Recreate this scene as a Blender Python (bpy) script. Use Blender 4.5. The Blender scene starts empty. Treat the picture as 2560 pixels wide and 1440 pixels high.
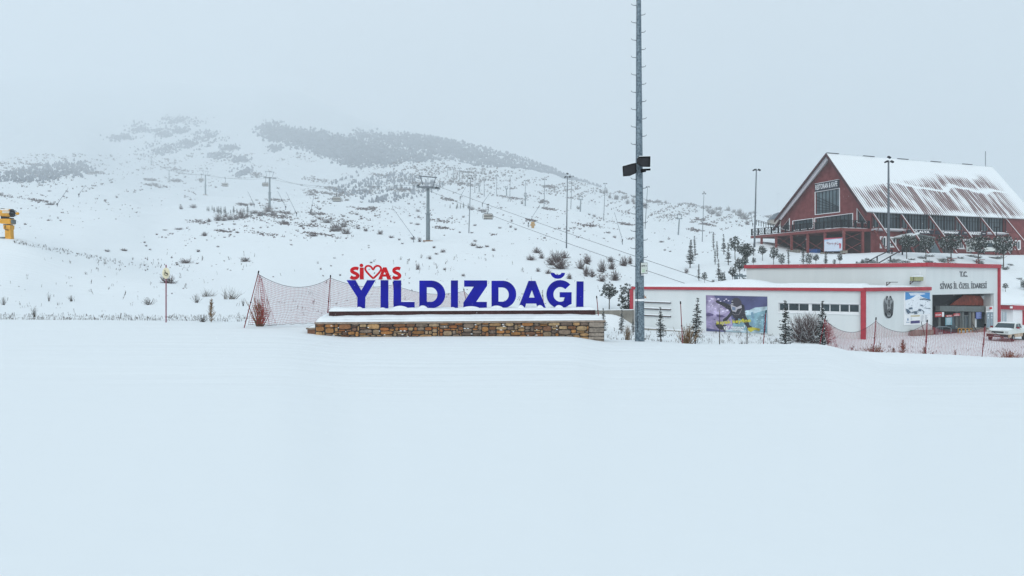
import bpy, math, random
import numpy as np
from mathutils import Vector, Matrix
from mathutils.geometry import tessellate_polygon

# ------------------------------------------------------------------ camera
F = 1707.0          # focal length in pixels of the 2560 wide photograph
HZ = 700.0          # row of the horizon
CZ = 2.6            # camera height above the snow under it
SC = bpy.context.scene
COL = SC.collection
cam_d = bpy.data.cameras.new('camera'); cam = bpy.data.objects.new('camera', cam_d); COL.objects.link(cam)
cam.location = (0, 0, CZ); cam.rotation_euler = (math.radians(90), 0, 0)
cam_d.sensor_width = 36; cam_d.lens = 24.0; cam_d.shift_y = -20/2560
cam_d.clip_start = 0.1; cam_d.clip_end = 9000
SC.camera = cam

# ------------------------------------------------------------------ light
SUN_EL, SUN_ROT = math.radians(30), math.radians(196)
W = bpy.data.worlds.new('World'); SC.world = W; W.use_nodes = True
nt = W.node_tree; nt.nodes.clear()
o_ = nt.nodes.new('ShaderNodeOutputWorld'); bg = nt.nodes.new('ShaderNodeBackground')
sk = nt.nodes.new('ShaderNodeTexSky'); sk.sky_type = 'NISHITA'; sk.sun_disc = False
sk.sun_elevation = SUN_EL; sk.sun_rotation = SUN_ROT; sk.altitude = 1800; sk.dust_density = 3.0
mx = nt.nodes.new('ShaderNodeMix'); mx.data_type = 'RGBA'; mx.inputs[0].default_value = 0.93
mx.inputs[7].default_value = (6.65, 7.2, 7.62, 1)      # the closed cloud cover
nt.links.new(sk.outputs[0], mx.inputs[6])
# the cloud cover is a little thicker towards the east (right)
wt = nt.nodes.new('ShaderNodeTexCoord'); ws = nt.nodes.new('ShaderNodeSeparateXYZ'); wm = nt.nodes.new('ShaderNodeMapRange'); wv = nt.nodes.new('ShaderNodeVectorMath'); wv.operation = 'SCALE'
nt.links.new(wt.outputs['Generated'], ws.inputs[0]); nt.links.new(ws.outputs[0], wm.inputs[0])
for i, v in enumerate((-.65, .55, 1.24, .93)): wm.inputs[i+1].default_value = v
nt.links.new(mx.outputs[2], wv.inputs[0]); nt.links.new(wm.outputs[0], wv.inputs['Scale']); nt.links.new(wv.outputs[0], bg.inputs[0])
bg.inputs[1].default_value = 0.10
nt.links.new(bg.outputs[0], o_.inputs[0])
sd = bpy.data.lights.new('sun', 'SUN'); sd.energy = 1.5; sd.angle = math.radians(40); sd.color = (1.0, .985, .96)
sun = bpy.data.objects.new('sun', sd); COL.objects.link(sun)
dv = Vector((math.sin(SUN_ROT)*math.cos(SUN_EL), math.cos(SUN_ROT)*math.cos(SUN_EL), math.sin(SUN_EL)))
sun.rotation_euler = dv.to_track_quat('Z', 'Y').to_euler(); sun.location = (0, -20, 60)
SC.view_settings.view_transform = 'Standard'; SC.view_settings.look = 'None'
SC.view_settings.exposure = 0.205; SC.view_settings.gamma = 1
SC.cycles.volume_bounces = 3
SC.cycles.max_bounces = 8; SC.cycles.diffuse_bounces = 3; SC.cycles.transparent_max_bounces = 8
HAZE = 0.00055

# ------------------------------------------------------------------ helpers
def P(px, py, D): return Vector(((px-1280)*D/F, D, CZ-(py-HZ)*D/F))
WL = {}
def wl(o): return WL.get(o.name, Vector((0, 0, 0))) if o else Vector((0, 0, 0))
def tag(o, label=None, cat=None, group=None, kind=None):
    if label: o['label'] = label
    if cat: o['category'] = cat
    if group: o['group'] = group
    if kind: o['kind'] = kind
    return o
def thing(name, loc, label, cat, group=None):
    o = bpy.data.objects.new(name, None); COL.objects.link(o); o.location = loc
    o.empty_display_size = .3; WL[o.name] = Vector(loc)
    return tag(o, label, cat, group)

class MB:
    def __init__(s): s.v = []; s.f = []; s.m = []; s.c = []; s.sm = []; s.cur = 0; s.col = None; s.smooth = False
    def mat(s, i): s.cur = i; return s
    def face(s, idx): s.f.append(idx); s.m.append(s.cur); s.c.append(s.col); s.sm.append(s.smooth)
    def add(s, vs, fs):
        b = len(s.v); s.v += [tuple(v) for v in vs]
        for f in fs: s.face([b+i for i in f])
    def box(s, c, size, M=None, taper=1.0):
        hx, hy, hz = [k/2 for k in size]; vs = []
        for z in (-1, 1):
            t = taper if z > 0 else 1
            for x, y in ((-1, -1), (1, -1), (1, 1), (-1, 1)):
                v = Vector((x*hx*t, y*hy*t, z*hz))
                if M is not None: v = M @ v
                vs.append(v+Vector(c))
        s.add(vs, [(3, 2, 1, 0), (4, 5, 6, 7), (0, 1, 5, 4), (1, 2, 6, 5), (2, 3, 7, 6), (3, 0, 4, 7)]); return s
    def beam(s, a, b, w, h=None, up=Vector((0, 0, 1))):
        a = Vector(a); b = Vector(b); h = h or w; d = (b-a); L = d.length
        if L < 1e-6: return s
        d.normalize(); x = d.cross(up)
        if x.length < 1e-3: x = d.cross(Vector((1, 0, 0)))
        x.normalize(); y = x.cross(d)
        M = Matrix((x, y, d)).transposed()
        return s.box((a+b)/2, (w, h, L), M)
    def tube(s, pts, r, n=6, caps=True):
        pts = [Vector(p) for p in pts]; m = len(pts)
        rs = r if isinstance(r, (list, tuple)) else [r]*m
        b = len(s.v); ref = None
        for i, p in enumerate(pts):
            d = (pts[min(i+1, m-1)]-pts[max(i-1, 0)])
            d = d.normalized() if d.length > 1e-9 else Vector((0, 0, 1))
            if ref is None: ref = Vector((0, 0, 1)) if abs(d.z) < .9 else Vector((1, 0, 0))
            x = d.cross(ref)
            if x.length < 1e-4: x = d.orthogonal()
            x.normalize(); y = x.cross(d)
            for k in range(n):
                a = 2*math.pi*k/n
                s.v.append(tuple(p+x*(math.cos(a)*rs[i])+y*(math.sin(a)*rs[i])))
        for i in range(m-1):
            for k in range(n):
                k2 = (k+1) % n
                s.face([b+i*n+k, b+i*n+k2, b+(i+1)*n+k2, b+(i+1)*n+k])
        if caps:
            s.face([b+k for k in range(n)][::-1]); s.face([b+(m-1)*n+k for k in range(n)])
        return s
    def ball(s, c, r, n=10, m=6):
        c = Vector(c); r = r if isinstance(r, (tuple, list)) else (r, r, r); b = len(s.v)
        for i in range(m+1):
            t = math.pi*i/m
            for k in range(n):
                a = 2*math.pi*k/n
                s.v.append((c.x+r[0]*math.sin(t)*math.cos(a), c.y+r[1]*math.sin(t)*math.sin(a), c.z+r[2]*math.cos(t)))
        for i in range(m):
            for k in range(n):
                k2 = (k+1) % n
                s.face([b+i*n+k, b+(i+1)*n+k, b+(i+1)*n+k2, b+i*n+k2])
        return s
    def prism(s, loops, off):
        """loops: list of closed loops of 3D points (first outer, rest holes) in one plane; off: extrusion vector"""
        off = Vector(off); loops = [[Vector(p) for p in l] for l in loops]
        flat = [p for l in loops for p in l]; n = len(flat)
        tris = tessellate_polygon(loops); b = len(s.v)
        s.v += [tuple(p) for p in flat]+[tuple(p+off) for p in flat]
        for t in tris:
            a_, b_, c_ = (flat[i] for i in t); nn = (b_-a_).cross(c_-a_)
            t = list(t) if nn.dot(off) > 0 else list(t)[::-1]
            s.face([b+n+i for i in t]); s.face([b+i for i in t][::-1])
        k = 0
        for l in loops:
            m = len(l)
            for i in range(m):
                j = (i+1) % m
                s.face([b+k+i, b+k+j, b+n+k+j, b+n+k+i])
            k += m
        return s
    def mesh(s, name, mats, shift=Vector((0, 0, 0)), fix=False):
        me = bpy.data.meshes.new(name)
        me.from_pydata([(v[0]-shift[0], v[1]-shift[1], v[2]-shift[2]) for v in s.v], [], s.f)
        for m in mats: me.materials.append(m)
        me.polygons.foreach_set('material_index', s.m)
        me.polygons.foreach_set('use_smooth', s.sm)
        if any(c is not None for c in s.c):
            ca = me.color_attributes.new('col', 'FLOAT_COLOR', 'CORNER'); arr = []
            for p in me.polygons:
                c = s.c[p.index] or (1, 1, 1)
                for _ in range(p.loop_total): arr += [c[0], c[1], c[2], 1]
            ca.data.foreach_set('color', arr)
        if fix:
            import bmesh
            bm = bmesh.new(); bm.from_mesh(me); bmesh.ops.recalc_face_normals(bm, faces=bm.faces); bm.to_mesh(me); bm.free()
        me.update(); return me

def part(name, mb, mats, parent=None, loc=None, fix=True):
    mats = mats if isinstance(mats, (list, tuple)) else [mats]
    base = wl(parent) if parent else (Vector(loc) if loc is not None else Vector((0, 0, 0)))
    o = bpy.data.objects.new(name, mb.mesh(name, mats, base, fix)); COL.objects.link(o)
    if parent: o.parent = parent
    else: o.location = base
    WL[o.name] = base
    return o
def solo(name, mb, mats, loc, label, cat, group=None, kind=None):
    return tag(part(name, mb, mats, None, loc), label, cat, group, kind)
def kids(o): return [c for c in bpy.data.objects if c.parent == o]
def copy_tree(o, parent=None, depth=0):
    c = o.copy(); COL.objects.link(c)
    if parent: c.parent = parent
    for ch in CH.get(o.name, []): copy_tree(ch, c, depth+1)
    return c
CH = {}
def remember(root):
    """note which objects hang under a prototype so copies need no search"""
    for o in bpy.data.objects:
        if o.parent is not None:
            l = CH.setdefault(o.parent.name, [])
            if o not in l: l.append(o)

# ------------------------------------------------------------------ materials
def nmat(name):
    m = bpy.data.materials.new(name); m.use_nodes = True; nt = m.node_tree
    return m, nt, nt.nodes['Principled BSDF']
def mat(name, col, rough=.7, metal=0, var=.12, scale=3.0, bump=0.0, spec=.25, col2=None, detail=4):
    m, nt, b = nmat(name); L = nt.links
    b.inputs['Roughness'].default_value = rough; b.inputs['Metallic'].default_value = metal
    b.inputs['Specular IOR Level'].default_value = spec
    tc = nt.nodes.new('ShaderNodeTexCoord'); ns = nt.nodes.new('ShaderNodeTexNoise')
    ns.inputs['Scale'].default_value = scale; ns.inputs['Detail'].default_value = detail
    L.new(tc.outputs['Object'], ns.inputs['Vector'])
    r = nt.nodes.new('ShaderNodeMapRange'); r.inputs[1].default_value = .3; r.inputs[2].default_value = .7
    L.new(ns.outputs[0], r.inputs[0])
    x = nt.nodes.new('ShaderNodeMix'); x.data_type = 'RGBA'
    c2 = col2 or tuple(min(1, k*(1+var)) for k in col); c1 = col if col2 else tuple(k*(1-var) for k in col)
    x.inputs[6].default_value = (*c1, 1); x.inputs[7].default_value = (*c2, 1)
    L.new(r.outputs[0], x.inputs[0]); L.new(x.outputs[2], b.inputs['Base Color'])
    if bump:
        bp = nt.nodes.new('ShaderNodeBump'); bp.inputs['Strength'].default_value = bump; bp.inputs['Distance'].default_value = .02
        L.new(ns.outputs[0], bp.inputs['Height']); L.new(bp.outputs[0], b.inputs['Normal'])
    return m
SNOWC = (.735, .785, .812)
M = {}
M['snowcap'] = mat('snow cap', SNOWC, .9, var=.03, scale=4, bump=.3, spec=.1)
M['dark'] = mat('dark metal', (.012, .014, .018), .5, spec=.02)
M['black'] = mat('black plastic', (.003, .003, .004), .45, spec=.02)
M['galv'] = mat('galvanised steel', (.10, .13, .155), .5, .35, scale=9, col2=(.26, .31, .345), detail=8)
M['tower'] = mat('painted tower steel', (.16, .20, .22), .55, .2, var=.2, scale=2)
M['polem'] = mat('thin mast steel', (.10, .12, .14), .5, .2, var=.2)
M['rope'] = mat('steel rope', (.06, .065, .07), .5)
M['yellow'] = mat('yellow paint', (.62, .30, .02), .45, var=.15, scale=2)
M['tan'] = mat('tan paint', (.42, .26, .10), .5)
M['red'] = mat('red fascia paint', (.36, .028, .045), .6, var=.14, scale=1.5)
M['redwall'] = mat('red brick wall', (.135, .025, .027), .85, scale=1.2, col2=(.20, .055, .055), detail=8)
M['redsteel'] = mat('red steel', (.17, .042, .04), .55, var=.2)
M['redpole'] = mat('red pole plastic', (.17, .006, .014), .6, spec=.1, var=.2, scale=6)
M['pinkpole'] = mat('weathered red pole', (.24, .09, .12), .6, var=.2, scale=8)
M['net'] = mat('red netting', (.30, .02, .035), .7, var=.1)
M['netdark'] = mat('dark net rope', (.05, .02, .03), .7)
M['blue'] = mat('blue letter paint', (.003, .004, .27), .5, var=.3, scale=1.2, spec=.1)
M['redlet'] = mat('red letter paint', (.48, .004, .010), .5, spec=.1, var=.2, scale=1.5)
M['side'] = mat('letter side tin', (.55, .6, .65), .5)
M['corten'] = mat('brown steel skirt', (.035, .010, .010), .6, var=.35, scale=2, detail=8)
M['cream'] = mat('cream sign face', (.62, .58, .42), .6)
M['coping'] = mat('stone coping', (.26, .21, .17), .85, var=.25, scale=5, bump=.4, detail=8)
M['mortar'] = mat('dark mortar', (.06, .055, .05), .95)
M['wallw'] = mat('pale render', (.56, .61, .62), .85, var=.04, scale=.6, detail=8)
def streak(m, sc):
    nt = m.node_tree; mp = nt.nodes.new('ShaderNodeMapping'); mp.inputs['Scale'].default_value = sc
    tc = [n for n in nt.nodes if n.type == 'TEX_COORD'][0]; ns = [n for n in nt.nodes if n.type == 'TEX_NOISE'][0]
    nt.links.new(tc.outputs['Object'], mp.inputs[0]); nt.links.new(mp.outputs[0], ns.inputs['Vector'])
M['wallw'] = mat('pale render', (.585, .63, .64), .85, scale=.6, detail=8, col2=(.63, .67, .68)); streak(M['wallw'], (1.6, 1.6, .16))
M['white'] = mat('white paint', (.76, .78, .80), .5, var=.03)
M['concrete'] = mat('concrete', (.20, .19, .165), .9, var=.3, scale=1.3, detail=9)
M['glass'] = mat('window glass', (.035, .055, .065), .18, var=.4, scale=.5)
M['glassl'] = mat('pale glass', (.10, .14, .16), .2, var=.35, scale=.4)
M['board'] = mat('dark board', (.018, .02, .034), .5)
M['navy'] = mat('navy', (.02, .03, .09), .5)
M['soffit'] = mat('lilac white soffit', (.50, .48, .52), .7, var=.05)
M['darkroof'] = mat('dark red verge', (.05, .014, .018), .6, var=.3)
M['green'] = mat('pale green sheet', (.42, .46, .36), .7, var=.1, scale=.8)
M['olive'] = mat('olive box', (.30, .31, .16), .7)
M['bark'] = mat('bark', (.05, .04, .035), .9, var=.4, scale=12)
M['needle'] = mat('dark needles', (.016, .026, .022), .8, var=.4, scale=3)
M['needle2'] = mat('pine needles', (.022, .034, .024), .8, var=.4, scale=3)
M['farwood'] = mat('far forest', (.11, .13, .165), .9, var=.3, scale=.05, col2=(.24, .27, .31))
M['twig'] = mat('bare twigs', (.075, .045, .042), .9, var=.4, scale=6)
M['twig2'] = mat('yellow brown twigs', (.17, .105, .05), .9, var=.45, scale=6)
M['weed'] = mat('dead weed stalks', (.055, .042, .030), .9, var=.5, scale=5)
M['straw'] = mat('dry grass', (.12, .10, .08), .9, var=.4, scale=5)
M['rust'] = mat('mud and rust', (.20, .085, .035), .8)
M['tyre'] = mat('tyre rubber', (.015, .015, .016), .8)
M['chrome'] = mat('dull chrome', (.25, .26, .27), .35, .8)
M['bluep'] = mat('blue tarpaulin', (.03, .10, .30), .6)
M['paperb'] = mat('poster pale blue', (.42, .55, .74), .6, var=.1)
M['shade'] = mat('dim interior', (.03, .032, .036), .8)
M['vein'] = mat('grey beam', (.13, .15, .15), .8)
M['orange'] = mat('red brown tiles', (.19, .035, .018), .8, var=.4, scale=2)

def flat(name, col, rough=.6): 
    if name not in M: M[name] = mat(name, col, rough, var=.06)
    return M[name]

# ------------------------------------------------------------------ terrain
def pchip(x, y, xi):
    x = np.asarray(x, float); y = np.asarray(y, float); h = np.diff(x); d = np.diff(y)/h
    m = np.zeros_like(y); m[0] = d[0]; m[-1] = d[-1]
    for i in range(1, len(x)-1):
        if d[i-1]*d[i] > 0:
            w1 = 2*h[i]+h[i-1]; w2 = h[i]+2*h[i-1]; m[i] = (w1+w2)/(w1/d[i-1]+w2/d[i])
    xi = np.clip(xi, x[0], x[-1]); k = np.clip(np.searchsorted(x, xi)-1, 0, len(x)-2)
    t = (xi-x[k])/h[k]; t2 = t*t; t3 = t2*t
    return (2*t3-3*t2+1)*y[k]+(t3-2*t2+t)*h[k]*m[k]+(-2*t3+3*t2)*y[k+1]+(t3-t2)*h[k]*m[k+1]
# near nodes: height relative to the camera; far nodes: (distance, row in the 2560x1440 photograph)
NL = [(1, -2.6), (6, -2.58), (15, -2.5), (25, -2.36), (31, -2.3)]
NM = [(1, -2.6), (6, -2.6), (15, -2.62), (25, -2.6), (31, -2.62)]
NR = [(1, -2.6), (6, -2.62), (15, -2.7), (25, -2.82), (31, -2.93)]
NRR = [(1, -2.6), (6, -2.66), (15, -2.95), (25, -3.4), (31, -3.82)]
COLS = [
 (-1400, NL, [(37, 795), (42, 775), (65, 640), (90, 540), (150, 500), (300, 430), (480, 400), (780, 350), (1150, 270), (1700, 200), (2300, 170)]),
 (-150, NL, [(38, 800), (42, 787), (65, 700), (80, 630), (90, 590), (96, 585), (115, 592), (150, 560), (200, 530), (300, 480), (420, 440), (500, 438), (650, 405), (900, 345), (1200, 280), (1700, 210), (2300, 180)]),
 (20, NL, [(38, 801), (42, 790), (50, 765), (65, 710), (80, 642), (89, 598), (94, 592), (105, 596), (150, 570), (200, 540), (300, 490), (420, 448), (500, 442), (650, 410), (900, 345), (1200, 285), (1700, 220), (2300, 190)]),
 (200, NL, [(37, 803), (42, 793), (50, 772), (65, 735), (80, 680), (95, 640), (103, 630), (115, 628), (150, 585), (200, 550), (300, 500), (420, 455), (500, 440), (650, 420), (900, 350), (1200, 290), (1700, 225), (2300, 190)]),
 (300, NL, [(37, 804), (42, 794), (50, 772), (65, 738), (80, 695), (95, 668), (108, 650), (125, 640), (150, 605), (200, 560), (300, 510), (420, 470), (500, 462), (650, 440), (850, 405), (1000, 350), (1200, 305), (1700, 235), (2300, 200)]),
 (415, NL, [(36, 806), (42, 795), (50, 770), (65, 738), (80, 706), (95, 690), (110, 675), (125, 655), (150, 625), (200, 580), (300, 528), (480, 480), (600, 460), (700, 440), (850, 408), (950, 365), (1050, 325), (1200, 295), (1600, 240), (2300, 205)]),
 (520, NL, [(36, 808), (42, 795), (50, 768), (65, 740), (80, 712), (95, 693), (110, 676), (125, 655), (150, 625), (200, 582), (300, 530), (400, 500), (480, 486), (600, 460), (700, 440), (850, 400), (950, 360), (1050, 325), (1200, 298), (1600, 250), (2300, 215)]),
 (674, NL, [(36, 810), (42, 800), (50, 775), (65, 740), (80, 715), (95, 690), (110, 670), (125, 650), (150, 622), (200, 575), (300, 524), (400, 500), (480, 482), (600, 450), (700, 420), (800, 390), (900, 352), (1000, 322), (1200, 285), (1600, 240), (2300, 215)]),
 (900, NM, [(36, 815), (45, 800), (55, 780), (70, 750), (90, 715), (110, 685), (130, 650), (150, 628), (170, 606), (200, 580), (300, 530), (400, 496), (480, 475), (600, 445), (660, 425), (720, 400), (800, 375), (900, 350), (1000, 332), (1200, 320), (1600, 310), (2300, 300)]),
 (1070, NM, [(36, 822), (45, 808), (55, 785), (70, 750), (90, 710), (110, 680), (130, 648), (150, 622), (170, 603), (200, 585), (300, 538), (400, 505), (480, 468), (560, 432), (620, 411), (660, 407), (720, 405), (800, 385), (900, 360), (1000, 344), (1200, 345), (1600, 350), (2300, 350)]),
 (1280, NM, [(36, 832), (45, 818), (55, 795), (70, 755), (90, 712), (110, 688), (130, 650), (150, 620), (175, 598), (200, 583), (300, 535), (400, 502), (500, 462), (580, 432), (640, 424), (680, 426), (750, 424), (850, 398), (950, 388), (1200, 400), (2300, 420)]),
 (1420, NM, [(36, 842), (45, 850), (55, 842), (70, 826), (77.6, 815), (79.6, 779), (84, 764), (90, 738), (110, 690), (130, 652), (156, 620), (180, 602), (240, 570), (341, 522), (410, 498), (500, 468), (560, 455), (620, 450), (690, 458), (800, 452), (900, 440), (1000, 444), (1200, 470), (2300, 520)]),
 (1530, NR, [(36, 850), (45, 862), (55, 852), (70, 832), (77.6, 820), (79.6, 778), (84, 768), (95, 735), (110, 706), (130, 675), (150, 648), (175, 622), (200, 605), (250, 575), (313, 550), (400, 520), (480, 490), (540, 480), (600, 482), (700, 490), (850, 482), (950, 480), (1100, 500), (2300, 560)]),
 (1610, NR, [(36, 852), (40, 862), (46, 882), (55, 871), (65, 848), (75, 829), (84, 816), (88, 765), (95, 738), (110, 706), (130, 680), (150, 655), (170, 635), (200, 610), (233, 592), (268, 572), (313, 553), (400, 530), (480, 510), (540, 500), (600, 502), (700, 512), (850, 505), (950, 508), (1100, 525), (2300, 600)]),
 (1760, NR, [(34, 861), (36, 866), (40, 882), (46, 898), (54, 880), (65, 850), (75, 830), (86, 813), (90, 740), (95, 722), (105, 702), (115, 682), (130, 662), (150, 643), (180, 626), (233, 604), (268, 588), (313, 570), (400, 545), (480, 529), (560, 519), (620, 523), (900, 545), (2300, 620)]),
 (1900, NR, [(34, 866), (36, 872), (40, 888), (46, 906), (54, 880), (65, 850), (75, 830), (86, 813), (90, 735), (95, 712), (105, 690), (115, 672), (126, 640), (139, 609), (150, 600), (180, 592), (233, 583), (313, 568), (400, 552), (480, 545), (560, 543), (620, 546), (900, 570), (2300, 640)]),
 (2040, NR, [(34, 872), (36, 878), (40, 894), (46, 910), (54, 880), (65, 850), (75, 830), (84, 816), (92, 730), (98, 700), (108, 668), (116, 645), (124, 633), (131, 630), (145, 630), (200, 618), (300, 600), (500, 580), (900, 590), (2300, 640)]),
 (2230, NRR, [(34, 883), (36, 888), (40, 905), (46, 911), (54, 880), (65, 850), (75, 832), (88, 811), (94, 720), (100, 695), (108, 665), (114, 642), (119, 630.5), (135, 638), (150, 644), (200, 640), (300, 620), (900, 620), (2300, 650)]),
 (2400, NRR, [(34, 889), (36, 896), (40, 911), (46, 911), (54, 880), (65, 850), (75, 833), (90, 809), (96, 728), (102, 700), (110, 665), (116, 645), (122, 633), (135, 638), (150, 644), (200, 640), (900, 620), (2300, 650)]),
 (2560, NRR, [(34, 895), (36, 901), (40, 914), (46, 911), (54, 880), (65, 850), (75, 833), (92, 806), (96, 755), (103, 717), (111, 682), (119, 650), (124, 638), (135, 638), (150, 644), (200, 640), (900, 620), (2300, 650)]),
 (4200, NRR, [(34, 905), (36, 905), (40, 911), (46, 911), (54, 880), (75, 833), (92, 806), (100, 745), (119, 670), (135, 640), (150, 644), (200, 640), (900, 620), (2300, 650)]),
]
LD = np.linspace(math.log(1.0), math.log(4700), 510)
DG = np.exp(LD)
cx = np.array([c[0] for c in COLS], float); CZT = []
def far(D): return D if D < 170 else 170+(D-170)*2.2
for px, near, fr in COLS:
    dd = [math.log(a) for a, b in near]+[math.log(far(a)) for a, b in fr]
    zz = [b for a, b in near]+[-(b-HZ)*far(a)/F for a, b in fr]
    CZT.append(pchip(dd, zz, LD))
CZT = np.array(CZT)
PXG = np.concatenate([np.linspace(-6000, -700, 36)[:-1], np.arange(-700, 3301, 10.), np.linspace(3300, 8600, 36)[1:]])
ZG = np.zeros((len(PXG), len(DG)))
for j in range(len(DG)): ZG[:, j] = pchip(cx, CZT[:, j], PXG)
# soften the seams between columns
core = slice(36, len(PXG)-36)
for _ in range(3):
    Z2 = ZG.copy(); Z2[1:-1] = (ZG[:-2]+2*ZG[1:-1]+ZG[2:])/4; ZG = Z2
rng = np.random.RandomState(5)
def vnoise(n):
    g = rng.rand(n, n)
    def fn(x, y):
        xi = np.floor(x).astype(int); yi = np.floor(y).astype(int); fx = x-xi; fy = y-yi
        fx = fx*fx*(3-2*fx); fy = fy*fy*(3-2*fy)
        a = g[xi % n, yi % n]; b = g[(xi+1) % n, yi % n]; c = g[xi % n, (yi+1) % n]; d = g[(xi+1) % n, (yi+1) % n]
        return (a*(1-fx)+b*fx)*(1-fy)+(c*(1-fx)+d*fx)*fy
    return fn
N1 = vnoise(64)
def fbm(x, y, o=4):
    s = 0; a = 1; t = 0
    for k in range(o): s = s+a*N1(x*2**k+17.3*k, y*2**k+9.1*k); t += a; a *= .5
    return s/t
XX = ((PXG-1280)/F)[:, None]*DG[None, :]; YY = np.broadcast_to(DG[None, :], XX.shape)
am = np.interp(DG, [0, 36, 45, 90, 150, 350, 800, 3300], [.0, .03, .10, .22, .5, 1.6, 4.5, 12])[None, :]
ZG = ZG+(fbm(XX/14+40, YY/14+3)-.5)*am*1.2
ZG = ZG+(fbm(XX/55+4, YY/55+33)-.5)*am*2.2*(DG[None, :] > 95)
ZG = ZG+(fbm(XX/2.2+7, YY/7+3, 3)-.5)*np.interp(DG, [0, 3, 20, 32, 60], [.0, .012, .05, .07, .1])[None, :]
# the yard round the buildings and the terrace under the hall are level
def zf(px, D):
    fi = np.interp(px, PXG, np.arange(len(PXG))); fj = np.interp(math.log(max(D, 1.0)), LD, np.arange(len(LD)))
    i = int(min(fi, len(PXG)-2)); j = int(min(fj, len(LD)-2)); a = fi-i; b = fj-j
    return float((ZG[i, j]*(1-a)+ZG[i+1, j]*a)*(1-b)+(ZG[i, j+1]*(1-a)+ZG[i+1, j+1]*a)*b)+CZ
def ground(x, y): return zf(1280+x/max(y, 1.)*F, y)
def drop(px, py, dmin=38, dmax=4700):
    """the visible ground point seen in direction (px, py)"""
    i = int(np.interp(px, PXG, np.arange(len(PXG)))); zc = ZG[i]
    rows = HZ-zc*F/DG; best = 1e9
    for j in range(len(DG)):
        if rows[j] < best:
            if DG[j] >= dmin and rows[j] <= py:
                D = DG[j]
                if j > 0 and rows[j-1] > py: D = DG[j-1]+(DG[j]-DG[j-1])*(rows[j-1]-py)/(rows[j-1]-rows[j]+1e-9)
                D = max(D, dmin); return Vector(((px-1280)*D/F, D, zf(px, D)))
            best = rows[j]
    D = dmax; return Vector(((px-1280)*D/F, D, zf(px, D)))

# snow ground mesh
ni, nj = len(PXG), len(DG)
Xc = np.clip(XX, -4000, 4000)
verts = np.stack([Xc, YY, ZG+CZ], -1).reshape(-1, 3)
faces = []
for i in range(ni-1):
    for j in range(nj-1):
        if abs(Xc[i, j]-Xc[i+1, j]) < 1e-6 and abs(Xc[i, j+1]-Xc[i+1, j+1]) < 1e-6: continue
        a = i*nj+j; faces.append((a, a+nj, a+nj+1, a+1))
nb = len(verts)
xs0 = [Xc[i, 0] for i in range(ni)]
# ground behind and beside the camera, joined to the first row
extra = [(-4000, -450, 0), (4000, -450, 0), (-4000, 1, 0), (4000, 1, 0)]
verts = np.vstack([verts, np.array(extra, float)])
faces.append(tuple([nb, nb+1, nb+3]+[i*nj for i in range(ni-1, -1, -1)]+[nb+2]))
gm = bpy.data.meshes.new('snow_ground'); gm.from_pydata(verts.tolist(), [], faces); gm.update()
gm.polygons.foreach_set('use_smooth', [True]*len(gm.polygons))
g = bpy.data.objects.new('ground', gm); COL.objects.link(g); tag(g, kind='structure')
m, nt, b = nmat('snow field'); L = nt.links
geo = nt.nodes.new('ShaderNodeNewGeometry'); sep = nt.nodes.new('ShaderNodeSeparateXYZ'); L.new(geo.outputs['Position'], sep.inputs[0])
b.inputs['Roughness'].default_value = .85; b.inputs['Specular IOR Level'].default_value = .15
def N(t, **k):
    n = nt.nodes.new(t)
    for a, v in k.items(): setattr(n, a, v)
    return n
def noise(scale, detail, vec=None, rough=.55):
    n = N('ShaderNodeTexNoise'); n.inputs['Scale'].default_value = scale; n.inputs['Detail'].default_value = detail
    n.inputs['Roughness'].default_value = rough
    L.new(vec or geo.outputs['Position'], n.inputs['Vector']); return n.outputs[0]
def mr(s, a, b_, c=0, d=1):
    n = N('ShaderNodeMapRange'); n.interpolation_type = 'SMOOTHSTEP'
    for i, v in enumerate((a, b_, c, d)): n.inputs[i+1].default_value = v
    L.new(s, n.inputs[0]); return n.outputs[0]
def mul(a, b_, op='MULTIPLY'):
    n = N('ShaderNodeMath', operation=op)
    for i, s in enumerate((a, b_)):
        if isinstance(s, (int, float)): n.inputs[i].default_value = s
        else: L.new(s, n.inputs[i])
    return n.outputs[0]
# thin grass and earth showing through the snow on the hillside: fine specks gathered in drifts
mp = N('ShaderNodeMapping'); mp.inputs['Scale'].default_value = (1, .28, 1); L.new(geo.outputs['Position'], mp.inputs[0])
fine = mr(noise(1.3, 6, mp.outputs[0], .7), .60, .72)
drift = mr(noise(.035, 4), .44, .66)
fary = mr(sep.outputs[1], 60, 140)
speck = mul(mul(fine, drift), fary)
lines = mr(noise(.09, 7, mp.outputs[0], .6), .63, .68)
speck2 = mul(mul(lines, fine), fary)
sp = mul(mul(speck, .7), mul(speck2, .9), 'MAXIMUM')
mixc = N('ShaderNodeMix', data_type='RGBA'); mixc.inputs[6].default_value = (*SNOWC, 1); mixc.inputs[7].default_value = (.16, .14, .125, 1)
L.new(sp, mixc.inputs[0]); L.new(mixc.outputs[2], b.inputs['Base Color'])
bp = N('ShaderNodeBump'); bp.inputs['Strength'].default_value = .55; bp.inputs['Distance'].default_value = .22
mp2 = N('ShaderNodeMapping'); mp2.inputs['Scale'].default_value = (.12, 1.1, 1); mp2.inputs['Rotation'].default_value = (0, 0, -.12)
L.new(geo.outputs['Position'], mp2.inputs[0])
hh = mul(mul(noise(.9, 5, mp2.outputs[0]), mr(sep.outputs[1], 8, 26)), mul(noise(1.6, 4, None, .5), .10), 'ADD')
L.new(hh, bp.inputs['Height']); L.new(bp.outputs[0], b.inputs['Normal'])
gm.materials.append(m)
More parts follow.
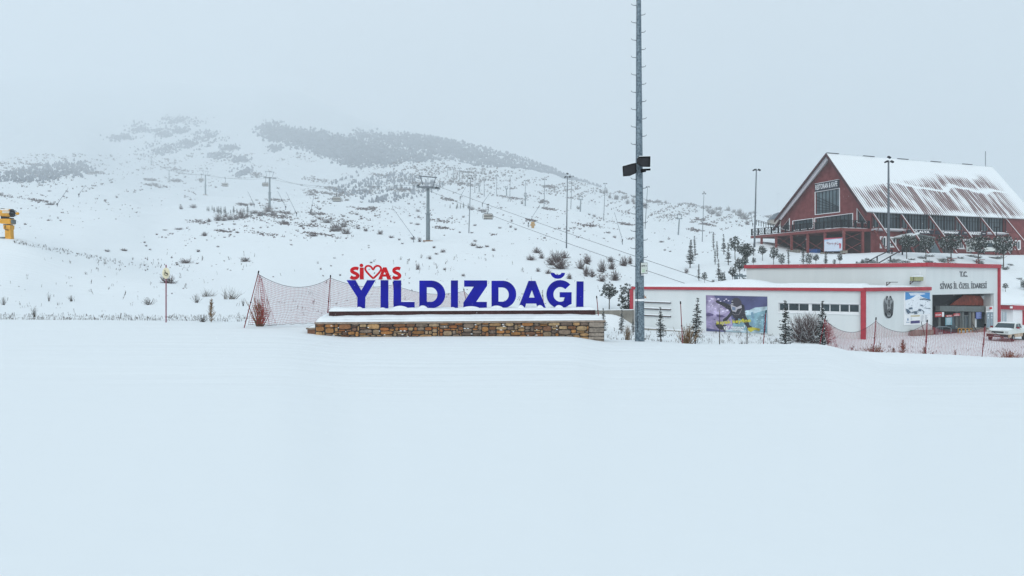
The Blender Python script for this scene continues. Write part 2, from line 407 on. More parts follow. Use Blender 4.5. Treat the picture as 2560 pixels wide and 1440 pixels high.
# ------------------------------------------------------------------ planes and text
class Plane:
    """upright plane through (x, y) running along the unit direction d; n points towards the viewer"""
    def __init__(s, x, y, d):
        s.p = Vector((x, y)); s.d = Vector(d).normalized(); n = Vector((s.d.y, -s.d.x))
        if n.dot(-s.p) < 0: n = -n
        s.n = Vector((n.x, n.y, 0)); s.d3 = Vector((s.d.x, s.d.y, 0))
    def at(s, px, py, off=0.0):
        u = (px-1280)/F; q = s.p+Vector((s.n.x, s.n.y))*off
        t = (u*q.y-q.x)/(s.d.x-u*s.d.y)
        y = q.y+s.d.y*t; return Vector((q.x+s.d.x*t, y, CZ-(py-HZ)*y/F))
    def par(s, t, z, off=0.0):
        return Vector((s.p.x+s.d.x*t+s.n.x*off, s.p.y+s.d.y*t+s.n.y*off, z))
    def T(s, px):
        a = s.at(px, 700); return (Vector((a.x, a.y))-s.p).dot(s.d)
def slab(mb, pl, pts, off, th, holes=()):
    loops = [[pl.at(x, y, off) for x, y in l] for l in [pts, *holes]]
    return mb.prism(loops, pl.n*th)
def rect(x0, y0, x1, y1): return [(x0, y0), (x1, y0), (x1, y1), (x0, y1)]
class Quad:
    """poster face: a across 0..1, b down 0..1"""
    def __init__(s, tl, tr, br, bl, n): s.c = [Vector(k) for k in (tl, tr, br, bl)]; s.n = n
    def at(s, a, b, off=0):
        tl, tr, br, bl = s.c
        return (tl*(1-a)+tr*a)*(1-b)+(bl*(1-a)+br*a)*b+s.n*off
    def poly(s, mb, pts, off, th=.004): return mb.prism([[s.at(a, b, off) for a, b in pts]], s.n*th)
    def ell(s, mb, a, b, ra, rb, off, th=.004, n=20, hole=0):
        ring = lambda k: [(a+ra*k*math.cos(t*2*math.pi/n), b+rb*k*math.sin(t*2*math.pi/n)) for t in range(n)]
        loops = [ring(1)]+([ring(hole)] if hole else [])
        return mb.prism([[s.at(x, y, off) for x, y in l] for l in loops], s.n*th)
    def line(s, mb, pts, w, off, th=.004):
        for (a0, b0), (a1, b1) in zip(pts[:-1], pts[1:]):
            dx, dy = a1-a0, b1-b0; l = math.hypot(dx, dy) or 1; nx, ny = -dy/l*w/2, dx/l*w/2
            s.poly(mb, [(a0+nx, b0+ny), (a1+nx, b1+ny), (a1-nx, b1-ny), (a0-nx, b0-ny)], off, th)
def text_tris(body, bold=0.0, shear=0.0, res=3):
    cu = bpy.data.curves.new('lettering', 'FONT'); cu.body = body; cu.resolution_u = res; cu.offset = bold; cu.shear = shear
    cu.fill_mode = 'FRONT'
    o = bpy.data.objects.new('lettering', cu); COL.objects.link(o)
    dg = bpy.context.evaluated_depsgraph_get(); me = bpy.data.meshes.new_from_object(o.evaluated_get(dg))
    vs = [(v.co.x, v.co.y) for v in me.vertices]; fs = [tuple(p.vertices) for p in me.polygons]
    bpy.data.objects.remove(o); bpy.data.curves.remove(cu); bpy.data.meshes.remove(me)
    if not vs: return [], []
    x0 = min(v[0] for v in vs); x1 = max(v[0] for v in vs); y0 = min(v[1] for v in vs); y1 = max(v[1] for v in vs)
    return [((x-x0)/(x1-x0), 1-(y-y0)/(y1-y0)) for x, y in vs], fs
def text_on(mb, q, body, a0, b0, a1, b1, off, bold=0.02, shear=0, th=0.0, skew=0.0):
    """lettering filling the box a0..a1, b0..b1 of a Quad; th > 0 gives raised letters"""
    vs, fs = text_tris(body, bold, shear)
    f = lambda x, y, o: q.at(a0+(a1-a0)*x, b0+(b1-b0)*y-skew*x, o)
    fr = [f(x, y, off+th) for x, y in vs]; mb.add(fr, fs)
    if th > 0:
        bk = [f(x, y, off) for x, y in vs]; cnt = {}
        for p in fs:
            for i in range(len(p)):
                e = (p[i], p[(i+1) % len(p)]); cnt[e] = 1
        b = len(mb.v); mb.v += [tuple(k) for k in fr]+[tuple(k) for k in bk]; n = len(vs)
        for (i, j) in cnt:
            if (j, i) not in cnt: mb.face([b+i, b+n+i, b+n+j, b+j])

def arc(cx_, cy_, rx, ry, a0, a1, n=20):
    return [(cx_+rx*math.cos(math.radians(a0+(a1-a0)*k/n)), cy_-ry*math.sin(math.radians(a0+(a1-a0)*k/n))) for k in range(n+1)]
def spline(pts, n=8):
    out = []; q = [pts[0]]+list(pts)+[pts[-1]]
    for i in range(1, len(q)-2):
        p0, p1, p2, p3 = q[i-1:i+3]
        for k in range(n):
            t = k/n
            out.append(tuple(.5*((2*p1[a])+(-p0[a]+p2[a])*t+(2*p0[a]-5*p1[a]+4*p2[a]-p3[a])*t*t+(-p0[a]+3*p1[a]-3*p2[a]+p3[a])*t**3) for a in (0, 1)))
    out.append(tuple(pts[-1])); return out
def stroke(path, w):
    L_, R_ = [], []
    for i, p in enumerate(path):
        a = path[max(i-1, 0)]; b = path[min(i+1, len(path)-1)]; dx, dy = b[0]-a[0], b[1]-a[1]; l = math.hypot(dx, dy) or 1
        nx, ny = -dy/l*w/2, dx/l*w/2; L_.append((p[0]+nx, p[1]+ny)); R_.append((p[0]-nx, p[1]-ny))
    return L_+R_[::-1]

def snow_bank(name, mats, parent, A, B, dvec, hfun, nx=60, ny=8, loc=None, dfun=None):
    """a rounded heap of snow: from A to B along the front edge, dvec towards the back, height hfun(s, t)"""
    mb = MB(); mb.smooth = True; A = Vector(A); B = Vector(B); dvec = Vector(dvec)
    for i in range(nx+1):
        s = i/nx
        for j in range(ny+1):
            t = j/ny; p = A.lerp(B, s)+dvec*t
            e = min(s*(B-A).length, (1-s)*(B-A).length, t*dvec.length, (1-t)*dvec.length)
            hh = hfun(s, t); e2 = min(1, e/max(hh*.8, 1e-3)); p.z += hh*math.sqrt(max(0, 1-(1-e2)**2))
            mb.v.append(tuple(p))
    for i in range(nx):
        for j in range(ny):
            a = i*(ny+1)+j; mb.face([a, a+ny+1, a+ny+2, a+1])
    b = len(mb.v)
    for c in (A, B, B+dvec, A+dvec): mb.v.append((c.x, c.y, c.z-.004))
    mb.face([b+3, b+2, b+1, b])
    return part(name, mb, mats, parent, loc)
def h1(x, seed=0):
    return float(fbm(np.array([x+seed*7.3]), np.array([seed*3.1+.5]), 4)[0])

# ------------------------------------------------------------------ the big letters on their stone wall
R = random.Random(3)
SP = Plane(P(787, 0, 31).x, 31, (P(1512, 0, 32.6)-P(787, 0, 31)).xy)        # front of the stone wall
zc = SP.at(1100, 800).z            # top of the coping
wall = thing('stone_wall', SP.at(1150, 845), 'long low wall of brown stone blocks carrying the town name letters, thick snow on its coping', 'stone wall')
# stones, each its own block, laid in uneven courses
mb = MB(); Lw = SP.T(1511); z_top = SP.at(1100, 808).z
def stone(mb, t0, t1, z0, z1, col, dep=.0, rr=.022, quoin=False):
    c = (t0+t1)/2; n = 10; pts = []
    w, h = (t1-t0)/2-.012, (z1-z0)/2-.010; cz = (z0+z1)/2
    if w < .02 or h < .015: return
    k = 12; ex = 7 if quoin else 4.2
    for i in range(k):
        a = 2*math.pi*(i+.5)/k; ca, sa = math.cos(a), math.sin(a)
        r_ = (abs(ca)**ex+abs(sa)**ex)**(-1/ex)*(1 if quoin else R.uniform(.90, 1.0))
        pts.append((c+w*ca*r_, cz+h*sa*r_))
    mb.col = col
    b = len(mb.v)
    for o, sc in ((-.05, 1), (dep+.01, 1), (dep+.03, .88)):
        for t, z in pts: mb.v.append(tuple(SP.par(c+(t-c)*sc, cz+(z-cz)*sc, o)))
    for l in (0, 1):
        for i in range(k):
            j = (i+1) % k; mb.face([b+l*k+i, b+l*k+j, b+(l+1)*k+j, b+(l+1)*k+i])
    mb.face([b+2*k+i for i in range(k)]); mb.col = None
PAL = [(.30, .135, .04), (.33, .16, .05), (.22, .10, .04), (.38, .23, .10), (.17, .085, .045), (.28, .20, .12), (.20, .15, .11), (.12, .065, .04), (.30, .11, .03), (.36, .25, .13), (.14, .10, .075)]
zlow = SP.at(1510, 862).z-.35
cw, chh = .085, .085; nxc = int(Lw/cw); nyc = int((z_top-zlow)/chh)+1
occ = [[False]*nyc for _ in range(nxc)]
for jy in range(nyc):
    ix = 0
    while ix < nxc:
        if occ[ix][jy]: ix += 1; continue
        quo = ix >= nxc-9
        hh_ = R.choice((1, 1, 2, 2, 2, 3)); ww_ = R.randint(3, 5) if hh_ == 1 else R.randint(2, 7)
        if quo: hh_ = R.choice((2, 3)); ww_ = 9
        w_ = 0
        while w_ < ww_ and ix+w_ < nxc and not occ[ix+w_][jy] and (quo or ix+w_ < nxc-9): w_ += 1
        h_ = 1
        while h_ < hh_ and jy+h_ < nyc and not any(occ[ix+q][jy+h_] for q in range(w_)): h_ += 1
        for q in range(w_):
            for r in range(h_): occ[ix+q][jy+r] = True
        c = R.choice(PAL); v = R.uniform(.75, 1.25); col = tuple(k*v for k in c)
        if quo: v = R.uniform(.8, 1.1); col = (.27*v, .23*v, .19*v)
        t0 = ix*cw+.02; t1 = (ix+w_)*cw+.02
        if quo: t1 = Lw; t0 = Lw-R.choice((.45, .75, .3)) if False else t0
        if not (quo and w_ < 3): stone(mb, t0+R.uniform(-.01, .01), t1+(0 if quo else R.uniform(-.01, .01)), z_top-(jy+h_)*chh, z_top-jy*chh, col, R.uniform(0, .035), quoin=quo)
        ix += max(w_, 1)
m, nt, b = nmat('field stone'); L = nt.links
at_ = nt.nodes.new('ShaderNodeAttribute'); at_.attribute_name = 'col'
tc = nt.nodes.new('ShaderNodeTexCoord'); ns = nt.nodes.new('ShaderNodeTexNoise'); ns.inputs['Scale'].default_value = 7; ns.inputs['Detail'].default_value = 9
ns.inputs['Roughness'].default_value = .7
L.new(tc.outputs['Object'], ns.inputs['Vector']); r_ = nt.nodes.new('ShaderNodeMapRange')
for i, v in enumerate((.3, .7, .45, 1.35)): r_.inputs[i+1].default_value = v
L.new(ns.outputs[0], r_.inputs[0]); vm = nt.nodes.new('ShaderNodeVectorMath'); vm.operation = 'SCALE'
L.new(at_.outputs['Color'], vm.inputs[0]); L.new(r_.outputs[0], vm.inputs['Scale']); L.new(vm.outputs[0], b.inputs['Base Color'])
b.inputs['Roughness'].default_value = .9
bp = nt.nodes.new('ShaderNodeBump'); bp.inputs['Strength'].default_value = .6; bp.inputs['Distance'].default_value = .02
L.new(ns.outputs[0], bp.inputs['Height']); L.new(bp.outputs[0], b.inputs['Normal']); M['stone'] = m
part('stonework', mb, M['stone'], wall, fix=True)
for _ in range(26):
    t_ = R.uniform(.1, Lw-.9); z_ = z_top-.085*R.randint(1, 7); w_ = R.uniform(.05, .15); mb = MB()
    mb.prism([[SP.par(t_, z_-.008, .028), SP.par(t_+w_, z_-.012, .028), SP.par(t_+w_*.8, z_+.014, .028), SP.par(t_+w_*.3, z_+.022, .028)]], SP.n*.03); part('snow_fleck', mb, M['snowcap'], wall)
DW = 2.4                     # depth of the wall block
mb = MB()
mb.prism([[SP.par(0, zlow-.3, -.04), SP.par(Lw, zlow-.3, -.04), SP.par(Lw, z_top-.002, -.04), SP.par(0, z_top-.002, -.04)]], -SP.n*DW)
part('mortar_core', mb, M['mortar'], wall)
mb = MB()
q0, q1 = SP.T(786.5), SP.T(1513.5)
for i in range(14):
    a = q0+(q1-q0)*i/14+(.004 if i else 0); b_ = q0+(q1-q0)*(i+1)/14-.004
    mb.prism([[SP.par(a, z_top, .07), SP.par(b_, z_top, .07), SP.par(b_, zc-.07+R.uniform(-.006, .006), .07), SP.par(a, zc-.07, .07)]], -SP.n*(DW+.14))
part('coping', mb, M['coping'], wall)
# low step on the left end
mb = MB(); st = SP.T(764)
sb = MB(); zst = SP.at(775, 824).z
mb.prism([[SP.par(st+.05, zlow, -.15), SP.par(.3, zlow, -.15), SP.par(.3, zst, -.15), SP.par(st+.05, zst, -.15)]], -SP.n*1.6)
step = part('low_step', mb, mat('reddish step stone', (.20, .10, .06), .9, var=.4, scale=3), wall)
mb = MB(); mb.prism([[SP.par(st, zst+.002, -.08), SP.par(-.004, zst+.002, -.08), SP.par(-.004, zst+.075, -.08), SP.par(st, zst+.075, -.08)]], -SP.n*1.7)
part('step_coping', mb, M['coping'], step)
zb = zc-.06
snow_bank('snow_cover', M['snowcap'], wall, SP.par(q0+.05, zb, .01), SP.par(q1-.05, zb, .01), -SP.n*(DW+.02),
          lambda s, t: .17+.13*t+.16*(h1(s*7, 1)-.5)+.10*(h1(s*22, 2)-.5), 150, 12)
snow_bank('step_snow', M['snowcap'], wall, SP.par(st+.03, zst+.076, -.12), SP.par(.35, zst+.076, -.12), -SP.n*1.5, lambda s, t: .01+.30*max(0, s-.15)+.1*t*s, 16, 8)

# steel skirt with the letters, standing on the wall one metre back
LP = Plane(*SP.par(0, 0, -1.0).xy, SP.d)
sk0 = LP.T(822); sk1 = LP.T(1489)
skirt_top = LP.at(1150, 777).z; skirt_bot = zc-.2
plinth = thing('letter_plinth', LP.par((sk0+sk1)/2, zc-.05), 'long brown steel box under the blue letters with snow drifted against its face', 'plinth')
mb = MB(); n = 6
for i in range(n):
    a = sk0+(sk1-sk0)*i/n+.004; b_ = sk0+(sk1-sk0)*(i+1)/n-.004
    mb.prism([[LP.par(a, skirt_bot, 0), LP.par(b_, skirt_bot, 0), LP.par(b_, skirt_top, 0), LP.par(a, skirt_top, 0)]], -LP.n*.9)
part('steel_panel', mb, M['corten'], plinth)
snow_bank('snow_cover', M['snowcap'], plinth, LP.par(sk0-.02, skirt_top+.002, .02), LP.par(sk1+.02, skirt_top+.002, .02), -LP.n*.92,
          lambda s, t: .11+.06*(h1(s*9, 5)-.5)+.03*(h1(s*40, 6)-.5)+.05*t, 140, 8)
# drift against the skirt face
mb = MB(); mb.smooth = True; nx = 120
for i in range(nx+1):
    s = i/nx; t = sk0-.1+(sk1-sk0+.2)*s
    hgt = .17+.10*(h1(s*5, 11)-.4)+.05*(h1(s*17, 12)-.5)-.10*(1-min(1, s*14))-.10*(1-min(1, (1-s)*9))
    for o, k in ((.003, 1), (.25, .85), (.55, .5), (.92, .12)): mb.v.append(tuple(LP.par(t, zc+.02+hgt*k, o)))
for i in range(nx):
    for j in range(3): a = i*4+j; mb.face([a, a+1, a+5, a+4])
part('snow_drift', mb, M['snowcap'], plinth)

TP = Plane(*SP.par(0, 0, -1.35).xy, SP.d)
sx, sy = 620/2560, 140/578
def c2(pts): return [(860+x*sx, 650+y*sy) for x, y in pts]
LETT = {
 'Y': [[(25, 208), (118, 208), (178, 315), (238, 208), (325, 208), (220, 385), (218, 505), (137, 505), (137, 385)]],
 'I': [[(377, 208), (458, 208), (458, 508), (377, 508)]],
 'L': [[(510, 210), (590, 210), (590, 432), (730, 432), (730, 508), (510, 508)]],
 'D': [[(777, 212), (885, 212)]+arc(900, 355, 146, 143, 88, -88, 18)+[(885, 500), (777, 500)], ([(855, 282), (890, 282)]+arc(896, 357, 68, 75, 85, -85, 12)+[(890, 432), (855, 432)])],
 'I.': [[(1103, 210), (1177, 210), (1177, 505), (1103, 505)]],
 'Z': [[(1240, 210), (1478, 210), (1478, 266), (1365, 432), (1475, 432), (1475, 505), (1232, 505), (1232, 440), (1340, 276), (1240, 276)]],
 'D.': [[(1523, 214), (1628, 214)]+arc(1640, 355, 138, 141, 88, -88, 18)+[(1628, 498), (1523, 498)], ([(1595, 284), (1630, 284)]+arc(1636, 357, 66, 73, 85, -85, 12)+[(1630, 430), (1595, 430)])],
 'A': [[(1905, 215), (1977, 215), (2088, 505), (2002, 505), (1985, 450), (1880, 450), (1864, 505), (1796, 505)], [(1940, 308), (1911, 388), (1968, 388)]],
 'G': [arc(2232, 353, 142, 146, 43, 310, 34)+[(2350, 455), (2350, 332), (2228, 332), (2228, 386), (2280, 386), (2280, 422)]+arc(2234, 355, 72, 76, -50, -315, 26)],
 'I..': [[(2402, 220), (2474, 220), (2472, 508), (2397, 508)]],
}
names = [('Y', 'Y', 'big blue letter Y at the left end of the row'), ('I', 'I', 'big blue letter I directly after the Y'), ('L', 'L', 'big blue letter L, snow on its foot, before the D'),
         ('D', 'D', 'first big blue letter D, between the L and an I'), ('I.', 'I', 'big blue letter I left of the Z'), ('Z', 'Z', 'big blue letter Z in the middle of the row'),
         ('D.', 'D', 'second big blue letter D, between the Z and the A'), ('A', 'A', 'big blue letter A with a snow-filled foot'), ('G', 'G', 'big blue letter G wearing a detached curved breve above it'),
         ('I..', 'I', 'big blue letter I at the right end of the row')]
for key, ch, lab in names:
    loops = [c2(l) for l in LETT[key]]
    bx = sum(x for x, y in loops[0])/len(loops[0])
    t = thing('blue_letter', TP.at(bx, 772), lab+', on the stone wall', 'letter', 'blue letters of the place name')
    mb = MB(); w3 = [[TP.at(x, y) for x, y in l] for l in loops]; mb.prism(w3, TP.n*.004)
    o = part('letter_face', mb, M['blue'], t)
    mb = MB(); w3 = [[p-TP.n*.002 for p in l] for l in w3]; mb.prism(w3, -TP.n*.14); part('letter_return', mb, M['side'], t)
    if key == 'G':
        lp = c2(arc(2207, 132, 74, 62, 180, 360, 16)+arc(2208, 132, 36, 21, 360, 180, 10))
        mb = MB(); mb.prism([[TP.at(x, y) for x, y in lp]], TP.n*.004); part('breve', mb, M['blue'], t)
        for x in (2178, 2232): mb = MB(); mb.beam(TP.at(*c2([(x, 180)])[0], -.06), TP.at(*c2([(x, 240)])[0], -.06), .02); part('bracket', mb, M['side'], t)
    # snow heaped at the foot of the letter, and on flat tops
    hm_ = {'Y': (137, 218, 20), 'I': (377, 458, 12), 'L': (510, 730, 30), 'D': (777, 900, 32), 'I.': (1100, 1177, 12), 'Z': (1232, 1475, 22), 'D.': (1523, 1690, 28), 'A': (1800, 1880, 32), 'G': (2185, 2290, 30), 'I..': (2398, 2474, 8)}[key]
    def heap(x0, x1, hh):
        a = TP.at(*c2([(x0-14, 500)])[0]); b_ = TP.at(*c2([(x1+10, 500)])[0]); a.z = b_.z = skirt_top+.05
        hz_ = hh*sy/F*32.3
        snow_bank('snow_heap', M['snowcap'], t, a+TP.n*.22, b_+TP.n*.22, -TP.n*.30, lambda s, t_: (.06+hz_)*(math.sin(math.pi*min(1, s*1.25+.08))**.6 if s*1.25+.08 < 1 else .25), 22, 6)
    heap(*hm_)
    if key == 'A': heap(1995, 2080, 30)
    if key == 'L':
        a = TP.at(*c2([(594, 432)])[0]); b_ = TP.at(*c2([(728, 432)])[0])
        snow_bank('snow_ledge', M['snowcap'], t, a, b_, -TP.n*.12, lambda s, t_: .05, 10, 4)
def S_(x0, y0, w, h, sw):
    p = [(.86, .17), (.68, .12), (.44, .13), (.25, .22), (.24, .36), (.42, .46), (.64, .54), (.80, .66), (.76, .80), (.54, .88), (.30, .87), (.10, .78)]
    return stroke(spline([(x0+w*a, y0+h*b) for a, b in p], 5), sw)
heart = spline([(301, 190), (268, 160), (232, 120), (218, 92), (228, 68), (252, 60), (280, 72), (300, 98), (318, 72), (345, 60), (370, 68), (382, 92), (368, 122), (332, 162), (301, 190)], 5)
def ringstroke(path, w):
    a = stroke(path, w); n = len(a)//2; return [a[:n-1], a[n:][::-1][:n-1]]
hs = ringstroke(heart, 20)
area = lambda l: abs(sum(l[i][0]*l[(i+1) % len(l)][1]-l[(i+1) % len(l)][0]*l[i][1] for i in range(len(l))))
hs.sort(key=area, reverse=True)
RED = [('S', [[S_(56, 70, 106, 132, 34)]], 'red letter S at the left end of the small row'),
       ('I', [[[(162, 78), (203, 78), (203, 200), (162, 200)]], [arc(179, 56, 19, 19, 0, 350, 16)]], 'red dotted letter I beside the heart'),
       ('heart', [hs], 'red heart outline standing in place of the letter V'),
       ('A', [[[(402, 75), (438, 75), (490, 201), (446, 201), (436, 172), (398, 172), (390, 201), (353, 201)], [(418, 122), (406, 148), (431, 148)]]], 'red letter A touching the heart outline'),
       ('S', [[S_(492, 70, 102, 132, 34)]], 'red letter S at the right end of the small row')]
for ch, shapes, lab in RED:
    bx = c2([shapes[0][0][0]])[0][0]
    t = thing('red_heart' if ch == 'heart' else 'red_letter', TP.at(bx, 699), lab+' above the big blue letters', 'heart sign' if ch == 'heart' else 'letter', 'red letters of the town name')
    mb = MB(); mr_ = MB()
    for loops in shapes:
        w3 = [[TP.at(*p) for p in c2(l)] for l in loops]; mb.prism(w3, TP.n*.004); mr_.prism([[p-TP.n*.002 for p in l] for l in w3], -TP.n*.10)
    part('letter_face', mb, M['redlet'], t); part('letter_return', mr_, M['side'], t)
mb = MB(); a = TP.at(868, 699.4, -.05); b_ = TP.at(1003, 699.4, -.05); mb.beam(a, b_, .03, .02)
solo('mounting_rail', mb, M['side'], a, 'thin pale rail between the small red letters and the blue ones', 'rail')

# ------------------------------------------------------------------ the tall mast in front
MD = 34.0; mx_ = (1599.5-1280)*MD/F; base = Vector((mx_, MD, ground(mx_, MD)-.35))
mast = thing('floodlight_mast', (mx_, MD, base.z+.35), 'tall galvanised floodlight mast with climbing hooks, nearest pole, rising out of the picture', 'light mast')
mb = MB()
zt = 20.0
def mr_at(z): return .232-(z-base.z)*(.232-.118)/16.5
def mcx(z): return mx_-(z-base.z)*.05/16
pts = [Vector((mcx(z), MD, z)) for z in np.linspace(base.z, zt, 12)]
mb.tube(pts, [mr_at(p.z)*1.05 for p in pts], 8)
m, nt, b = nmat('spangled zinc'); L = nt.links
tc = nt.nodes.new('ShaderNodeTexCoord'); vo = nt.nodes.new('ShaderNodeTexVoronoi'); vo.inputs['Scale'].default_value = 16
ns = nt.nodes.new('ShaderNodeTexNoise'); ns.inputs['Scale'].default_value = 5; ns.inputs['Detail'].default_value = 8
L.new(tc.outputs['Object'], vo.inputs['Vector']); L.new(tc.outputs['Object'], ns.inputs['Vector'])
ad = nt.nodes.new('ShaderNodeMath'); sp_ = nt.nodes.new('ShaderNodeSeparateColor'); L.new(vo.outputs['Color'], sp_.inputs[0])
L.new(sp_.outputs[0], ad.inputs[0]); L.new(ns.outputs[0], ad.inputs[1])
cr = nt.nodes.new('ShaderNodeValToRGB'); r_ = nt.nodes.new('ShaderNodeMapRange')
for i, v in enumerate((.45, 1.5, 0, 1)): r_.inputs[i+1].default_value = v
L.new(ad.outputs[0], r_.inputs[0]); L.new(r_.outputs[0], cr.inputs[0])
cr.color_ramp.elements[0].color = (.035, .065, .095, 1); cr.color_ramp.elements[1].color = (.19, .25, .29, 1)
L.new(cr.outputs[0], b.inputs['Base Color']); b.inputs['Metallic'].default_value = .25; b.inputs['Roughness'].default_value = .55
M['zinc'] = m
part('pole', mb, M['zinc'], mast)
def rung(px0, y, side):
    z = CZ-(y-HZ)*MD/F; r = mr_at(z); c = Vector((mcx(z), MD, z))
    mb = MB(); L_ = .235 if side < 0 else .20
    p = [c+Vector((side*(r-.01), 0, -.02)), c+Vector((side*(r+.07), 0, -.008)), c+Vector((side*(r+L_*.8), 0, .005)), c+Vector((side*(r+L_), 0, .04)), c+Vector((side*(r+L_+.008), 0, .075))]
    mb.tube(p, [.022, .018, .014, .013, .011], 5); part('climbing_hook', mb, M['polem'], mast)
for k in range(16): 
    y = 13+43.45*k
    if not (395 < y < 425): rung(0, y, -1)
for k in range(15):
    y = 37+43.3*k
    if y < 380 or y > 440: rung(0, y, 1)
# white strap, rag, conduit
z = CZ-(750-HZ)*MD/F
mb = MB(); mb.tube([(mx_, MD, z-.05), (mx_, MD, z+.05)], mr_at(z)*1.05+.012, 8); part('white_band', mb, M['white'], mast)
mb = MB(); c = Vector((mx_+mr_at(z)+.02, MD-.06, z+.17))
for k in range(9): 
    a = R.uniform(-1, 1); mb.beam(c, c+Vector((R.uniform(-.06, .1), R.uniform(-.05, .02), R.uniform(-.16, .1))), .02, .012)
part('tied_rag', mb, mat('orange rag', (.35, .12, .03), .8), mast)
mb = MB()
mb.tube([(mx_-.15, MD-.2, base.z+1.7), (mx_-.15, MD-.205, base.z+3.3)], .012, 5); mb.tube([(mx_-.15, MD-.2, base.z+.8), (mx_-.15, MD-.2, base.z+1.62)], .012, 5)
part('conduit', mb, M['dark'], mast)
# two black floodlights and an edge-on one
def flood(pts, y0, th, lab, n_sn=14):
    pl = Plane(mx_, y0, (1, 0)); c = pl.at(sum(p[0] for p in pts)/len(pts), sum(p[1] for p in pts)/len(pts))
    t = thing('floodlight', c, lab, 'floodlight', 'floodlights on the near mast')
    mb = MB(); slab(mb, pl, pts, 0, th); part('lamp_housing', mb, M['black'], t)
    ctr = (sum(p[0] for p in pts)/len(pts), sum(p[1] for p in pts)/len(pts))
    mb = MB(); slab(mb, pl, [(ctr[0]+(x-ctr[0])*.86, ctr[1]+(y-ctr[1])*.82) for x, y in pts], th+.002, .008); part('lamp_lens', mb, mat('black lens', (.010, .011, .014), .25), t)
    mb = MB(); mb.beam(c, Vector((mx_, MD, c.z-.02)), .05, .05); part('bracket', mb, M['black'], t)
    return t, pl
t, pl = flood([(1556, 416), (1579, 410), (1590, 408), (1590, 433), (1574, 440), (1557.5, 441)], MD-.35, .14, 'black floodlight sticking out left of the near mast')
mb = MB(); slab(mb, pl, [(1556, 416.5), (1579, 410), (1579, 409), (1556, 415.4)], .0, .15); part('snow_rim', mb, M['snowcap'], t)
t, pl = flood([(1595, 393), (1624.5, 392.3), (1624, 417.5), (1606, 417), (1592, 410), (1592, 397)], MD-.42, .16, 'square black floodlight facing us on the right of the near mast')
mb = MB(); slab(mb, pl, [(1594, 396), (1598, 392.6), (1624.5, 392), (1624.5, 391), (1597.6, 391.2), (1592, 396)], -.01, .17); part('snow_rim', mb, M['snowcap'], t)
pl = Plane(mx_, MD-.3, (1, 0)); t = thing('floodlight', pl.at(1615, 426), 'thin edge-on black floodlight under the square one on the near mast', 'floodlight', 'floodlights on the near mast')
mb = MB(); mb.smooth = False
mb.tube([pl.at(1602, 425), pl.at(1626, 423.5)], [.055, .05], 8); mb.tube([pl.at(1603, 429), pl.at(1614.5, 427.6)], [.05, .045], 8); part('lamp_housing', mb, M['black'], t)
mb = MB(); mb.beam(pl.at(1612, 427), Vector((mx_, MD, pl.at(1600, 427).z)), .05); part('bracket', mb, M['black'], t)
# sign box on the mast
pl = Plane(mx_, MD-.33, (1, 0)); q = Quad(pl.at(1602, 657), pl.at(1618.3, 657), pl.at(1618.3, 684), pl.at(1602, 684), pl.n)
t = thing('sign_box', pl.at(1610, 671), 'small white sign box reading ESPOR with arrow, strapped to the near mast', 'sign')
mb = MB(); q.poly(mb, [(-.03, -.02), (1.04, -.02), (1.04, 1.02), (-.03, 1.02)], -.14, .139); part('box_case', mb, M['dark'], t)
mb = MB(); q.poly(mb, [(0.02, .01), (1, .01), (1, .985), (.02, .985)], 0, .01); fc = part('sign_face', mb, mat('milky sign face', (.52, .56, .54), .5, var=.08, scale=4), t)
mb = MB(); text_on(mb, q, 'ESPOR', .10, .20, .70, .37, .014, .03); q.poly(mb, [(.78, .285), (.90, .21), (.90, .36)], .011, .004); part('lettering', mb, M['black'], fc, fix=False)
mb = MB(); q.poly(mb, [(.03, .48), (.99, .48), (.99, .495), (.03, .495)], .011, .003)
text_on(mb, q, 'CAFE', .18, .60, .60, .74, .014, .03); q.poly(mb, [(.18, .80), (.62, .80), (.62, .86), (.18, .86)], .011, .003); part('green_lettering', mb, mat('green print', (.25, .45, .25), .6), fc, fix=False)
mb = MB(); q.poly(mb, [(.80, .66), (.90, .66), (.90, .80), (.80, .80)], .011, .004); part('black_mark', mb, M['black'], fc)
mb = MB(); mb.beam(pl.at(1603, 687.5, -.06), pl.at(1614, 687, -.06), .05, .04); part('bracket', mb, M['white'], t)

# ------------------------------------------------------------------ piste sign and net posts
c = drop(415, 806, 34); zg = c.z; D = c.y; pl = Plane(c.x, D, (1, 0))
t = thing('piste_sign', (c.x, D, zg), 'oval cream sign with a black sledging figure on a faded red pole at the left', 'sign')
mb = MB(); mb.tube([(c.x, D, zg-.3), pl.at(415, 662)], .034, 8); part('pole', mb, M['pinkpole'], t)
mb = MB(); slab(mb, pl, [(415+9.3*math.cos(a)*(.82 if math.sin(a) < 0 and False else 1), 683+14*math.sin(a)) for a in np.linspace(0, 2*math.pi, 29)[:-1]], .05, .02); f = part('sign_plate', mb, M['cream'], t)
mb = MB(); k = lambda x, y: pl.at(406+x*.0, 0)
def sg(pts, w):
    pp = stroke([(340+x*320/2425, 640+y*190/1440) for x, y in pts], w); slab(mb, pl, pp, .071, .006)
slab(mb, pl, arc(340+546*.132, 640+272*.132, 1.2, 1.3, 0, 340, 8), .071, .006)
sg([(548, 290), (560, 320), (590, 345)], 1.9); sg([(535, 300), (532, 330), (560, 345)], 1.0); sg([(540, 330), (530, 355), (560, 368), (598, 366), (606, 345), (588, 322), (562, 318)], 1.1); sg([(555, 318), (600, 350)], 1.6)
part('pictogram', mb, M['black'], f)
for y in (672, 692): mb = MB(); mb.beam(pl.at(411, y, .04), pl.at(419, y, .04), .02); part('clamp', mb, M['side'], t)

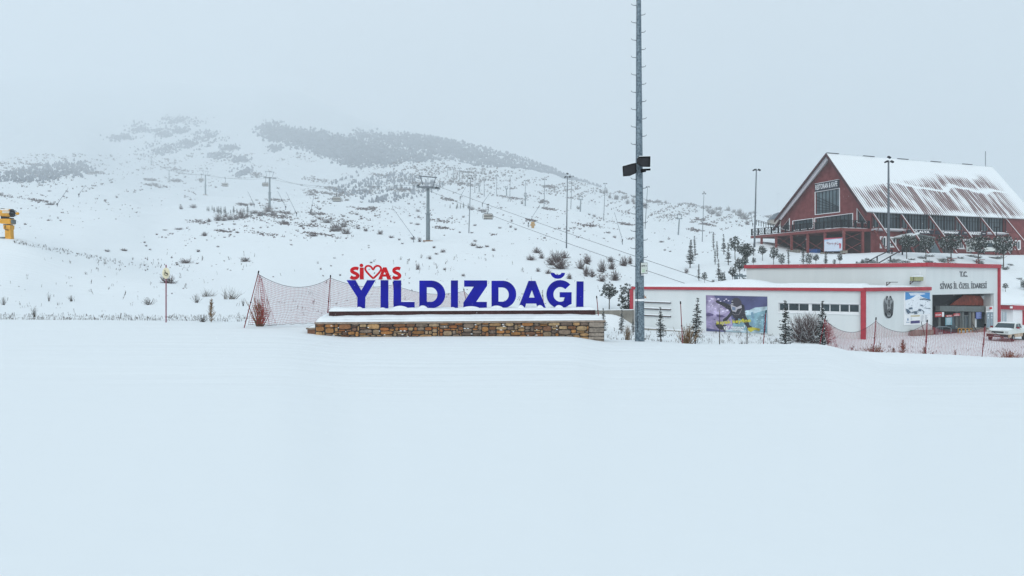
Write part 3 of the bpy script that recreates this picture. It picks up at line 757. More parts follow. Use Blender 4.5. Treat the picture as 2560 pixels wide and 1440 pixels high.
def net_post(x0, y0, x1, y1, D, lab, grp='leaning net posts', r=.024):
    pl = Plane(P(x1, 0, D).x, D, (1, 0)); a = pl.at(x1, y1); b_ = pl.at(x0, y0)
    t = thing('net_post', a, lab, 'pole', grp)
    mb = MB(); mb.tube([a+(a-b_).normalized()*.4, b_], [r, r*.85], 8); part('pole', mb, M['redpole'], t)
    mb = MB(); mb.tube([b_-(b_-a).normalized()*.02, b_+(b_-a).normalized()*.12], [r*1.5, r*1.3], 8); part('cap', mb, M['black'], t)
    m_ = a.lerp(b_, .42); mb = MB(); mb.tube([m_, m_+(b_-a).normalized()*.05], r*1.7, 8); part('clip', mb, M['black'], t)
    return a, b_
DL = 33.0
n1 = net_post(645.5, 683, 612.5, 811, DL, 'dark red pole leaning right at the left end of the orange safety net')
n2 = net_post(826, 693, 818, 800, 36.5, 'dark red net post just left of the stone wall and brown plinth')
n3 = net_post(983, 709, 990, 800, 39.5, 'dark red net post hidden behind the blue letter L')
n4 = net_post(1160, 726, 1173, 800, 43.5, 'dark red net post with black cap seen between the blue letters I and Z')
net_post(1357, 741, 1363, 800, 45, 'short dark post showing between the blue letters A and G', 'bare red poles')
net_post(1492, 745, 1497, 800, 38, 'bare leaning red pole just right of the brown plinth', 'bare red poles')
net_post(1701.5, 759, 1706.5, 857, 35.5, 'bare red pole with black tip behind the brown shrub near the tall mast', 'bare red poles')
net_post(1915, 781, 1908, 867, 36, 'bare red pole in front of the snowboarder poster edge', 'bare red poles')
r1 = net_post(2063, 796, 2048, 869, 36, 'leaning red post where the right-hand safety net begins')
r2 = net_post(2190, 799, 2184, 880, 36, 'red net post in front of the red corner column')
r3 = net_post(2318, 805, 2314, 890, 36, 'red net post in front of the ski map board')
r4 = net_post(2463, 815, 2455, 896, 36, 'red net post just left of the white pickup truck')
r5 = net_post(2640, 830, 2640, 905, 36, 'red net post at the far right beyond the pickup truck')

def net(spans, lab, cell=.080, r=.0052, ripple=.05):
    """spans: list of (topA, topB, botA, botB, sag, nx, rows). A hanging mesh of knotted cord"""
    mb = MB()
    tps = []
    for (ta, tb, ba, bb, sag, bsag) in spans:
        Lx = (tb-ta).length; nx = max(4, int(Lx/cell)); ny = max(6, int(1.9/cell))
        G = []
        for i in range(nx+1):
            s = i/nx; top = ta.lerp(tb, s); top.z -= sag*4*s*(1-s); bot = ba.lerp(bb, s); bot.z += bsag*4*s*(1-s)
            col = []
            for j in range(ny+1):
                t = j/ny; p = top.lerp(bot, t)
                p.y += ripple*math.sin(s*9+t*5)+ripple*.6*math.sin(t*14+s*4); p.x += ripple*.5*math.sin(t*9+s*17)*t
                p.z += .02*math.sin(s*40+t*7)*t
                col.append(p)
            G.append(col)
        def strip(a, b, r, m):
            d = (b-a); 
            if d.length < 1e-4: return
            x = d.cross(Vector((0, 1, 0)))
            x = x.normalized()*r if x.length > 1e-6 else Vector((r, 0, 0)); y = Vector((0, -r*1.2, 0))
            q = len(m.v); m.v += [tuple(a+x), tuple(a-x), tuple(a+y), tuple(b+x), tuple(b-x), tuple(b+y)]
            m.face([q+1, q+2, q+5, q+4]); m.face([q+2, q, q+3, q+5]); m.face([q, q+1, q+4, q+3])
        for i in range(nx+1):
            for j in range(ny): strip(G[i][j], G[i][j+1], r, mb)
        for j in range(1, ny+1):
            for i in range(nx): strip(G[i][j], G[i+1][j], r, mb)
        for jj, rr in ((0, 2.2), (ny, 1.6)):
            tp = MB(); tp.tube([G[i][jj] for i in range(nx+1)], r*rr, 4, False); tps.append(tp)
    o = thing('safety_net', spans[0][0], lab, 'net', 'red ski safety nets')
    part('mesh', mb, M['net'], o, fix=False); [part('edge_rope', tp, M['netdark'], o, fix=False) for tp in tps]
def G3(px, py, D): return P(px, py, D)
tA = G3(646, 686, DL); tB = G3(826, 695, 36.5); tC = G3(983, 712, 39.5); tD = G3(1160, 728, 43.5)
net([(tA, G3(655, 700, DL-.2), G3(620, 812, DL), G3(672, 813, DL), 0, 0),
     (tA, G3(652, 690, DL), G3(626, 812, DL-.35), G3(690, 813, DL+.15), 0, 0),
     (G3(648, 687, DL), tB, G3(655, 813, DL), G3(828, 806, 36.5), .55, .0),
     (tB, tC, G3(828, 806, 36.5), G3(990, 806, 39.5), .28, 0), (tC, tD, G3(990, 806, 39.5), G3(1173, 806, 43.5), .35, 0),
     (tD, G3(1190, 745, 44), G3(1173, 806, 43.5), G3(1196, 806, 44), .1, 0)],
    'sagging red safety net on leaning posts running behind the blue letters')
rt = [G3(2064, 800, 36), G3(2190, 803, 36), G3(2317, 808, 36), G3(2462, 818, 36), G3(2640, 834, 36)]
rb = [G3(2072, 873, 36.02), G3(2186, 888, 36.02), G3(2314, 893, 36.02), G3(2456, 899, 36.02), G3(2640, 907, 36.02)]
sg_ = [.62, .52, .36, .5]
sp_l = [(rt[i], rt[i+1], rb[i], rb[i+1], sg_[i], 0) for i in range(4)]
sp_l.append((rt[0], G3(2076, 812, 35.9), G3(2066, 872, 35.9), G3(2098, 876, 35.9), 0, 0))
net(sp_l, 'sagging red safety net on leaning posts in front of the entrance and pickup truck')
# ------------------------------------------------------------------ white lodge building (two wings and a taller hall)
ZY = CZ-5.75                               # level of the yard
c0 = P(2162, 0, 66); l0 = P(1583, 0, 80)
W1 = Plane(c0.x, c0.y, (l0-c0).xy)         # long wall, t runs left from the corner
F2 = Plane(c0.x, c0.y, (.846, .533))       # entrance front, t runs right from the corner
cor = Vector((c0.x, c0.y, ZY))
bld = thing('ski_lodge', cor, 'low white flat-roofed lodge with red fascias, wall posters and a dark entrance under metal lettering', 'building')
Lw1 = W1.T(1583); Lf_low = F2.T(2322); Lf = F2.T(2497)
zf1 = W1.at(2162, 728.5).z; zt1 = W1.at(2162, 720).z      # fascia bottom and top of the low wing
TK = .35
def band(pl, t0, t1, z0, z1, off, th, mb=None):
    mb = mb or MB(); return mb.prism([[pl.par(t0, z0, off), pl.par(t1, z0, off), pl.par(t1, z1, off), pl.par(t0, z1, off)]], pl.n*th)
# low wing walls with the window band cut out of the long wall
wx0, wx1 = W1.T(2147), W1.T(1947); wz0, wz1 = W1.at(2147.8, 785).z+.05, W1.at(2147.8, 759).z-.05
mb = MB()
mb.prism([[W1.par(.0, ZY-.6), W1.par(Lw1, ZY-.6), W1.par(Lw1, zf1), W1.par(.0, zf1)],
          [W1.par(wx0, wz0), W1.par(wx1, wz0), W1.par(wx1, wz1), W1.par(wx0, wz1)]], -W1.n*TK)
part('long_wall', mb, M['wallw'], bld)
ez0 = ZY-.3; ex0, ex1 = F2.T(2331), F2.T(2485); ezt = F2.at(2331, 737).z
mb = MB(); band(F2, .02, Lf_low, ZY-.6, zf1, -TK, TK, mb); part('front_wall', mb, M['wallw'], bld)
zh = F2.at(2315, 667).z; zht = F2.at(2315, 657).z; tj = F2.T(2315)
mb = MB()
mb.prism([[F2.par(Lf_low+.004, ZY-.6), F2.par(ex0, ZY-.6), F2.par(ex0, ezt), F2.par(ex1, ezt), F2.par(ex1, ZY-.6), F2.par(Lf-.3, ZY-.6), F2.par(Lf-.3, zh), F2.par(tj, zh), F2.par(tj, zt1-.2), F2.par(Lf_low+.004, zt1-.2)]], -F2.n*TK)
part('entrance_wall', mb, M['wallw'], bld)
# upper hall side wall, parallel to the long wall
jc = F2.par(tj, 0); HS = Plane(jc.x, jc.y, W1.d); Lh = HS.T(1866)
mb = MB(); band(HS, 0.0, Lh, zt1-.6, zh, -TK-.002, TK, mb); part('hall_side_wall', mb, M['wallw'], bld)
# fascias
def fascia(pl, t0, t1, z0, z1, off=0.003, th=.28, mt='red'):
    mb = MB(); band(pl, t0, t1, z0, z1, off, th, mb); return part('fascia', mb, M[mt], bld)
fascia(W1, -.02, Lw1+.1, zf1+.012, zt1); fascia(F2, -.22, Lf_low+.05, zf1+.002, zt1+.04)
fascia(HS, -.02, Lh+.2, zh+.012, zht); fascia(F2, tj-.2, Lf, zh+.002, zht+.02)
mb = MB(); band(F2, Lf-.30, Lf, ZY-.5, zh-.002, .0, .22, mb); part('corner_column', mb, M['red'], bld)
mb = MB(); mb.prism([[W1.par(.32, ZY-.6, .28), W1.par(-.10, ZY-.6, .28), W1.par(-.10, zf1, .28), W1.par(.32, zf1, .28)]], -W1.n*.5); part('corner_column', mb, M['red'], bld)
mb = MB(); band(W1, Lw1-.02, Lw1+.35, ZY-.4, zf1-.002, -.35, .55, mb); part('corner_column', mb, M['red'], bld)
# roofs
def plate(name, pts, z0, z1, mt, parent=bld): mb = MB(); mb.prism([[Vector((p.x, p.y, z0)) for p in pts]], (0, 0, z1-z0)); return part(name, mb, mt, parent)
back = W1.n*-1
lowpts = [W1.par(Lw1, 0, -.01), W1.par(0, 0, -.01), F2.par(tj, 0, -.02), HS.par(0, 0, 0)+HS.n*.01, HS.par(Lh, 0, .01)+W1.d3*1.0, W1.par(Lw1, 0, -9)]
plate('low_roof', lowpts, zf1-.2, zt1-.05, M['concrete'])
hp = [HS.par(0, 0, -.02), F2.par(Lf-.05, 0, -.02), F2.par(Lf-.05, 0, -13), HS.par(0, 0, -14.0)+HS.d3*2, HS.par(Lh-.05, 0, -12), HS.par(Lh-.05, 0, -.02)]
plate('hall_roof', hp, zh-.1, zht-.12, M['concrete'])
bk = [F2.par(Lf-.05, 0, -.4), F2.par(Lf-.05, 0, -13)]
mb = MB(); mb.prism([[Vector((bk[0].x, bk[0].y, ZY-.5)), Vector((bk[1].x, bk[1].y, ZY-.5)), Vector((bk[1].x, bk[1].y, zh)), Vector((bk[0].x, bk[0].y, zh))]], F2.d3*-.3); part('end_wall', mb, M['wallw'], bld)
le = [W1.par(Lw1+.01, 0, -.36), W1.par(Lw1+.01, 0, -9)]
mb = MB(); mb.prism([[Vector((le[0].x, le[0].y, ZY-.5)), Vector((le[1].x, le[1].y, ZY-.5)), Vector((le[1].x, le[1].y, zf1)), Vector((le[0].x, le[0].y, zf1))]], W1.d3*-.3); part('end_wall', mb, M['wallw'], bld)
he = [HS.par(Lh-.01, 0, -.4), HS.par(Lh-.01, 0, -12)]
mb = MB(); mb.prism([[Vector((he[0].x, he[0].y, zt1-.4)), Vector((he[1].x, he[1].y, zt1-.4)), Vector((he[1].x, he[1].y, zh)), Vector((he[0].x, he[0].y, zh))]], W1.d3*-.3); part('hall_end_wall', mb, M['wallw'], bld)
# snow on the roofs
def lowh(s, t):
    return .50+.42*math.exp(-((s-.50)/.10)**2)*(t > -1)-.12*math.exp(-((s-.62)/.05)**2)+.12*(h1(s*6, 21)-.5)+.06*(h1(s*30, 22)-.5)-.22*(s < .3)*(1-s/.3)
snow_bank('roof_snow', M['snowcap'], bld, W1.par(Lw1-.05, zt1-.04, .22), W1.par(.05, zt1-.04, .22), -W1.n*5.2, lowh, 160, 6)
mb = MB(); mb.smooth = True
snow_bank('roof_snow', M['snowcap'], bld, F2.par(.2, zt1-.0, .12), F2.par(Lf_low-.3, zt1-.0, .12), -F2.n*3.0, lambda s, t: .30-.16*s+.1*(h1(s*7, 31)-.5), 50, 5)
snow_bank('roof_snow', M['snowcap'], bld, HS.par(Lh-.2, zht-.10, .0), HS.par(.2, zht-.10, .0), -HS.n*8, lambda s, t: .16+.05*(h1(s*9, 41)-.5), 80, 4)
snow_bank('roof_snow', M['snowcap'], bld, F2.par(tj+.1, zht-.10, .1), F2.par(Lf-.2, zht-.10, .1), -F2.n*8, lambda s, t: .15+.04*(h1(s*9, 43)-.5), 50, 4)
# window band
win = part('window_band', band(W1, wx0+.002, wx1-.002, wz0+.002, wz1-.002, -.22, .05, MB()), M['white'], bld)
mb = MB()
for a0, a1, b0, b1 in ((wx0-.06, wx1+.06, wz0-.10, wz0+.03), (wx0-.06, wx1+.06, wz1-.03, wz1+.08)): band(W1, a0, a1, b0, b1, .002, .06, mb) if False else None
for nm_, z0_, z1_ in (('window_sill', wz0-.14, wz0), ('window_head', wz1, wz1+.07)):
    mb = MB(); band(W1, wx0-.06, wx1+.08, z0_, z1_, .002, .07, mb); part(nm_, mb, M['white'], win)
xs = [(272, 388), (400, 532), (543, 668), (716, 830), (845, 958), (972, 1094), (1112, 1226), (1242, 1368)]
for a, b_ in xs:
    t0, t1 = W1.T(1900+a*.1806), W1.T(1900+b_*.1806)
    mb = MB(); band(W1, t0, t1, wz0+.14, wz1-.10, -.168, .01, mb); part('pane', mb, M['glass'], win)
    mb = MB(); band(W1, t0+.005, t0+.05, wz0+.06, wz1-.05, -.166, .05, mb); part('mullion', mb, M['white'], win)
# ledges left of the poster and plinth ramp
for k, y in enumerate((755.5, 772, 789)):
    a, b_ = W1.T(1603), W1.T(1678); z = W1.at(1640, y).z
    mb = MB(); mb.prism([[W1.par(a, z-.04, .003), W1.par(b_, z-.10, .003), W1.par(b_, z+.0, .003), W1.par(a, z+.06, .003)]], W1.n*.25); l_ = part('wall_ledge', mb, M['corten'], bld)
    mb = MB(); mb.prism([[W1.par(a, z+.063, .003), W1.par(b_, z+.003, .003), W1.par(b_, z+.13, .003), W1.par(a, z+.18, .003)]], W1.n*.24); part('snow_line', mb, M['snowcap'], l_)
mb = MB(); a, b_ = W1.T(1605), W1.T(1765); mb.prism([[W1.par(a, ZY-.5, .003), W1.par(b_, ZY-.5, .003), W1.par(b_, W1.at(1760, 830).z, .003), W1.par(a, W1.at(1612, 818).z, .003)]], W1.n*1.1); rp = part('ramp_kerb', mb, M['concrete'], bld)
snow_bank('snow_cover', M['snowcap'], rp, W1.par(a, W1.at(1612, 818).z, 1.1), W1.par(b_, W1.at(1760, 830).z, 1.1), -W1.n*1.08, lambda s, t: .14+.05*(h1(s*9, 51)-.5), 40, 4)

# snowboarder poster
q = Quad(W1.at(1765, 738, .003), W1.at(1918.5, 741.5, .003), W1.at(1918.5, 834, .003), W1.at(1766, 828, .003), W1.n)
pst = thing('snowboarder_poster', q.at(.5, .5), 'large poster of a crouching snowboarder with yellow lettering on the white long wall', 'poster')
def pp(x, y): return ((x-65)/2015, (y-110)/1250)
PM = {}
def lay(name, polys, col, off, parent=pst, th=.004, rough=.6):
    mb = MB()
    for k, p in enumerate(polys): q.poly(mb, [pp(*a) for a in p], off+.0009*k, th)
    return part(name, mb, mat('print '+name, tuple(k*.42 for k in col), rough, scale=1.4, detail=9, col2=tuple(min(1, k*1.1) for k in col)), parent)
mb = MB(); q.poly(mb, [(0, 0), (1, 0), (1, 1), (0, 1)], 0, .03); part('poster_board', mb, mat('print night sky', (.07, .075, .17), .6, var=.25, scale=.8, detail=9), pst)
lay('pale_spray', [[(65, 110), (330, 110), (560, 420), (760, 560), (900, 680), (860, 900), (65, 1130)]], (.34, .28, .47), .035)
lay('white_spray', [[(150, 330), (300, 190), (400, 210), (430, 380), (520, 440), (640, 560), (760, 610), (860, 640), (640, 760), (400, 800), (330, 780), (120, 690), (90, 480)]], (.50, .44, .64), .040)
lay('lilac_ground', [[(65, 860), (640, 770), (900, 700), (1000, 1360), (65, 1250)]], (.36, .31, .50), .045)
lay('dark_rocks', [[(65, 740), (190, 720), (330, 760), (300, 820), (160, 840), (65, 830)], [(420, 760), (640, 790), (720, 830), (560, 870), (430, 840)], [(300, 920), (390, 930), (360, 970)]], (.13, .10, .24), .050)
lay('ice_slope', [[(1340, 620), (1500, 590), (1700, 490), (2080, 440), (2080, 1360), (900, 1360), (1000, 1000)]], (.24, .42, .50), .045)
lay('snow_slope', [[(1350, 600), (1520, 585), (1700, 490), (2080, 440), (2080, 560), (1800, 640), (1500, 760), (1360, 760)], [(780, 1280), (1100, 1240), (2080, 1330), (2080, 1365), (700, 1340)]], (.52, .68, .76), .050)
rid = lay('rider', [[(405, 290), (470, 275), (540, 320), (700, 350), (900, 420), (1000, 480), (960, 640), (800, 560), (640, 470), (500, 390), (410, 350)],
     [(930, 560), (1280, 380), (1350, 440), (1370, 620), (1400, 800), (1470, 940), (1520, 1100), (1640, 1180), (1500, 1290), (1400, 1120), (1240, 900), (1100, 860), (1000, 880), (960, 760), (860, 860), (780, 960), (640, 1010), (640, 930), (780, 820), (880, 680)],
     [(390, 1060), (560, 1100), (760, 1130), (700, 1330), (480, 1250), (400, 1160)], [(1040, 860), (1150, 860), (1140, 1060), (1050, 1060)]], (.035, .035, .045), .056)
mb = MB(); q.ell(mb, *pp(1090, 340), 165/2015, 165/1250, .064, n=24); q.poly(mb, [pp(925, 330), pp(1260, 300), pp(1270, 430), pp(1150, 490), pp(910, 380)], .0655); part('helmet', mb, flat('print helmet', (.05, .045, .06)), rid)
mb = MB(); q.poly(mb, [pp(*a) for a in ((905, 400), (1110, 500), (1260, 420), (1270, 520), (1130, 560), (1080, 660), (960, 640), (920, 540))], .072); part('goggle_frame', mb, flat('print goggles', (.42, .40, .44)), rid)
mb = MB(); q.poly(mb, [pp(*a) for a in ((950, 480), (1070, 500), (1060, 610), (960, 600))], .078); part('goggle_lens', mb, flat('print lens', (.14, .19, .28)), rid)
mb = MB(); q.poly(mb, [pp(*a) for a in ((925, 372), (1000, 385), (990, 400), (930, 388))], .071); q.poly(mb, [pp(*a) for a in ((935, 290), (985, 285), (980, 298), (938, 302))], .0712); part('helmet_glint', mb, M['white'], rid)
mb = MB(); q.line(mb, [pp(960, 700), pp(1050, 760), pp(1180, 740), pp(1270, 560)], .008, .066); q.line(mb, [pp(1180, 170), pp(1200, 300)], .006, .0725) if False else None; part('jacket_seam', mb, flat('print seam', (.22, .2, .22)), rid)
rr_ = random.Random(4)
def flecks(name, n, xr, yr, s, col, off):
    ps = []
    for _ in range(n):
        x, y = rr_.uniform(*xr), rr_.uniform(*yr); w = rr_.uniform(.4, 1)*s; ps.append([(x, y), (x+w*1.3, y-w*.4), (x+w*1.7, y+w*.2), (x+w*.5, y+w*.5)])
    mb = MB()
    for k, p in enumerate(ps): q.poly(mb, [pp(*a) for a in p], off+.00013*k, .002)
    return part(name, mb, flat('print '+name, col), pst)
flecks('spray_flecks', 26, (110, 800), (180, 700), 60, (.72, .66, .82), .0525); flecks('spray_shade', 22, (100, 420), (200, 720), 50, (.34, .29, .47), .0520)
flecks('ground_streaks', 26, (90, 900), (880, 1230), 80, (.24, .20, .36), .0530); flecks('ice_streaks', 16, (1450, 2000), (700, 1250), 60, (.36, .55, .62), .0531)
flecks('jacket_creases', 20, (560, 900), (380, 560), 26, (.12, .11, .13), .0585); flecks('jacket_light', 22, (980, 1400), (600, 1000), 34, (.13, .13, .15), .0586)
lay('yellow_glove', [[(1450, 1190), (1620, 1160), (1860, 1200), (1830, 1280), (1680, 1250), (1560, 1330), (1480, 1290)]], (.55, .50, .06), .066)
lay('ice_shadow', [[(1560, 660), (1620, 1130), (1700, 1180), (1640, 640)]], (.20, .36, .48), .0545)
mb = MB(); text_on(mb, q, 'kayak keyfine', *pp(430, 985), *pp(1560, 1150), .088, .02, skew=.10); part('yellow_lettering', mb, flat('print yellow', (.60, .56, .04)), pst, fix=False)
mb = MB(); text_on(mb, q, 'var mısınız?', *pp(670, 1100), *pp(1370, 1290), .092, .015, .25, skew=.0); part('white_lettering', mb, M['white'], pst, fix=False)
# vertical writing
vs, fs = text_tris('YILDIZDAĞI', .03); mb = MB()
a0, b0 = pp(1935, 1340); a1, b1 = pp(2050, 720)
mb.add([q.at(a0+(a1-a0)*y, b0+(b1-b0)*x, .06) for x, y in vs], fs); part('vertical_lettering', mb, M['navy'], pst, fix=False)

# emblem: two headed eagle in metal relief
q = Quad(F2.at(2208, 739, .003), F2.at(2233.5, 739, .003), F2.at(2233.5, 796, .003), F2.at(2208, 796, .003), F2.n)
em = thing('eagle_emblem', q.at(.5, .5), 'dark metal double-headed eagle emblem mounted on the white front wall', 'emblem')
mb = MB()
outl = [(.22, .10), (.30, .01), (.42, .04), (.47, .16), (.53, .16), (.58, .04), (.70, .01), (.78, .10), (.92, .16), (.99, .32), (.97, .55), (.92, .78), (.84, .90), (.66, .985), (.5, 1), (.34, .985), (.16, .90), (.08, .78), (.03, .55), (.01, .32), (.08, .16)]
q.poly(mb, outl, 0, .05); part('emblem_plate', mb, flat('emblem grey', (.25, .27, .28)), em)
mb = MB(); k = 0
for i in range(4):
    for sgn in (-1, 1):
        x = .5+sgn*(.44-.075*i); x2 = .5+sgn*(.36-.06*i)
        q.line(mb, [(x, .22+.05*i), (x-sgn*-.0, .5), (x2, .84-.02*i)], .035, .054+.0012*k, .006); k += 1
q.line(mb, [(.40, .06), (.34, .04), (.26, .10), (.30, .20)], .06, .07, .006); q.line(mb, [(.60, .06), (.66, .04), (.74, .10), (.70, .20)], .06, .0715, .006)
q.line(mb, [(.16, .82), (.32, .93), (.5, .955), (.68, .93), (.84, .82)], .05, .073, .006); q.poly(mb, [(.14, .74), (.34, .84), (.30, .90), (.14, .86)], .0745, .006); q.poly(mb, [(.86, .74), (.66, .84), (.70, .90), (.86, .86)], .076, .006)
q.line(mb, [(.47, .18), (.42, .36), (.5, .50), (.58, .36), (.53, .18)], .03, .0775, .006)
part('feather_relief', mb, M['dark'], em)
mb = MB(); q.ell(mb, .5, .70, .17, .13, .086, hole=.8); q.ell(mb, .5, .70, .075, .06, .087); part('ring_boss', mb, M['dark'], em)

# ski map board
q = Quad(F2.at(2260, 729, .003), F2.at(2325, 731, .003), F2.at(2325, 811.5, .003), F2.at(2260, 813, .003), F2.n)
mp_ = thing('ski_map_board', q.at(.5, .5), 'white board with a picture of the snowy mountain and blue sky beside the entrance', 'map board')
def mm(x, y): return ((x-865)/940, (y-85)/1165)
def lay2(name, polys, col, off, rough=.6, th=.004):
    mb = MB()
    for k, p in enumerate(polys): q.poly(mb, [mm(*a) for a in p], off+.0009*k, th)
    return part(name, mb, flat('map '+name, col, rough), mp_)
mb = MB(); q.poly(mb, [(0, 0), (1, 0), (1, 1), (0, 1)], 0, .05); part('board', mb, M['white'], mp_)
lay2('blue_sky', [[(893, 100), (1785, 90), (1785, 400), (893, 400)]], (.06, .25, .55), .055)
lay2('cloud', [[(1010, 130), (1250, 110), (1560, 120), (1620, 150), (1420, 190), (1080, 220)]], (.6, .7, .8), .060)
lay2('white_mountain', [[(893, 380), (1050, 340), (1190, 260), (1340, 150), (1500, 260), (1785, 350), (1785, 860), (893, 870)]], (.72, .77, .82), .065)
RR = random.Random(9); dk = []
for _ in range(46):
    x = RR.uniform(920, 1760); y = RR.uniform(250 if 1200 < x < 1500 else 360, 850); w = RR.uniform(8, 26); dk.append([(x, y), (x+w, y-6), (x+w*1.2, y+10), (x+3, y+12)])
dk += [[(1380, 330), (1560, 300), (1785, 345), (1785, 385), (1600, 350), (1400, 355)], [(893, 680), (980, 700), (1080, 800), (980, 860), (930, 800)], [(1010, 640), (1120, 625), (1135, 690), (1020, 705)],
       [(1415, 540), (1490, 530), (1500, 575), (1420, 580)], [(1100, 790), (1340, 740), (1350, 760), (1110, 830)], [(1340, 690), (1430, 685), (1440, 770), (1350, 760)], [(1440, 690), (1560, 780), (1530, 860), (1515, 850), (1535, 790), (1440, 710)], [(1540, 640), (1780, 660), (1780, 680), (1560, 655)], [(1180, 800), (1300, 790), (1300, 860), (1200, 860)]]
lay2('dark_woods', dk, (.08, .12, .17), .070)
lay2('table_head', [[(1080, 920), (1410, 912), (1410, 945), (1080, 950)]], (.45, .33, .06), .056)
lay2('navy_table', [[(1080, 1105), (1410, 1090), (1410, 1185), (1080, 1200)]], (.06, .05, .17), .056)
mb = MB(); k = 0
for i in range(9):
    for x0, x1 in ((1485, 1560), (1600, 1720)):
        y = 905+i*28; w = RR.uniform(.4, 1)
        q.poly(mb, [mm(x0, y), mm(x0+(x1-x0)*w, y-2), mm(x0+(x1-x0)*w, y+6), mm(x0, y+8)], .056)
for i in range(5): q.poly(mb, [mm(1082, 985+i*22), mm(1130, 984+i*22), mm(1130, 990+i*22), mm(1082, 991+i*22)], .056)
for i in range(9): q.poly(mb, [mm(1450, 925+i*26), mm(1468, 925+i*26), mm(1468, 938+i*26), mm(1450, 938+i*26)], .056)
part('small_print', mb, flat('map print', (.2, .24, .3)), mp_)
mb = MB(); q.poly(mb, [mm(*a) for a in ((960, 1050), (985, 990), (1010, 1050), (1000, 1100), (970, 1100))], .056); text_on(mb, q, 'Sivas', *mm(925, 1130), *mm(1040, 1165), .061, .03); part('crest_print', mb, flat('map crest', (.12, .22, .38)), mp_, fix=False)

# metal lettering over the entrance
def fq(x0, y0, x1, y1): 
    a = F2.at(x0, y0, .003); b_ = F2.at(x1, y0, .003); z0 = F2.at((x0+x1)/2, y0).z; z1 = F2.at((x0+x1)/2, y1).z
    ta, tb = F2.T(x0), F2.T(x1); return Quad(F2.par(ta, z0, .003), F2.par(tb, z0, .003), F2.par(tb, z1, .003), F2.par(ta, z1, .003), F2.n)
mb = MB(); text_on(mb, fq(2399, 678.5, 2418, 692), 'T.C.', 0, 0, 1, 1, 0, .02, 0, .06); part('title_lettering', mb, flat('brushed lettering', (.09, .10, .11), .4), bld, fix=False)
mb = MB(); text_on(mb, fq(2350, 703.5, 2466.5, 721.5), 'SİVAS İL ÖZEL İDARESİ', 0, 0, 1, 1, 0, .0, 0, .06); part('title_lettering', mb, M['brushed lettering'], bld, fix=False)

# entrance recess
E = Plane(*F2.par(0, 0, -1.7).xy, F2.d); za = ezt
rec = thing('entrance_recess', F2.par((ex0+ex1)/2, ZY, -2), 'dark glazed entrance set back under the metal lettering, with a red tiled canopy inside', 'entrance')
mb = MB(); te0, te1 = ex0-1.5, ex1+1.5
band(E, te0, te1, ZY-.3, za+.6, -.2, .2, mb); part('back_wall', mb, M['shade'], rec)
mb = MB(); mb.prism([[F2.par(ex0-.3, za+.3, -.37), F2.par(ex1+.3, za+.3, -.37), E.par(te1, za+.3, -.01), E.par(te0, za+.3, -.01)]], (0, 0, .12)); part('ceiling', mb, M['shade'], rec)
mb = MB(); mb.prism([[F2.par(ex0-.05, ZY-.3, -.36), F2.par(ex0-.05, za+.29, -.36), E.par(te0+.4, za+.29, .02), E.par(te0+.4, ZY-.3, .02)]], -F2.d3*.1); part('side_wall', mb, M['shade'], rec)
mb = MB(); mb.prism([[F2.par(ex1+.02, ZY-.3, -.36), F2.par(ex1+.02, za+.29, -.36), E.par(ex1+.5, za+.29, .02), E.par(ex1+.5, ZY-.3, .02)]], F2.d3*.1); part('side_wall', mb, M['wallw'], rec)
E2 = Plane(*F2.par(0, 0, -1.05).xy, F2.d)
def em_(x, y): return (2320+x/12, 730+y/12)
def epoly(mb, pts, off, th, pl=E2): return slab(mb, pl, [em_(*p) for p in pts], off, th)
mb = MB(); epoly(mb, [(230, 410), (1735, 430), (1735, 600), (1000, 580), (230, 575)], -.2, .5); part('cross_beam', mb, M['vein'], rec)
mb = MB(); epoly(mb, [(640, 395), (760, 300), (1050, 90), (1560, 120), (1740, 405)], -.3, .12); part('tiled_canopy', mb, M['orange'], rec)
mb = MB(); epoly(mb, [(1560, 125), (1640, 110), (1900, 380), (1745, 400)], -.3, .16); part('canopy_snow', mb, M['snowcap'], rec)
for x0, x1, y0, y1, mt, nm_ in ((1000, 1050, 590, 1100, 'vein', 'door_post'), (1215, 1260, 600, 1100, 'vein', 'door_post'), (1310, 1370, 600, 1080, 'concrete', 'door_post'), (1385, 1425, 790, 1060, 'wallw', 'door_post'), (300, 345, 760, 1040, 'vein', 'door_post'), (825, 840, 590, 1100, 'vein', 'door_post'), (865, 880, 590, 1100, 'vein', 'door_post'), (945, 960, 590, 1100, 'vein', 'door_post')):
    mb = MB(); epoly(mb, rect(x0, y0, x1, y1), 0, .12); part(nm_, mb, M[mt], rec)
mb = MB(); epoly(mb, rect(1055, 700, 1210, 722), 0, .1); part('door_rail', mb, M['vein'], rec)
mb = MB(); epoly(mb, rect(1060, 724, 1205, 1100), -.05, .04); d_ = part('glass_door', mb, M['glass'], rec); mb = MB(); epoly(mb, rect(1104, 724, 1112, 1100), 0, .04); part('door_stile', mb, M['vein'], d_)
mb = MB(); epoly(mb, rect(1430, 625, 1700, 1060), -.05, .04); part('dark_window', mb, M['glass'], rec)
mb = MB(); epoly(mb, rect(1700, 600, 1735, 1060), 0, .3); part('door_post', mb, M['wallw'], rec)
mb = MB(); epoly(mb, rect(680, 720, 820, 1100), -.05, .04); part('dark_window', mb, M['glass'], rec)
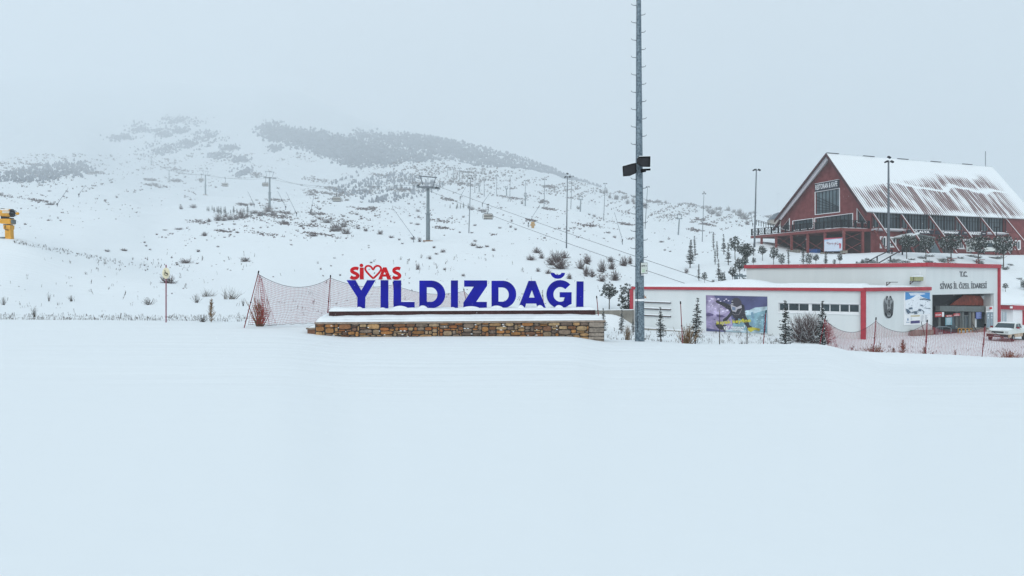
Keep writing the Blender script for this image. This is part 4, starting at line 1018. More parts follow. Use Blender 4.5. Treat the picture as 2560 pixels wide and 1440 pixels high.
# red and blue notice boards
def notice(px_, label, col, txt=None, tcol='white', pl=E2, off=.25):
    x0, y0, x1, y1 = px_; a = em_(x0, y0); c_ = em_(x1, y1); ta, tb = pl.T(a[0]), pl.T(c_[0]); z0, z1 = pl.at(*a).z, pl.at((a[0]+c_[0])/2, c_[1]).z
    q = Quad(pl.par(ta, z0, off), pl.par(tb, z0, off), pl.par(tb, z1, off), pl.par(ta, z1, off), pl.n)
    t = thing('notice_board', q.at(.5, 1), label, 'sign', 'notice boards in the entrance')
    mb = MB(); q.poly(mb, [(0, 0), (1, 0), (1, 1), (0, 1)], 0, .04); part('board', mb, flat('board %s' % (col,), col), t)
    for (s, a0, b0, a1, b1) in txt or []:
        mb = MB(); text_on(mb, q, s, a0, b0, a1, b1, .046, .03); part('lettering', mb, M[tcol], t, fix=False)
    return t, q
t, q_ = notice((135, 612, 400, 745), 'red notice board with a white panel hanging at the left of the entrance', (.42, .03, .035), [('KASA', .05, .38, .70, .68)])
mb = MB(); q_.poly(mb, [(.76, 0), (.99, 0), (.99, 1), (.76, 1)], .046, .006); part('white_panel', mb, M['white'], t)
notice((455, 690, 650, 745), 'small red strip sign above the pale blue price list', (.42, .04, .03), [('SKI PASS', .12, .25, .86, .75)])
notice((690, 645, 880, 715), 'red two-line sign between the price list and the glass door', (.45, .03, .035), [('KAYAK', .3, .12, .7, .45), ('KIRALAMA', .08, .55, .92, .88)])
t, q_ = notice((450, 765, 640, 990), 'pale blue price list board behind the entrance railings', (.16, .36, .44))
mb = MB()
for i in range(6): q_.poly(mb, [(.1, .08+i*.15), (.1+.8*RR.uniform(.6, 1), .08+i*.15), (.9, .13+i*.15), (.1, .13+i*.15)], .046, .004)
part('price_lines', mb, M['white'], t)
t, q_ = notice((1365, 605, 1525, 800), 'dusty blue notice board beside the dark entrance window', (.12, .16, .42))
mb = MB()
for i in range(6): q_.poly(mb, [(.12, .1+i*.14), (.12+.76*RR.uniform(.4, 1), .1+i*.14), (.8, .135+i*.14), (.12, .135+i*.14)], .046, .004)
part('text_lines', mb, M['paperb'], t)
# cash machine bay
C = Plane(*F2.par(0, 0, -.12).xy, F2.d)
t = thing('kiosk_bay', C.at(*em_(1865, 1060)), 'white kiosk with two tall grey glass panels at the right of the entrance', 'kiosk')
mb = MB(); epoly(mb, rect(1735, 425, 2010, 1100), -.5, .5, C); part('kiosk_body', mb, M['white'], t)
for x0, x1 in ((1765, 1852), (1872, 1960)):
    mb = MB(); epoly(mb, rect(x0, 610, x1, 1060), .005, .02, C); g_ = part('glass_panel', mb, flat('kiosk glass', (.20, .27, .32), .3), t)
    mb = MB(); xc = (x0+x1)/2
    for y in (690, 770): epoly(mb, [(xc-22, y+18), (xc, y-22), (xc+22, y+18)], .03, .006, C)
    part('white_mark', mb, M['white'], g_)
mb = MB(); epoly(mb, rect(1850, 455, 1920, 515), .005, .02, C); part('red_sign', mb, M['redlet'], t)
mb = MB(); epoly(mb, rect(1955, 450, 2005, 515), .005, .02, C); part('dark_sign', mb, M['board'], t)
mb = MB(); epoly(mb, rect(1735, 575, 2010, 600), .005, .05, C); part('lintel', mb, M['white'], t)
# railings and low walls in front
Rl = Plane(*F2.par(0, 0, .6).xy, F2.d)
t = thing('steel_railing', Rl.at(*em_(480, 1330)), 'curved stainless steel queue railing left of the yellow barriers', 'railing')
def rpt(x, y, o=0): return Rl.at(*em_(x, y), o)
mb = MB(); mb.tube([rpt(250, 1340), rpt(250, 1060), rpt(300, 1045), rpt(560, 1042), rpt(660, 1060), rpt(695, 1100), rpt(690, 1330)], .05, 7); part('hand_rail', mb, M['galv'], t)
for x in (290, 330, 380, 430):
    mb = MB(); mb.tube([rpt(x, 1335), rpt(x, 1050)], .025, 5); part('rail_post', mb, M['galv'], t)
for k_, (x0, x1) in enumerate(((900, 1000), (1010, 1120), (1130, 1230), (1240, 1330))):
    o = .0; t = thing('queue_barrier', rpt((x0+x1)/2, 1310, o), ('leftmost', 'second', 'third', 'rightmost')[k_]+' yellow tube barrier in front of the glass entrance door', 'barrier', 'yellow barriers at the entrance')
    mb = MB(); mb.tube([rpt(x0+4, 1315, o), rpt(x0+6, 1110, o), rpt(x0+20, 1095, o), rpt(x1-20, 1090, o), rpt(x1-6, 1105, o), rpt(x1-4, 1310, o)], .04, 6); part('tube_frame', mb, flat('amber paint', (.45, .22, .03)), t)
    mb = MB(); mb.tube([rpt(x0+5, 1240, o), rpt(x1-5, 1235, o)], .025, 5); part('cross_tube', mb, flat('amber paint', (.45, .22, .03)), t)
mb = MB(); slab(mb, Rl, [em_(1340, 1065), em_(1745, 1070), em_(1745, 1290), em_(1340, 1290)], -.2, .3); solo('low_wall', mb, M['concrete'], rpt(1540, 1290), 'low grey wall right of the yellow barriers by the kiosk', 'low wall')
mb = MB(); slab(mb, Rl, [em_(150, 1060), em_(245, 1060), em_(245, 1330), em_(150, 1330)], -.5, .2); slab(mb, Rl, [em_(440, 1130), em_(900, 1130), em_(900, 1320), em_(440, 1320)], -.5, .2) if False else None
solo('fence_panel', mb, M['redsteel'], rpt(200, 1330), 'dark red panel at the left foot of the entrance opening', 'panel')
mb = MB(); slab(mb, Rl, [em_(445, 1120), em_(900, 1130), em_(900, 1318), em_(445, 1318)], -.75, .15); solo('fence_panel', mb, M['darkroof'], rpt(700, 1318), 'dark red low fence panel behind the curved steel railing', 'fence panel')
mb = MB(); slab(mb, F2, [(2275, 825), (2327, 824), (2327, 843), (2275, 844)], .2, .3); solo('low_wall', mb, M['concrete'], F2.at(2300, 843), 'low concrete wall under the ski map board', 'low wall')
mb = MB(); mb.beam(Rl.at(*em_(1340, 960), .5), Rl.at(*em_(1530, 1280), .5), .05); solo('leaning_pole', mb, M['dark'], Rl.at(*em_(1530, 1280), .5), 'thin dark pole leaning beside the low grey wall in the entrance', 'pole')
mb = MB(); mb.tube([F2.at(2303, 804, 1.5), F2.at(2314, 845, 1.5)], .03, 5); solo('leaning_pole', mb, M['dark'], F2.at(2313, 843, 1.5), 'thin dark pole leaning under the ski map board', 'pole')

# roof brackets and box
def rbr(pl, x0, y0, x1, y1, off, lab, mt='redsteel'):
    t = thing('roof_bracket', pl.at(x0, y1, off), lab, 'bracket', 'steel brackets on the lodge roof')
    h_ = (y1-y0)
    for nm_, a, b_ in (('upright', (x0+.5, y1), (x0+.5, y0)), ('arm', (x0, y0+.5), (x1, y0+.5)), ('brace', (x0+.5, y1-1), (x0+h_, y0+1))):
        mb = MB(); mb.beam(pl.at(*a, off), pl.at(*b_, off), .06); part(nm_, mb, M[mt], t)
rbr(F2, 2216.5, 705, 2244, 714.5, -.25, 'small steel bracket on the low roof above the eagle emblem', 'corten')
rbr(F2, 2275, 702.5, 2302, 711, -.25, 'steel bracket carrying the olive box on the low roof', 'corten')
rbr(F2, 2369.5, 646, 2392, 658, -.3, 'left of the two red brackets on the tall roof over the lettering'); rbr(F2, 2440.5, 648.5, 2462, 659, -.3, 'right of the two red brackets on the tall roof over the lettering')
mb = MB(); slab(mb, F2, [(2275, 692), (2294, 692), (2294, 702), (2275, 702)], -.6, .6); t = thing('olive_box', F2.at(2285, 702, -.3), 'olive box with a snow cap standing on the low roof bracket', 'box')
part('box_case', mb, M['olive'], t); mb = MB(); slab(mb, F2, [(2283.3, 692.3), (2284.5, 692.3), (2284.5, 701.8), (2283.3, 701.8)], .003, .01); part('strap', mb, M['dark'], t)
mb = MB(); slab(mb, F2, [(2276, 691.8), (2294, 691.8), (2293, 688.6), (2283, 689.4)], -.6, .6); part('snow_cap', mb, M['snowcap'], t)
mb = MB(); band(HS, .5, .56, zt1+.3, zh-.5, .003, .04, mb); part('drain_pipe', mb, M['white'], bld)

# annex and green shed at the right
A = Plane(*F2.par(0, 0, -1.5).xy, F2.d)
t = thing('white_annex', A.at(2515, 810), 'small white annex framed in red at the right end of the lodge, behind the pickup', 'annex')
ax0, ax1 = 2498.5, 2534
def apoly(pts, off, th, name, mt, par=None): mb = MB(); slab(mb, A, pts, off, th); return part(name, mb, M[mt] if isinstance(mt, str) else mt, par or t)
zA = 848
apoly(rect(2499, 772, 2526, zA), -1.5, 1.5, 'wall', 'white'); apoly([(2496, 762), (2531, 764), (2531, 774), (2496, 773)], -1.4, 1.65, 'fascia', 'red'); apoly(rect(2525, 774.5, 2531, zA), -1.4, 1.6, 'column', 'red')
w_ = apoly(rect(2500.5, 780, 2516, 812), .01, .03, 'window', flat('annex glass', (.28, .34, .38), .3))
for x in (2503.8, 2509.3): apoly(rect(x, 780, x+.8, 812), .045, .02, 'mullion', 'white', w_)
apoly([(2496, 762), (2497, 759.5), (2520, 758.5), (2531, 761.5), (2531, 764)], -1.3, 1.4, 'roof_snow', 'snowcap')
apoly(rect(2525, 766, 2529.5, 771), .27, .1, 'round_lamp', 'white')
A2 = Plane(*F2.par(0, 0, -5.5).xy, F2.d); t = thing('green_shed', A2.at(2580, 815), 'pale green shed with thick roof snow and a yellow sign at the right edge', 'shed')
mb = MB(); slab(mb, A2, rect(2534, 765, 2680, 850), -4, 4); part('wall', mb, M['green'], t)
mb = MB(); slab(mb, A2, rect(2531.5, 760, 2536, 850), .005, .1); part('corner_post', mb, flat('shed post', (.2, .22, .2)), t)
mb = MB(); slab(mb, A2, [(2498, 763), (2500, 756), (2520, 752.5), (2600, 752), (2685, 753), (2685, 763)], -4.3, 4.5); part('roof_snow', mb, M['snowcap'], t)
mb = MB(); slab(mb, A2, rect(2532, 762.8, 2685, 765.5), -4.2, 4.35); part('roof_edge', mb, M['dark'], t)
mb = MB(); slab(mb, A2, rect(2556, 777, 2566, 782), .01, .03); part('yellow_sign', mb, flat('yellow sign', (.6, .4, .05)), t)
mb = MB(); slab(mb, A2, rect(2551.5, 789, 2553.5, 793), .01, .03); part('vent', mb, M['dark'], t)

# concrete retaining wall left of the lodge
WR = Plane(P(1584, 0, 79.6).x, 79.6, (-1, -.06)); t = thing('retaining_wall', WR.at(1540, 812), 'weathered concrete retaining wall between the sign wall and the lodge, two pines above it', 'retaining wall')
mb = MB(); slab(mb, WR, [(1583, 775), (1420, 777), (1420, 835), (1583, 835)], -.3, .3); part('wall', mb, M['concrete'], t)
mb = MB(); slab(mb, WR, [(1583, 774.7), (1420, 776.7), (1420, 774.7), (1583, 773)], -.28, .3); part('snow_cap', mb, M['snowcap'], t)

# ------------------------------------------------------------------ pickup truck
def box_loops(mb, secs, closed=True):
    """loft: secs list of rings (same count)"""
    n = len(secs[0]); b = len(mb.v)
    for s in secs: mb.v += [tuple(p) for p in s]
    for i in range(len(secs)-1):
        for k in range(n): mb.face([b+i*n+k, b+i*n+(k+1) % n, b+(i+1)*n+(k+1) % n, b+(i+1)*n+k])
    if closed: mb.face([b+k for k in range(n)][::-1]); mb.face([b+(len(secs)-1)*n+k for k in range(n)])
def vehicle(loc, yaw):
    Mx = Matrix.Rotation(yaw, 4, 'Z'); return lambda x, y, z: Vector(loc)+(Mx @ Vector((x, y, z)))
TC = P(2512, 853, 64.0); zgr = ground(TC.x, TC.y)
tr = thing('pickup_truck', (TC.x, TC.y, zgr), 'old white pickup truck with muddy flanks and snowy bonnet parked by the entrance', 'pickup truck')
V = vehicle((TC.x+1.15, TC.y+1.6, zgr), math.radians(-62)+0)   # local +x is forward
KT = 1.13; YT = -143
_Mt = Matrix.Rotation(math.radians(YT), 4, 'Z')
Vf = lambda x, y, z: Vector((TC.x+1.1, TC.y+1.2, zgr))+(_Mt @ Vector((x*KT, y*KT, z*KT)))
V = Vf
def prof(mb, pts, y0, y1, inset=None):
    """side profile (x,z) extruded across y0..y1; tumblehome by inset per point"""
    n = len(pts); ins = inset or [0]*n
    box_loops(mb, [[V(x, y0+i_, z) for (x, z), i_ in zip(pts, ins)], [V(x, y1-i_, z) for (x, z), i_ in zip(pts, ins)]])
hw = .83
whiteP = mat('old white car paint', (.62, .66, .64), .4, var=.06, scale=2, spec=.4); mudP = mat('muddy flank', (.36, .24, .15), .8, col2=(.52, .44, .36), scale=2, detail=8)
mb = MB(); prof(mb, [(2.15, .62), (2.15, .93), (1.2, 1.02), (.75, 1.04), (-2.2, 1.0), (-2.2, .62)], -hw, hw, [.04, .05, .02, 0, .02, .03]); part('body', mb, whiteP, tr)
mb = MB(); prof(mb, [(2.1, .36), (2.13, .615), (-2.18, .615), (-2.12, .40), (-1.72, .40), (-1.6, .62-.02), (-1.0, .60), (-.92, .34), (.95, .34), (1.05, .60), (1.62, .60), (1.74, .38)], -hw-.004, hw+.004); part('lower_body', mb, mudP, tr)
mb = MB(); prof(mb, [(.72, 1.045), (.15, 1.47), (-.55, 1.50), (-.95, 1.46), (-1.05, 1.01)], -hw+.06, hw-.06, [0, .12, .14, .12, 0]); cab = part('cab', mb, whiteP, tr)
mb = MB(); prof(mb, [(.735, 1.07), (.20, 1.445), (.19, 1.425), (.70, 1.05)], -hw+.13, hw-.13, [0, .1, .1, 0]); part('windscreen', mb, M['glass'], cab)
for sgn in (-1, 1):
    nm_ = 'side_window'
    for pts in ([(.55, 1.07), (.14, 1.40), (-.28, 1.42), (-.28, 1.07)], [(-.36, 1.07), (-.36, 1.42), (-.86, 1.40), (-.92, 1.07)]):
        mb = MB(); n = len(pts)
        f1 = [V(x, sgn*(hw-.06+.012-(z-1.03)*.30), z) for x, z in pts]; f2 = [V(x, sgn*(hw-.06-.02-(z-1.03)*.30), z) for x, z in pts]; box_loops(mb, [f1, f2]); part(nm_, mb, M['glass'], cab)
    for x in (1.35, -1.3):
        mb = MB(); c = V(x, sgn*(hw-.12), .31); a_ = V(x, sgn*(hw+.03), .31); mb.tube([c, a_], .31, 16); w_ = part('wheel', mb, M['tyre'], tr)
        mb = MB(); mb.tube([a_, V(x, sgn*(hw+.04), .31)], .17, 12); part('rim', mb, M['chrome'], w_)
    mb = MB(); mb.box(V(.55, sgn*(hw+.12), 1.12), (.14, .20, .16), Matrix.Rotation(math.radians(YT), 3, 'Z')); part('wing_mirror', mb, M['redpole'], tr)
    mb = MB(); mb.box(V(2.165, sgn*.62, .80), (.05, .26, .15), Matrix.Rotation(math.radians(YT), 3, 'Z')); part('headlight', mb, flat('headlight glass', (.4, .42, .42), .2), tr)
    mb = MB(); mb.beam(V(-.30, sgn*(hw+.012), .95), V(-.22, sgn*(hw+.012), .95), .03); part('door_handle', mb, M['black'], tr)
RZ = Matrix.Rotation(math.radians(YT), 3, 'Z')
mb = MB(); mb.box(V(2.17, 0, .79), (.04, .94, .14), RZ); part('grille', mb, M['dark'], tr)
mb = MB(); mb.box(V(2.24, 0, .50), (.16, 1.66, .22), RZ); bp_ = part('front_bumper', mb, mat('dark dirty bumper', (.035, .022, .024), .7), tr)
mb = MB(); mb.box(V(2.325, 0, .50), (.01, .5, .10), RZ); part('number_plate', mb, M['chrome'], bp_)
mb = MB(); mb.box(V(-2.24, 0, .5), (.08, 1.6, .16), RZ); part('rear_bumper', mb, M['dark'], tr)
mb = MB(); mb.box(V(-1.62, 0, 1.003), (1.1, 1.44, .02), RZ); part('load_bed', mb, M['dark'], tr)
for s_, a, b_, dd, hh in (('bonnet_snow', V(2.1, -.70, .945), V(2.1, .70, .945), V(.85, 0, 1.04)-V(2.1, 0, .945), .07), ('roof_snow', V(.1, -.62, 1.475), V(.1, .62, 1.475), V(-.9, 0, 1.475)-V(.1, 0, 1.475), .05), ('bed_snow', V(-1.1, -.7, 1.0), V(-1.1, .7, 1.0), V(-2.1, 0, 1.0)-V(-1.1, 0, 1.0), .08)):
    snow_bank(s_, M['snowcap'], tr, a, b_, dd, lambda s, t, hh=hh: hh*(.7+.6*h1(s*4+t*3, 61)), 10, 10)
# ------------------------------------------------------------------ restaurant hall on the slope
TH = math.radians(20)
RS = Vector((math.cos(TH), math.sin(TH))); RG = Vector((-math.sin(TH), math.cos(TH)))
rc = P(2176, 0, 121); G = Plane(rc.x, 121, RG); S = Plane(rc.x, 121, RS)     # gable wall (t to the left) and long side wall (t to the right)
ZR = CZ+4.75; ZD = CZ+9.15; ZE = CZ+12.0
def c5(X, Y): return (1850+X*.2291, 350+Y*.2292)
def c6(X, Y): return (2180+X*.2292, 350+Y*.2292)
hall = thing('restaurant_hall', Vector((rc.x, 121, ZR)), 'big red brick restaurant with steep snow-streaked roof, glazed gable and raised terrace', 'restaurant')
def rp(name, mb, mt, par=None): return part(name, mb, M[mt] if isinstance(mt, str) else mt, par or hall)
OH = 1.5
A0 = G.at(2066.5, 384, OH); ridge_end = A0+Vector((RS.x, RS.y, 0))*44.6
ER0 = G.at(2167, 530.5, OH); ER1 = ER0+Vector((RS.x, RS.y, 0))*44.6; ER0.z = ER1.z = ZE+.05
EL0 = G.at(1937.5, 547.5, OH); EL1 = EL0+Vector((RS.x, RS.y, 0))*44.6
# gable wall with openings
tl = G.T(1952); aw = G.at(2071.5, 394.5)
glz = [[c5(826, 572), c5(1086, 528), c5(1088, 782), c5(826, 812)],
       [c5(582, 886), c5(797, 857), c5(797, 958), c5(582, 985)],
       [c5(822, 855), c5(1230, 802), c5(1230, 948), c5(822, 968)],
       [c5(455, 966), c5(540, 856), c5(540, 985)],
       [c5(1283, 750), c5(1283, 900), c5(1388, 903)]]
aw_t = G.T(2071.5)
wl_ = [G.par(0, ZR-.5), G.par(tl, ZR-.5), G.par(tl, G.at(1952, 549).z), G.par(aw_t, aw.z), G.par(.0, ZE)]
mb = MB(); mb.prism([wl_]+[[G.at(*p) for p in g_] for g_ in glz], -G.n*.5); rp('gable_wall', mb, 'redwall')
nmn = [(7, 6), (6, 2), (9, 2), (3, 2), (3, 3)]
for k, g_ in enumerate(glz):
    mb = MB(); cx_ = sum(p[0] for p in g_)/len(g_); cy_ = sum(p[1] for p in g_)/len(g_)
    slab(mb, G, g_, -.3, .04); w_ = rp('window', mb, 'glassl' if k < 1 else 'glass')
    big = [(cx_+(x-cx_)*1.0+(1.3 if x > cx_ else -1.3), cy_+(y-cy_)+(1.4 if y > cy_ else -1.4)) for x, y in g_]
    mb = MB(); slab(mb, G, big, .003, .10, [g_]); rp('frame', mb, 'white', w_)
    xs_ = [p[0] for p in g_]; ys_ = [p[1] for p in g_]
    def yat(x, top):
        best = None; n = len(g_); hits = []
        for i in range(n):
            (xa, ya), (xb, yb) = g_[i], g_[(i+1) % n]
            if min(xa, xb) <= x <= max(xa, xb) and xa != xb: hits.append(ya+(yb-ya)*(x-xa)/(xb-xa))
        return min(hits) if top else max(hits)
    for i in range(1, nmn[k][0]):
        x = min(xs_)+(max(xs_)-min(xs_))*i/nmn[k][0]
        mb = MB(); mb.beam(G.at(x, yat(x, True), -.22), G.at(x, yat(x, False), -.22), .09); rp('mullion', mb, 'dark', w_)
    if k < 3:
        for j in range(1, nmn[k][1]):
            f_ = j/nmn[k][1]; xl, xr = min(xs_)+.1, max(xs_)-.1
            a = (xl, yat(xl, True)*(1-f_)+yat(xl, False)*f_); b_ = (xr, yat(xr, True)*(1-f_)+yat(xr, False)*f_)
            mb = MB(); mb.beam(G.at(*a, -.2), G.at(*b_, -.2), .08); rp('transom', mb, 'dark', w_)
sgn_q = Quad(G.at(*c5(825, 481), .01), G.at(*c5(1086, 432), .01), G.at(*c5(1086, 520), .01), G.at(*c5(825, 565), .01), G.n)
mb = MB(); sgn_q.poly(mb, [(0, 0), (1, 0), (1, 1), (0, 1)], 0, .2); sb_ = rp('sign_board', mb, 'board')
mb = MB(); text_on(mb, sgn_q, 'RESTORAN & KAFE', .03, .14, .95, .80, .21, .015); part('sign_lettering', mb, M['white'], sb_, fix=False)
mb = MB(); sgn_q.poly(mb, [(0, -.05), (1, -.05), (1, 0), (0, 0)], 0, .22); part('snow_line', mb, M['snowcap'], sb_)
# side walls
mb = MB(); band(S, 0.5, 43.4, ZR-.5, ZD-.1, -.5, .5, mb); rp('long_wall', mb, 'redwall')
mb = MB(); band(S, 34.2, 43.4, ZD-.09, ZE, -.5, .5, mb); rp('long_wall', mb, 'redwall')
BK = Plane(*S.par(0, 0, -22.0).xy, RS); mb = MB(); band(BK, .5, 43.4, ZR-.5, ZE+.4, -.5, .5, mb); rp('rear_wall', mb, 'redwall')
FG = Plane(*G.par(0, 0, -43.5).xy, RG); mb = MB(); mb.prism([[FG.par(0, ZR-.5), FG.par(tl, ZR-.5), FG.par(tl, ZE+.6), FG.par(aw_t, aw.z), FG.par(0, ZE)]], G.n*.5); rp('far_gable_wall', mb, 'redwall')
# clerestory glazing
mb = MB(); band(S, .3, 34.2, ZD-.08, ZE-.05, -.3, .05, mb); cg = rp('clerestory_glass', mb, mat('clerestory glass', (.04, .06, .075), .15, var=.6, scale=.25, col2=(.10, .135, .15)))
for i in range(46):
    t = .4+33.6*i/45; mb = MB(); mb.beam(S.par(t, ZD-.1, -.2), S.par(t, ZE-.04, -.2), .10 if i % 4 else .2); part('mullion', mb, M['dark'], cg)
mb = MB(); mb.beam(S.par(.3, ZE-.9, -.2), S.par(34.1, ZE-.9, -.2), .07); part('transom', mb, M['dark'], cg)
mb = MB(); band(S, 0, 34.2, ZD-.42, ZD-.1, .003, .25, mb); rp('white_band', mb, 'soffit')
snow_bank('band_snow', M['snowcap'], hall, S.par(0, ZD-.098, .9), S.par(34.2, ZD-.098, .9), -S.n*.85, lambda s, t: .16, 30, 3)
mb = MB(); band(S, 0, 34.2, ZD-.30, ZD-.1, .26, .65, mb); rp('ledge', mb, 'soffit')
# shop sign band
def sq_(x0, x1, y0, y1, off):
    t0, t1 = S.T(c6(x0, 0)[0]), S.T(c6(x1, 0)[0]); zm = S.at(*c6((x0+x1)/2, y0)).z; zn = S.at(*c6((x0+x1)/2, y1)).z
    return Quad(S.par(t0, zm, off), S.par(t1, zm, off), S.par(t1, zn, off), S.par(t0, zn, off), S.n)
for x0, x1, y0, y1, txt in ((325, 610, 985, 1028, [('ALYA', .42, .18, .84, .78)]), (618, 905, 992, 1036, [('avaspor', .38, .2, .92, .9)]), (912, 1180, 1000, 1042, [('MARKET', .30, .12, .78, .90)])):
    q = sq_(x0, x1, y0, y1, 1.05); mb = MB(); q.poly(mb, [(0, 0), (1, 0), (1, 1), (0, 1)], 0, .15); s_ = rp('shop_sign', mb, 'board')
    mb = MB()
    for (b_, *r4) in txt: text_on(mb, q, b_, *r4, .155, .05)
    if x0 < 900: q.ell(mb, .32, .5, .05, .42, .155, hole=.55)
    else: q.poly(mb, [(.10, .4), (.22, .4), (.22, .55), (.10, .55)], .155); q.poly(mb, [(.85, .4), (.96, .45), (.96, .55), (.85, .55)], .155)
    part('sign_lettering', mb, M['white'], s_, fix=False)
# doors and windows of the lower floor
for x0, x1, y0, y1 in ((85, 155, 1050, 1182), (190, 262, 1055, 1172), (942, 1000, 1078, 1190), (1008, 1066, 1078, 1192), (1470, 1530, 1090, 1200), (1557, 1618, 1092, 1200)):
    t0, t1 = S.T(c6(x0, 0)[0]), S.T(c6(x1, 0)[0]); z1 = S.at(*c6(x0, y0)).z; z0 = S.at(*c6(x0, y1)).z
    mb = MB(); band(S, t0+.25, t1-.25, z0+.25, z1-.25, .004, .02, mb); w_ = rp('window', mb, 'glass')
    mb = MB(); mb.prism([[S.par(t0, z0, .003), S.par(t1, z0, .003), S.par(t1, z1, .003), S.par(t0, z1, .003)], [S.par(t0+.25, z0+.25, .003), S.par(t1-.25, z0+.25, .003), S.par(t1-.25, z1-.25, .003), S.par(t0+.25, z1-.25, .003)]], S.n*.09); part('frame', mb, M['white'], w_)
    mb = MB(); mb.beam(S.par((t0+t1)/2, z0+.25, .04), S.par((t0+t1)/2, z1-.25, .04), .06); part('mullion', mb, M['white'], w_)
t0, t1 = S.T(c6(325, 0)[0]), S.T(c6(880, 0)[0])
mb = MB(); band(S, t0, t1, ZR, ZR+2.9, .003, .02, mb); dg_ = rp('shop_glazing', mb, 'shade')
for i in range(15):
    t = t0+(t1-t0)*i/14; mb = MB(); mb.beam(S.par(t, ZR, .05), S.par(t, ZR+2.9, .05), .07); part('glazing_bar', mb, M['vein'], dg_)
mb = MB(); band(S, S.T(c6(640, 0)[0]), S.T(c6(740, 0)[0]), ZR, ZR+2.4, .05, .1, mb); part('glass_door', mb, M['glassl'], dg_)
# entrance canopy
cl = [c6(405, 1055), c6(520, 1025), c6(695, 1058)]; cz = [S.at(*p, 3).z for p in cl]
a, b_, c_ = (S.at(*p, 3.2) for p in cl)
mb = MB(); mb.prism([[a, b_, c_, c_-Vector((0, 0, .25)), b_-Vector((0, 0, .25)), a-Vector((0, 0, .25))]], -S.n*3.1); cp = rp('entrance_canopy', mb, 'vein')
mb = MB(); mb.prism([[a+Vector((0, 0, .01)), b_+Vector((0, 0, .01)), b_+Vector((0, 0, .3)), a+Vector((0, 0, .22))]], -S.n*3.0); part('canopy_snow', mb, M['snowcap'], cp)
# roof: verge boards, soffit, sheeting
back = Vector((RS.x, RS.y, 0))
def roofmat():
    m, nt, b = nmat('corrugated red roof under snow'); L = nt.links
    uv = nt.nodes.new('ShaderNodeUVMap'); sp = nt.nodes.new('ShaderNodeSeparateXYZ'); L.new(uv.outputs[0], sp.inputs[0])
    def Nn(op, a, b_=None, clamp=False):
        n = nt.nodes.new('ShaderNodeMath'); n.operation = op; n.use_clamp = clamp
        for i, s in enumerate((a, b_)):
            if s is None: continue
            if isinstance(s, (int, float)): n.inputs[i].default_value = s
            else: L.new(s, n.inputs[i])
        return n.outputs[0]
    def ss(x, a, b_, c=0, d=1):
        n = nt.nodes.new('ShaderNodeMapRange'); n.interpolation_type = 'SMOOTHSTEP'
        for i, v in enumerate((a, b_, c, d)): n.inputs[i+1].default_value = v
        L.new(x, n.inputs[0]); return n.outputs[0]
    def nz(sc, sx_, sy_, det=4):
        mp = nt.nodes.new('ShaderNodeMapping'); mp.inputs['Scale'].default_value = (sx_, sy_, 1); L.new(uv.outputs[0], mp.inputs[0])
        n = nt.nodes.new('ShaderNodeTexNoise'); n.inputs['Scale'].default_value = sc; n.inputs['Detail'].default_value = det; L.new(mp.outputs[0], n.inputs['Vector']); return n.outputs[0]
    s_, t_ = sp.outputs[0], sp.outputs[1]          # metres along the eave, share of the slope
    big = nz(1, .10, 3.0); streak = nz(1, .8, 1.6, 6)
    tt = Nn('ADD', t_, Nn('MULTIPLY', Nn('SUBTRACT', big, .5), .42))
    hi = ss(s_, 3, 30, .45, .76)                    # bare part reaches higher towards the far end
    up = Nn('SUBTRACT', hi, tt); bare_up = ss(up, -.03, .12)
    low = ss(tt, -.02, .09)
    line = Nn('SUBTRACT', 1, Nn('MULTIPLY', ss(tt, .44, .475), ss(tt, .50, .56, 1, 0)))
    lft = ss(s_, -3, 4); rgt = ss(s_, 38, 43, 1, 0)
    bare = Nn('MULTIPLY', Nn('MULTIPLY', bare_up, low), Nn('MULTIPLY', line, Nn('MULTIPLY', lft, rgt)))
    bare = Nn('MULTIPLY', bare, ss(streak, .34, .58, .10, 1))
    fr = Nn('FRACT', Nn('MULTIPLY', s_, 1.75)); tri = Nn('ABSOLUTE', Nn('SUBTRACT', fr, .5))
    th = Nn('MULTIPLY', bare, .46)
    msk = ss(Nn('SUBTRACT', th, tri), -.04, .05)
    thin = Nn('MULTIPLY', ss(tri, .0, .10, 1, 0), ss(streak, .35, .6, .0, .45))
    msk = Nn('MAXIMUM', msk, Nn('MULTIPLY', thin, ss(t_, .02, .9, .8, .35)))
    mx = nt.nodes.new('ShaderNodeMix'); mx.data_type = 'RGBA'; mx.inputs[6].default_value = (*SNOWC, 1); mx.inputs[7].default_value = (.15, .085, .085, 1)
    L.new(msk, mx.inputs[0]); L.new(mx.outputs[2], b.inputs['Base Color']); b.inputs['Roughness'].default_value = .8; b.inputs['Specular IOR Level'].default_value = .15
    bp = nt.nodes.new('ShaderNodeBump'); bp.inputs['Strength'].default_value = .5; bp.inputs['Distance'].default_value = .05; L.new(tri, bp.inputs['Height']); L.new(bp.outputs[0], b.inputs['Normal'])
    return m
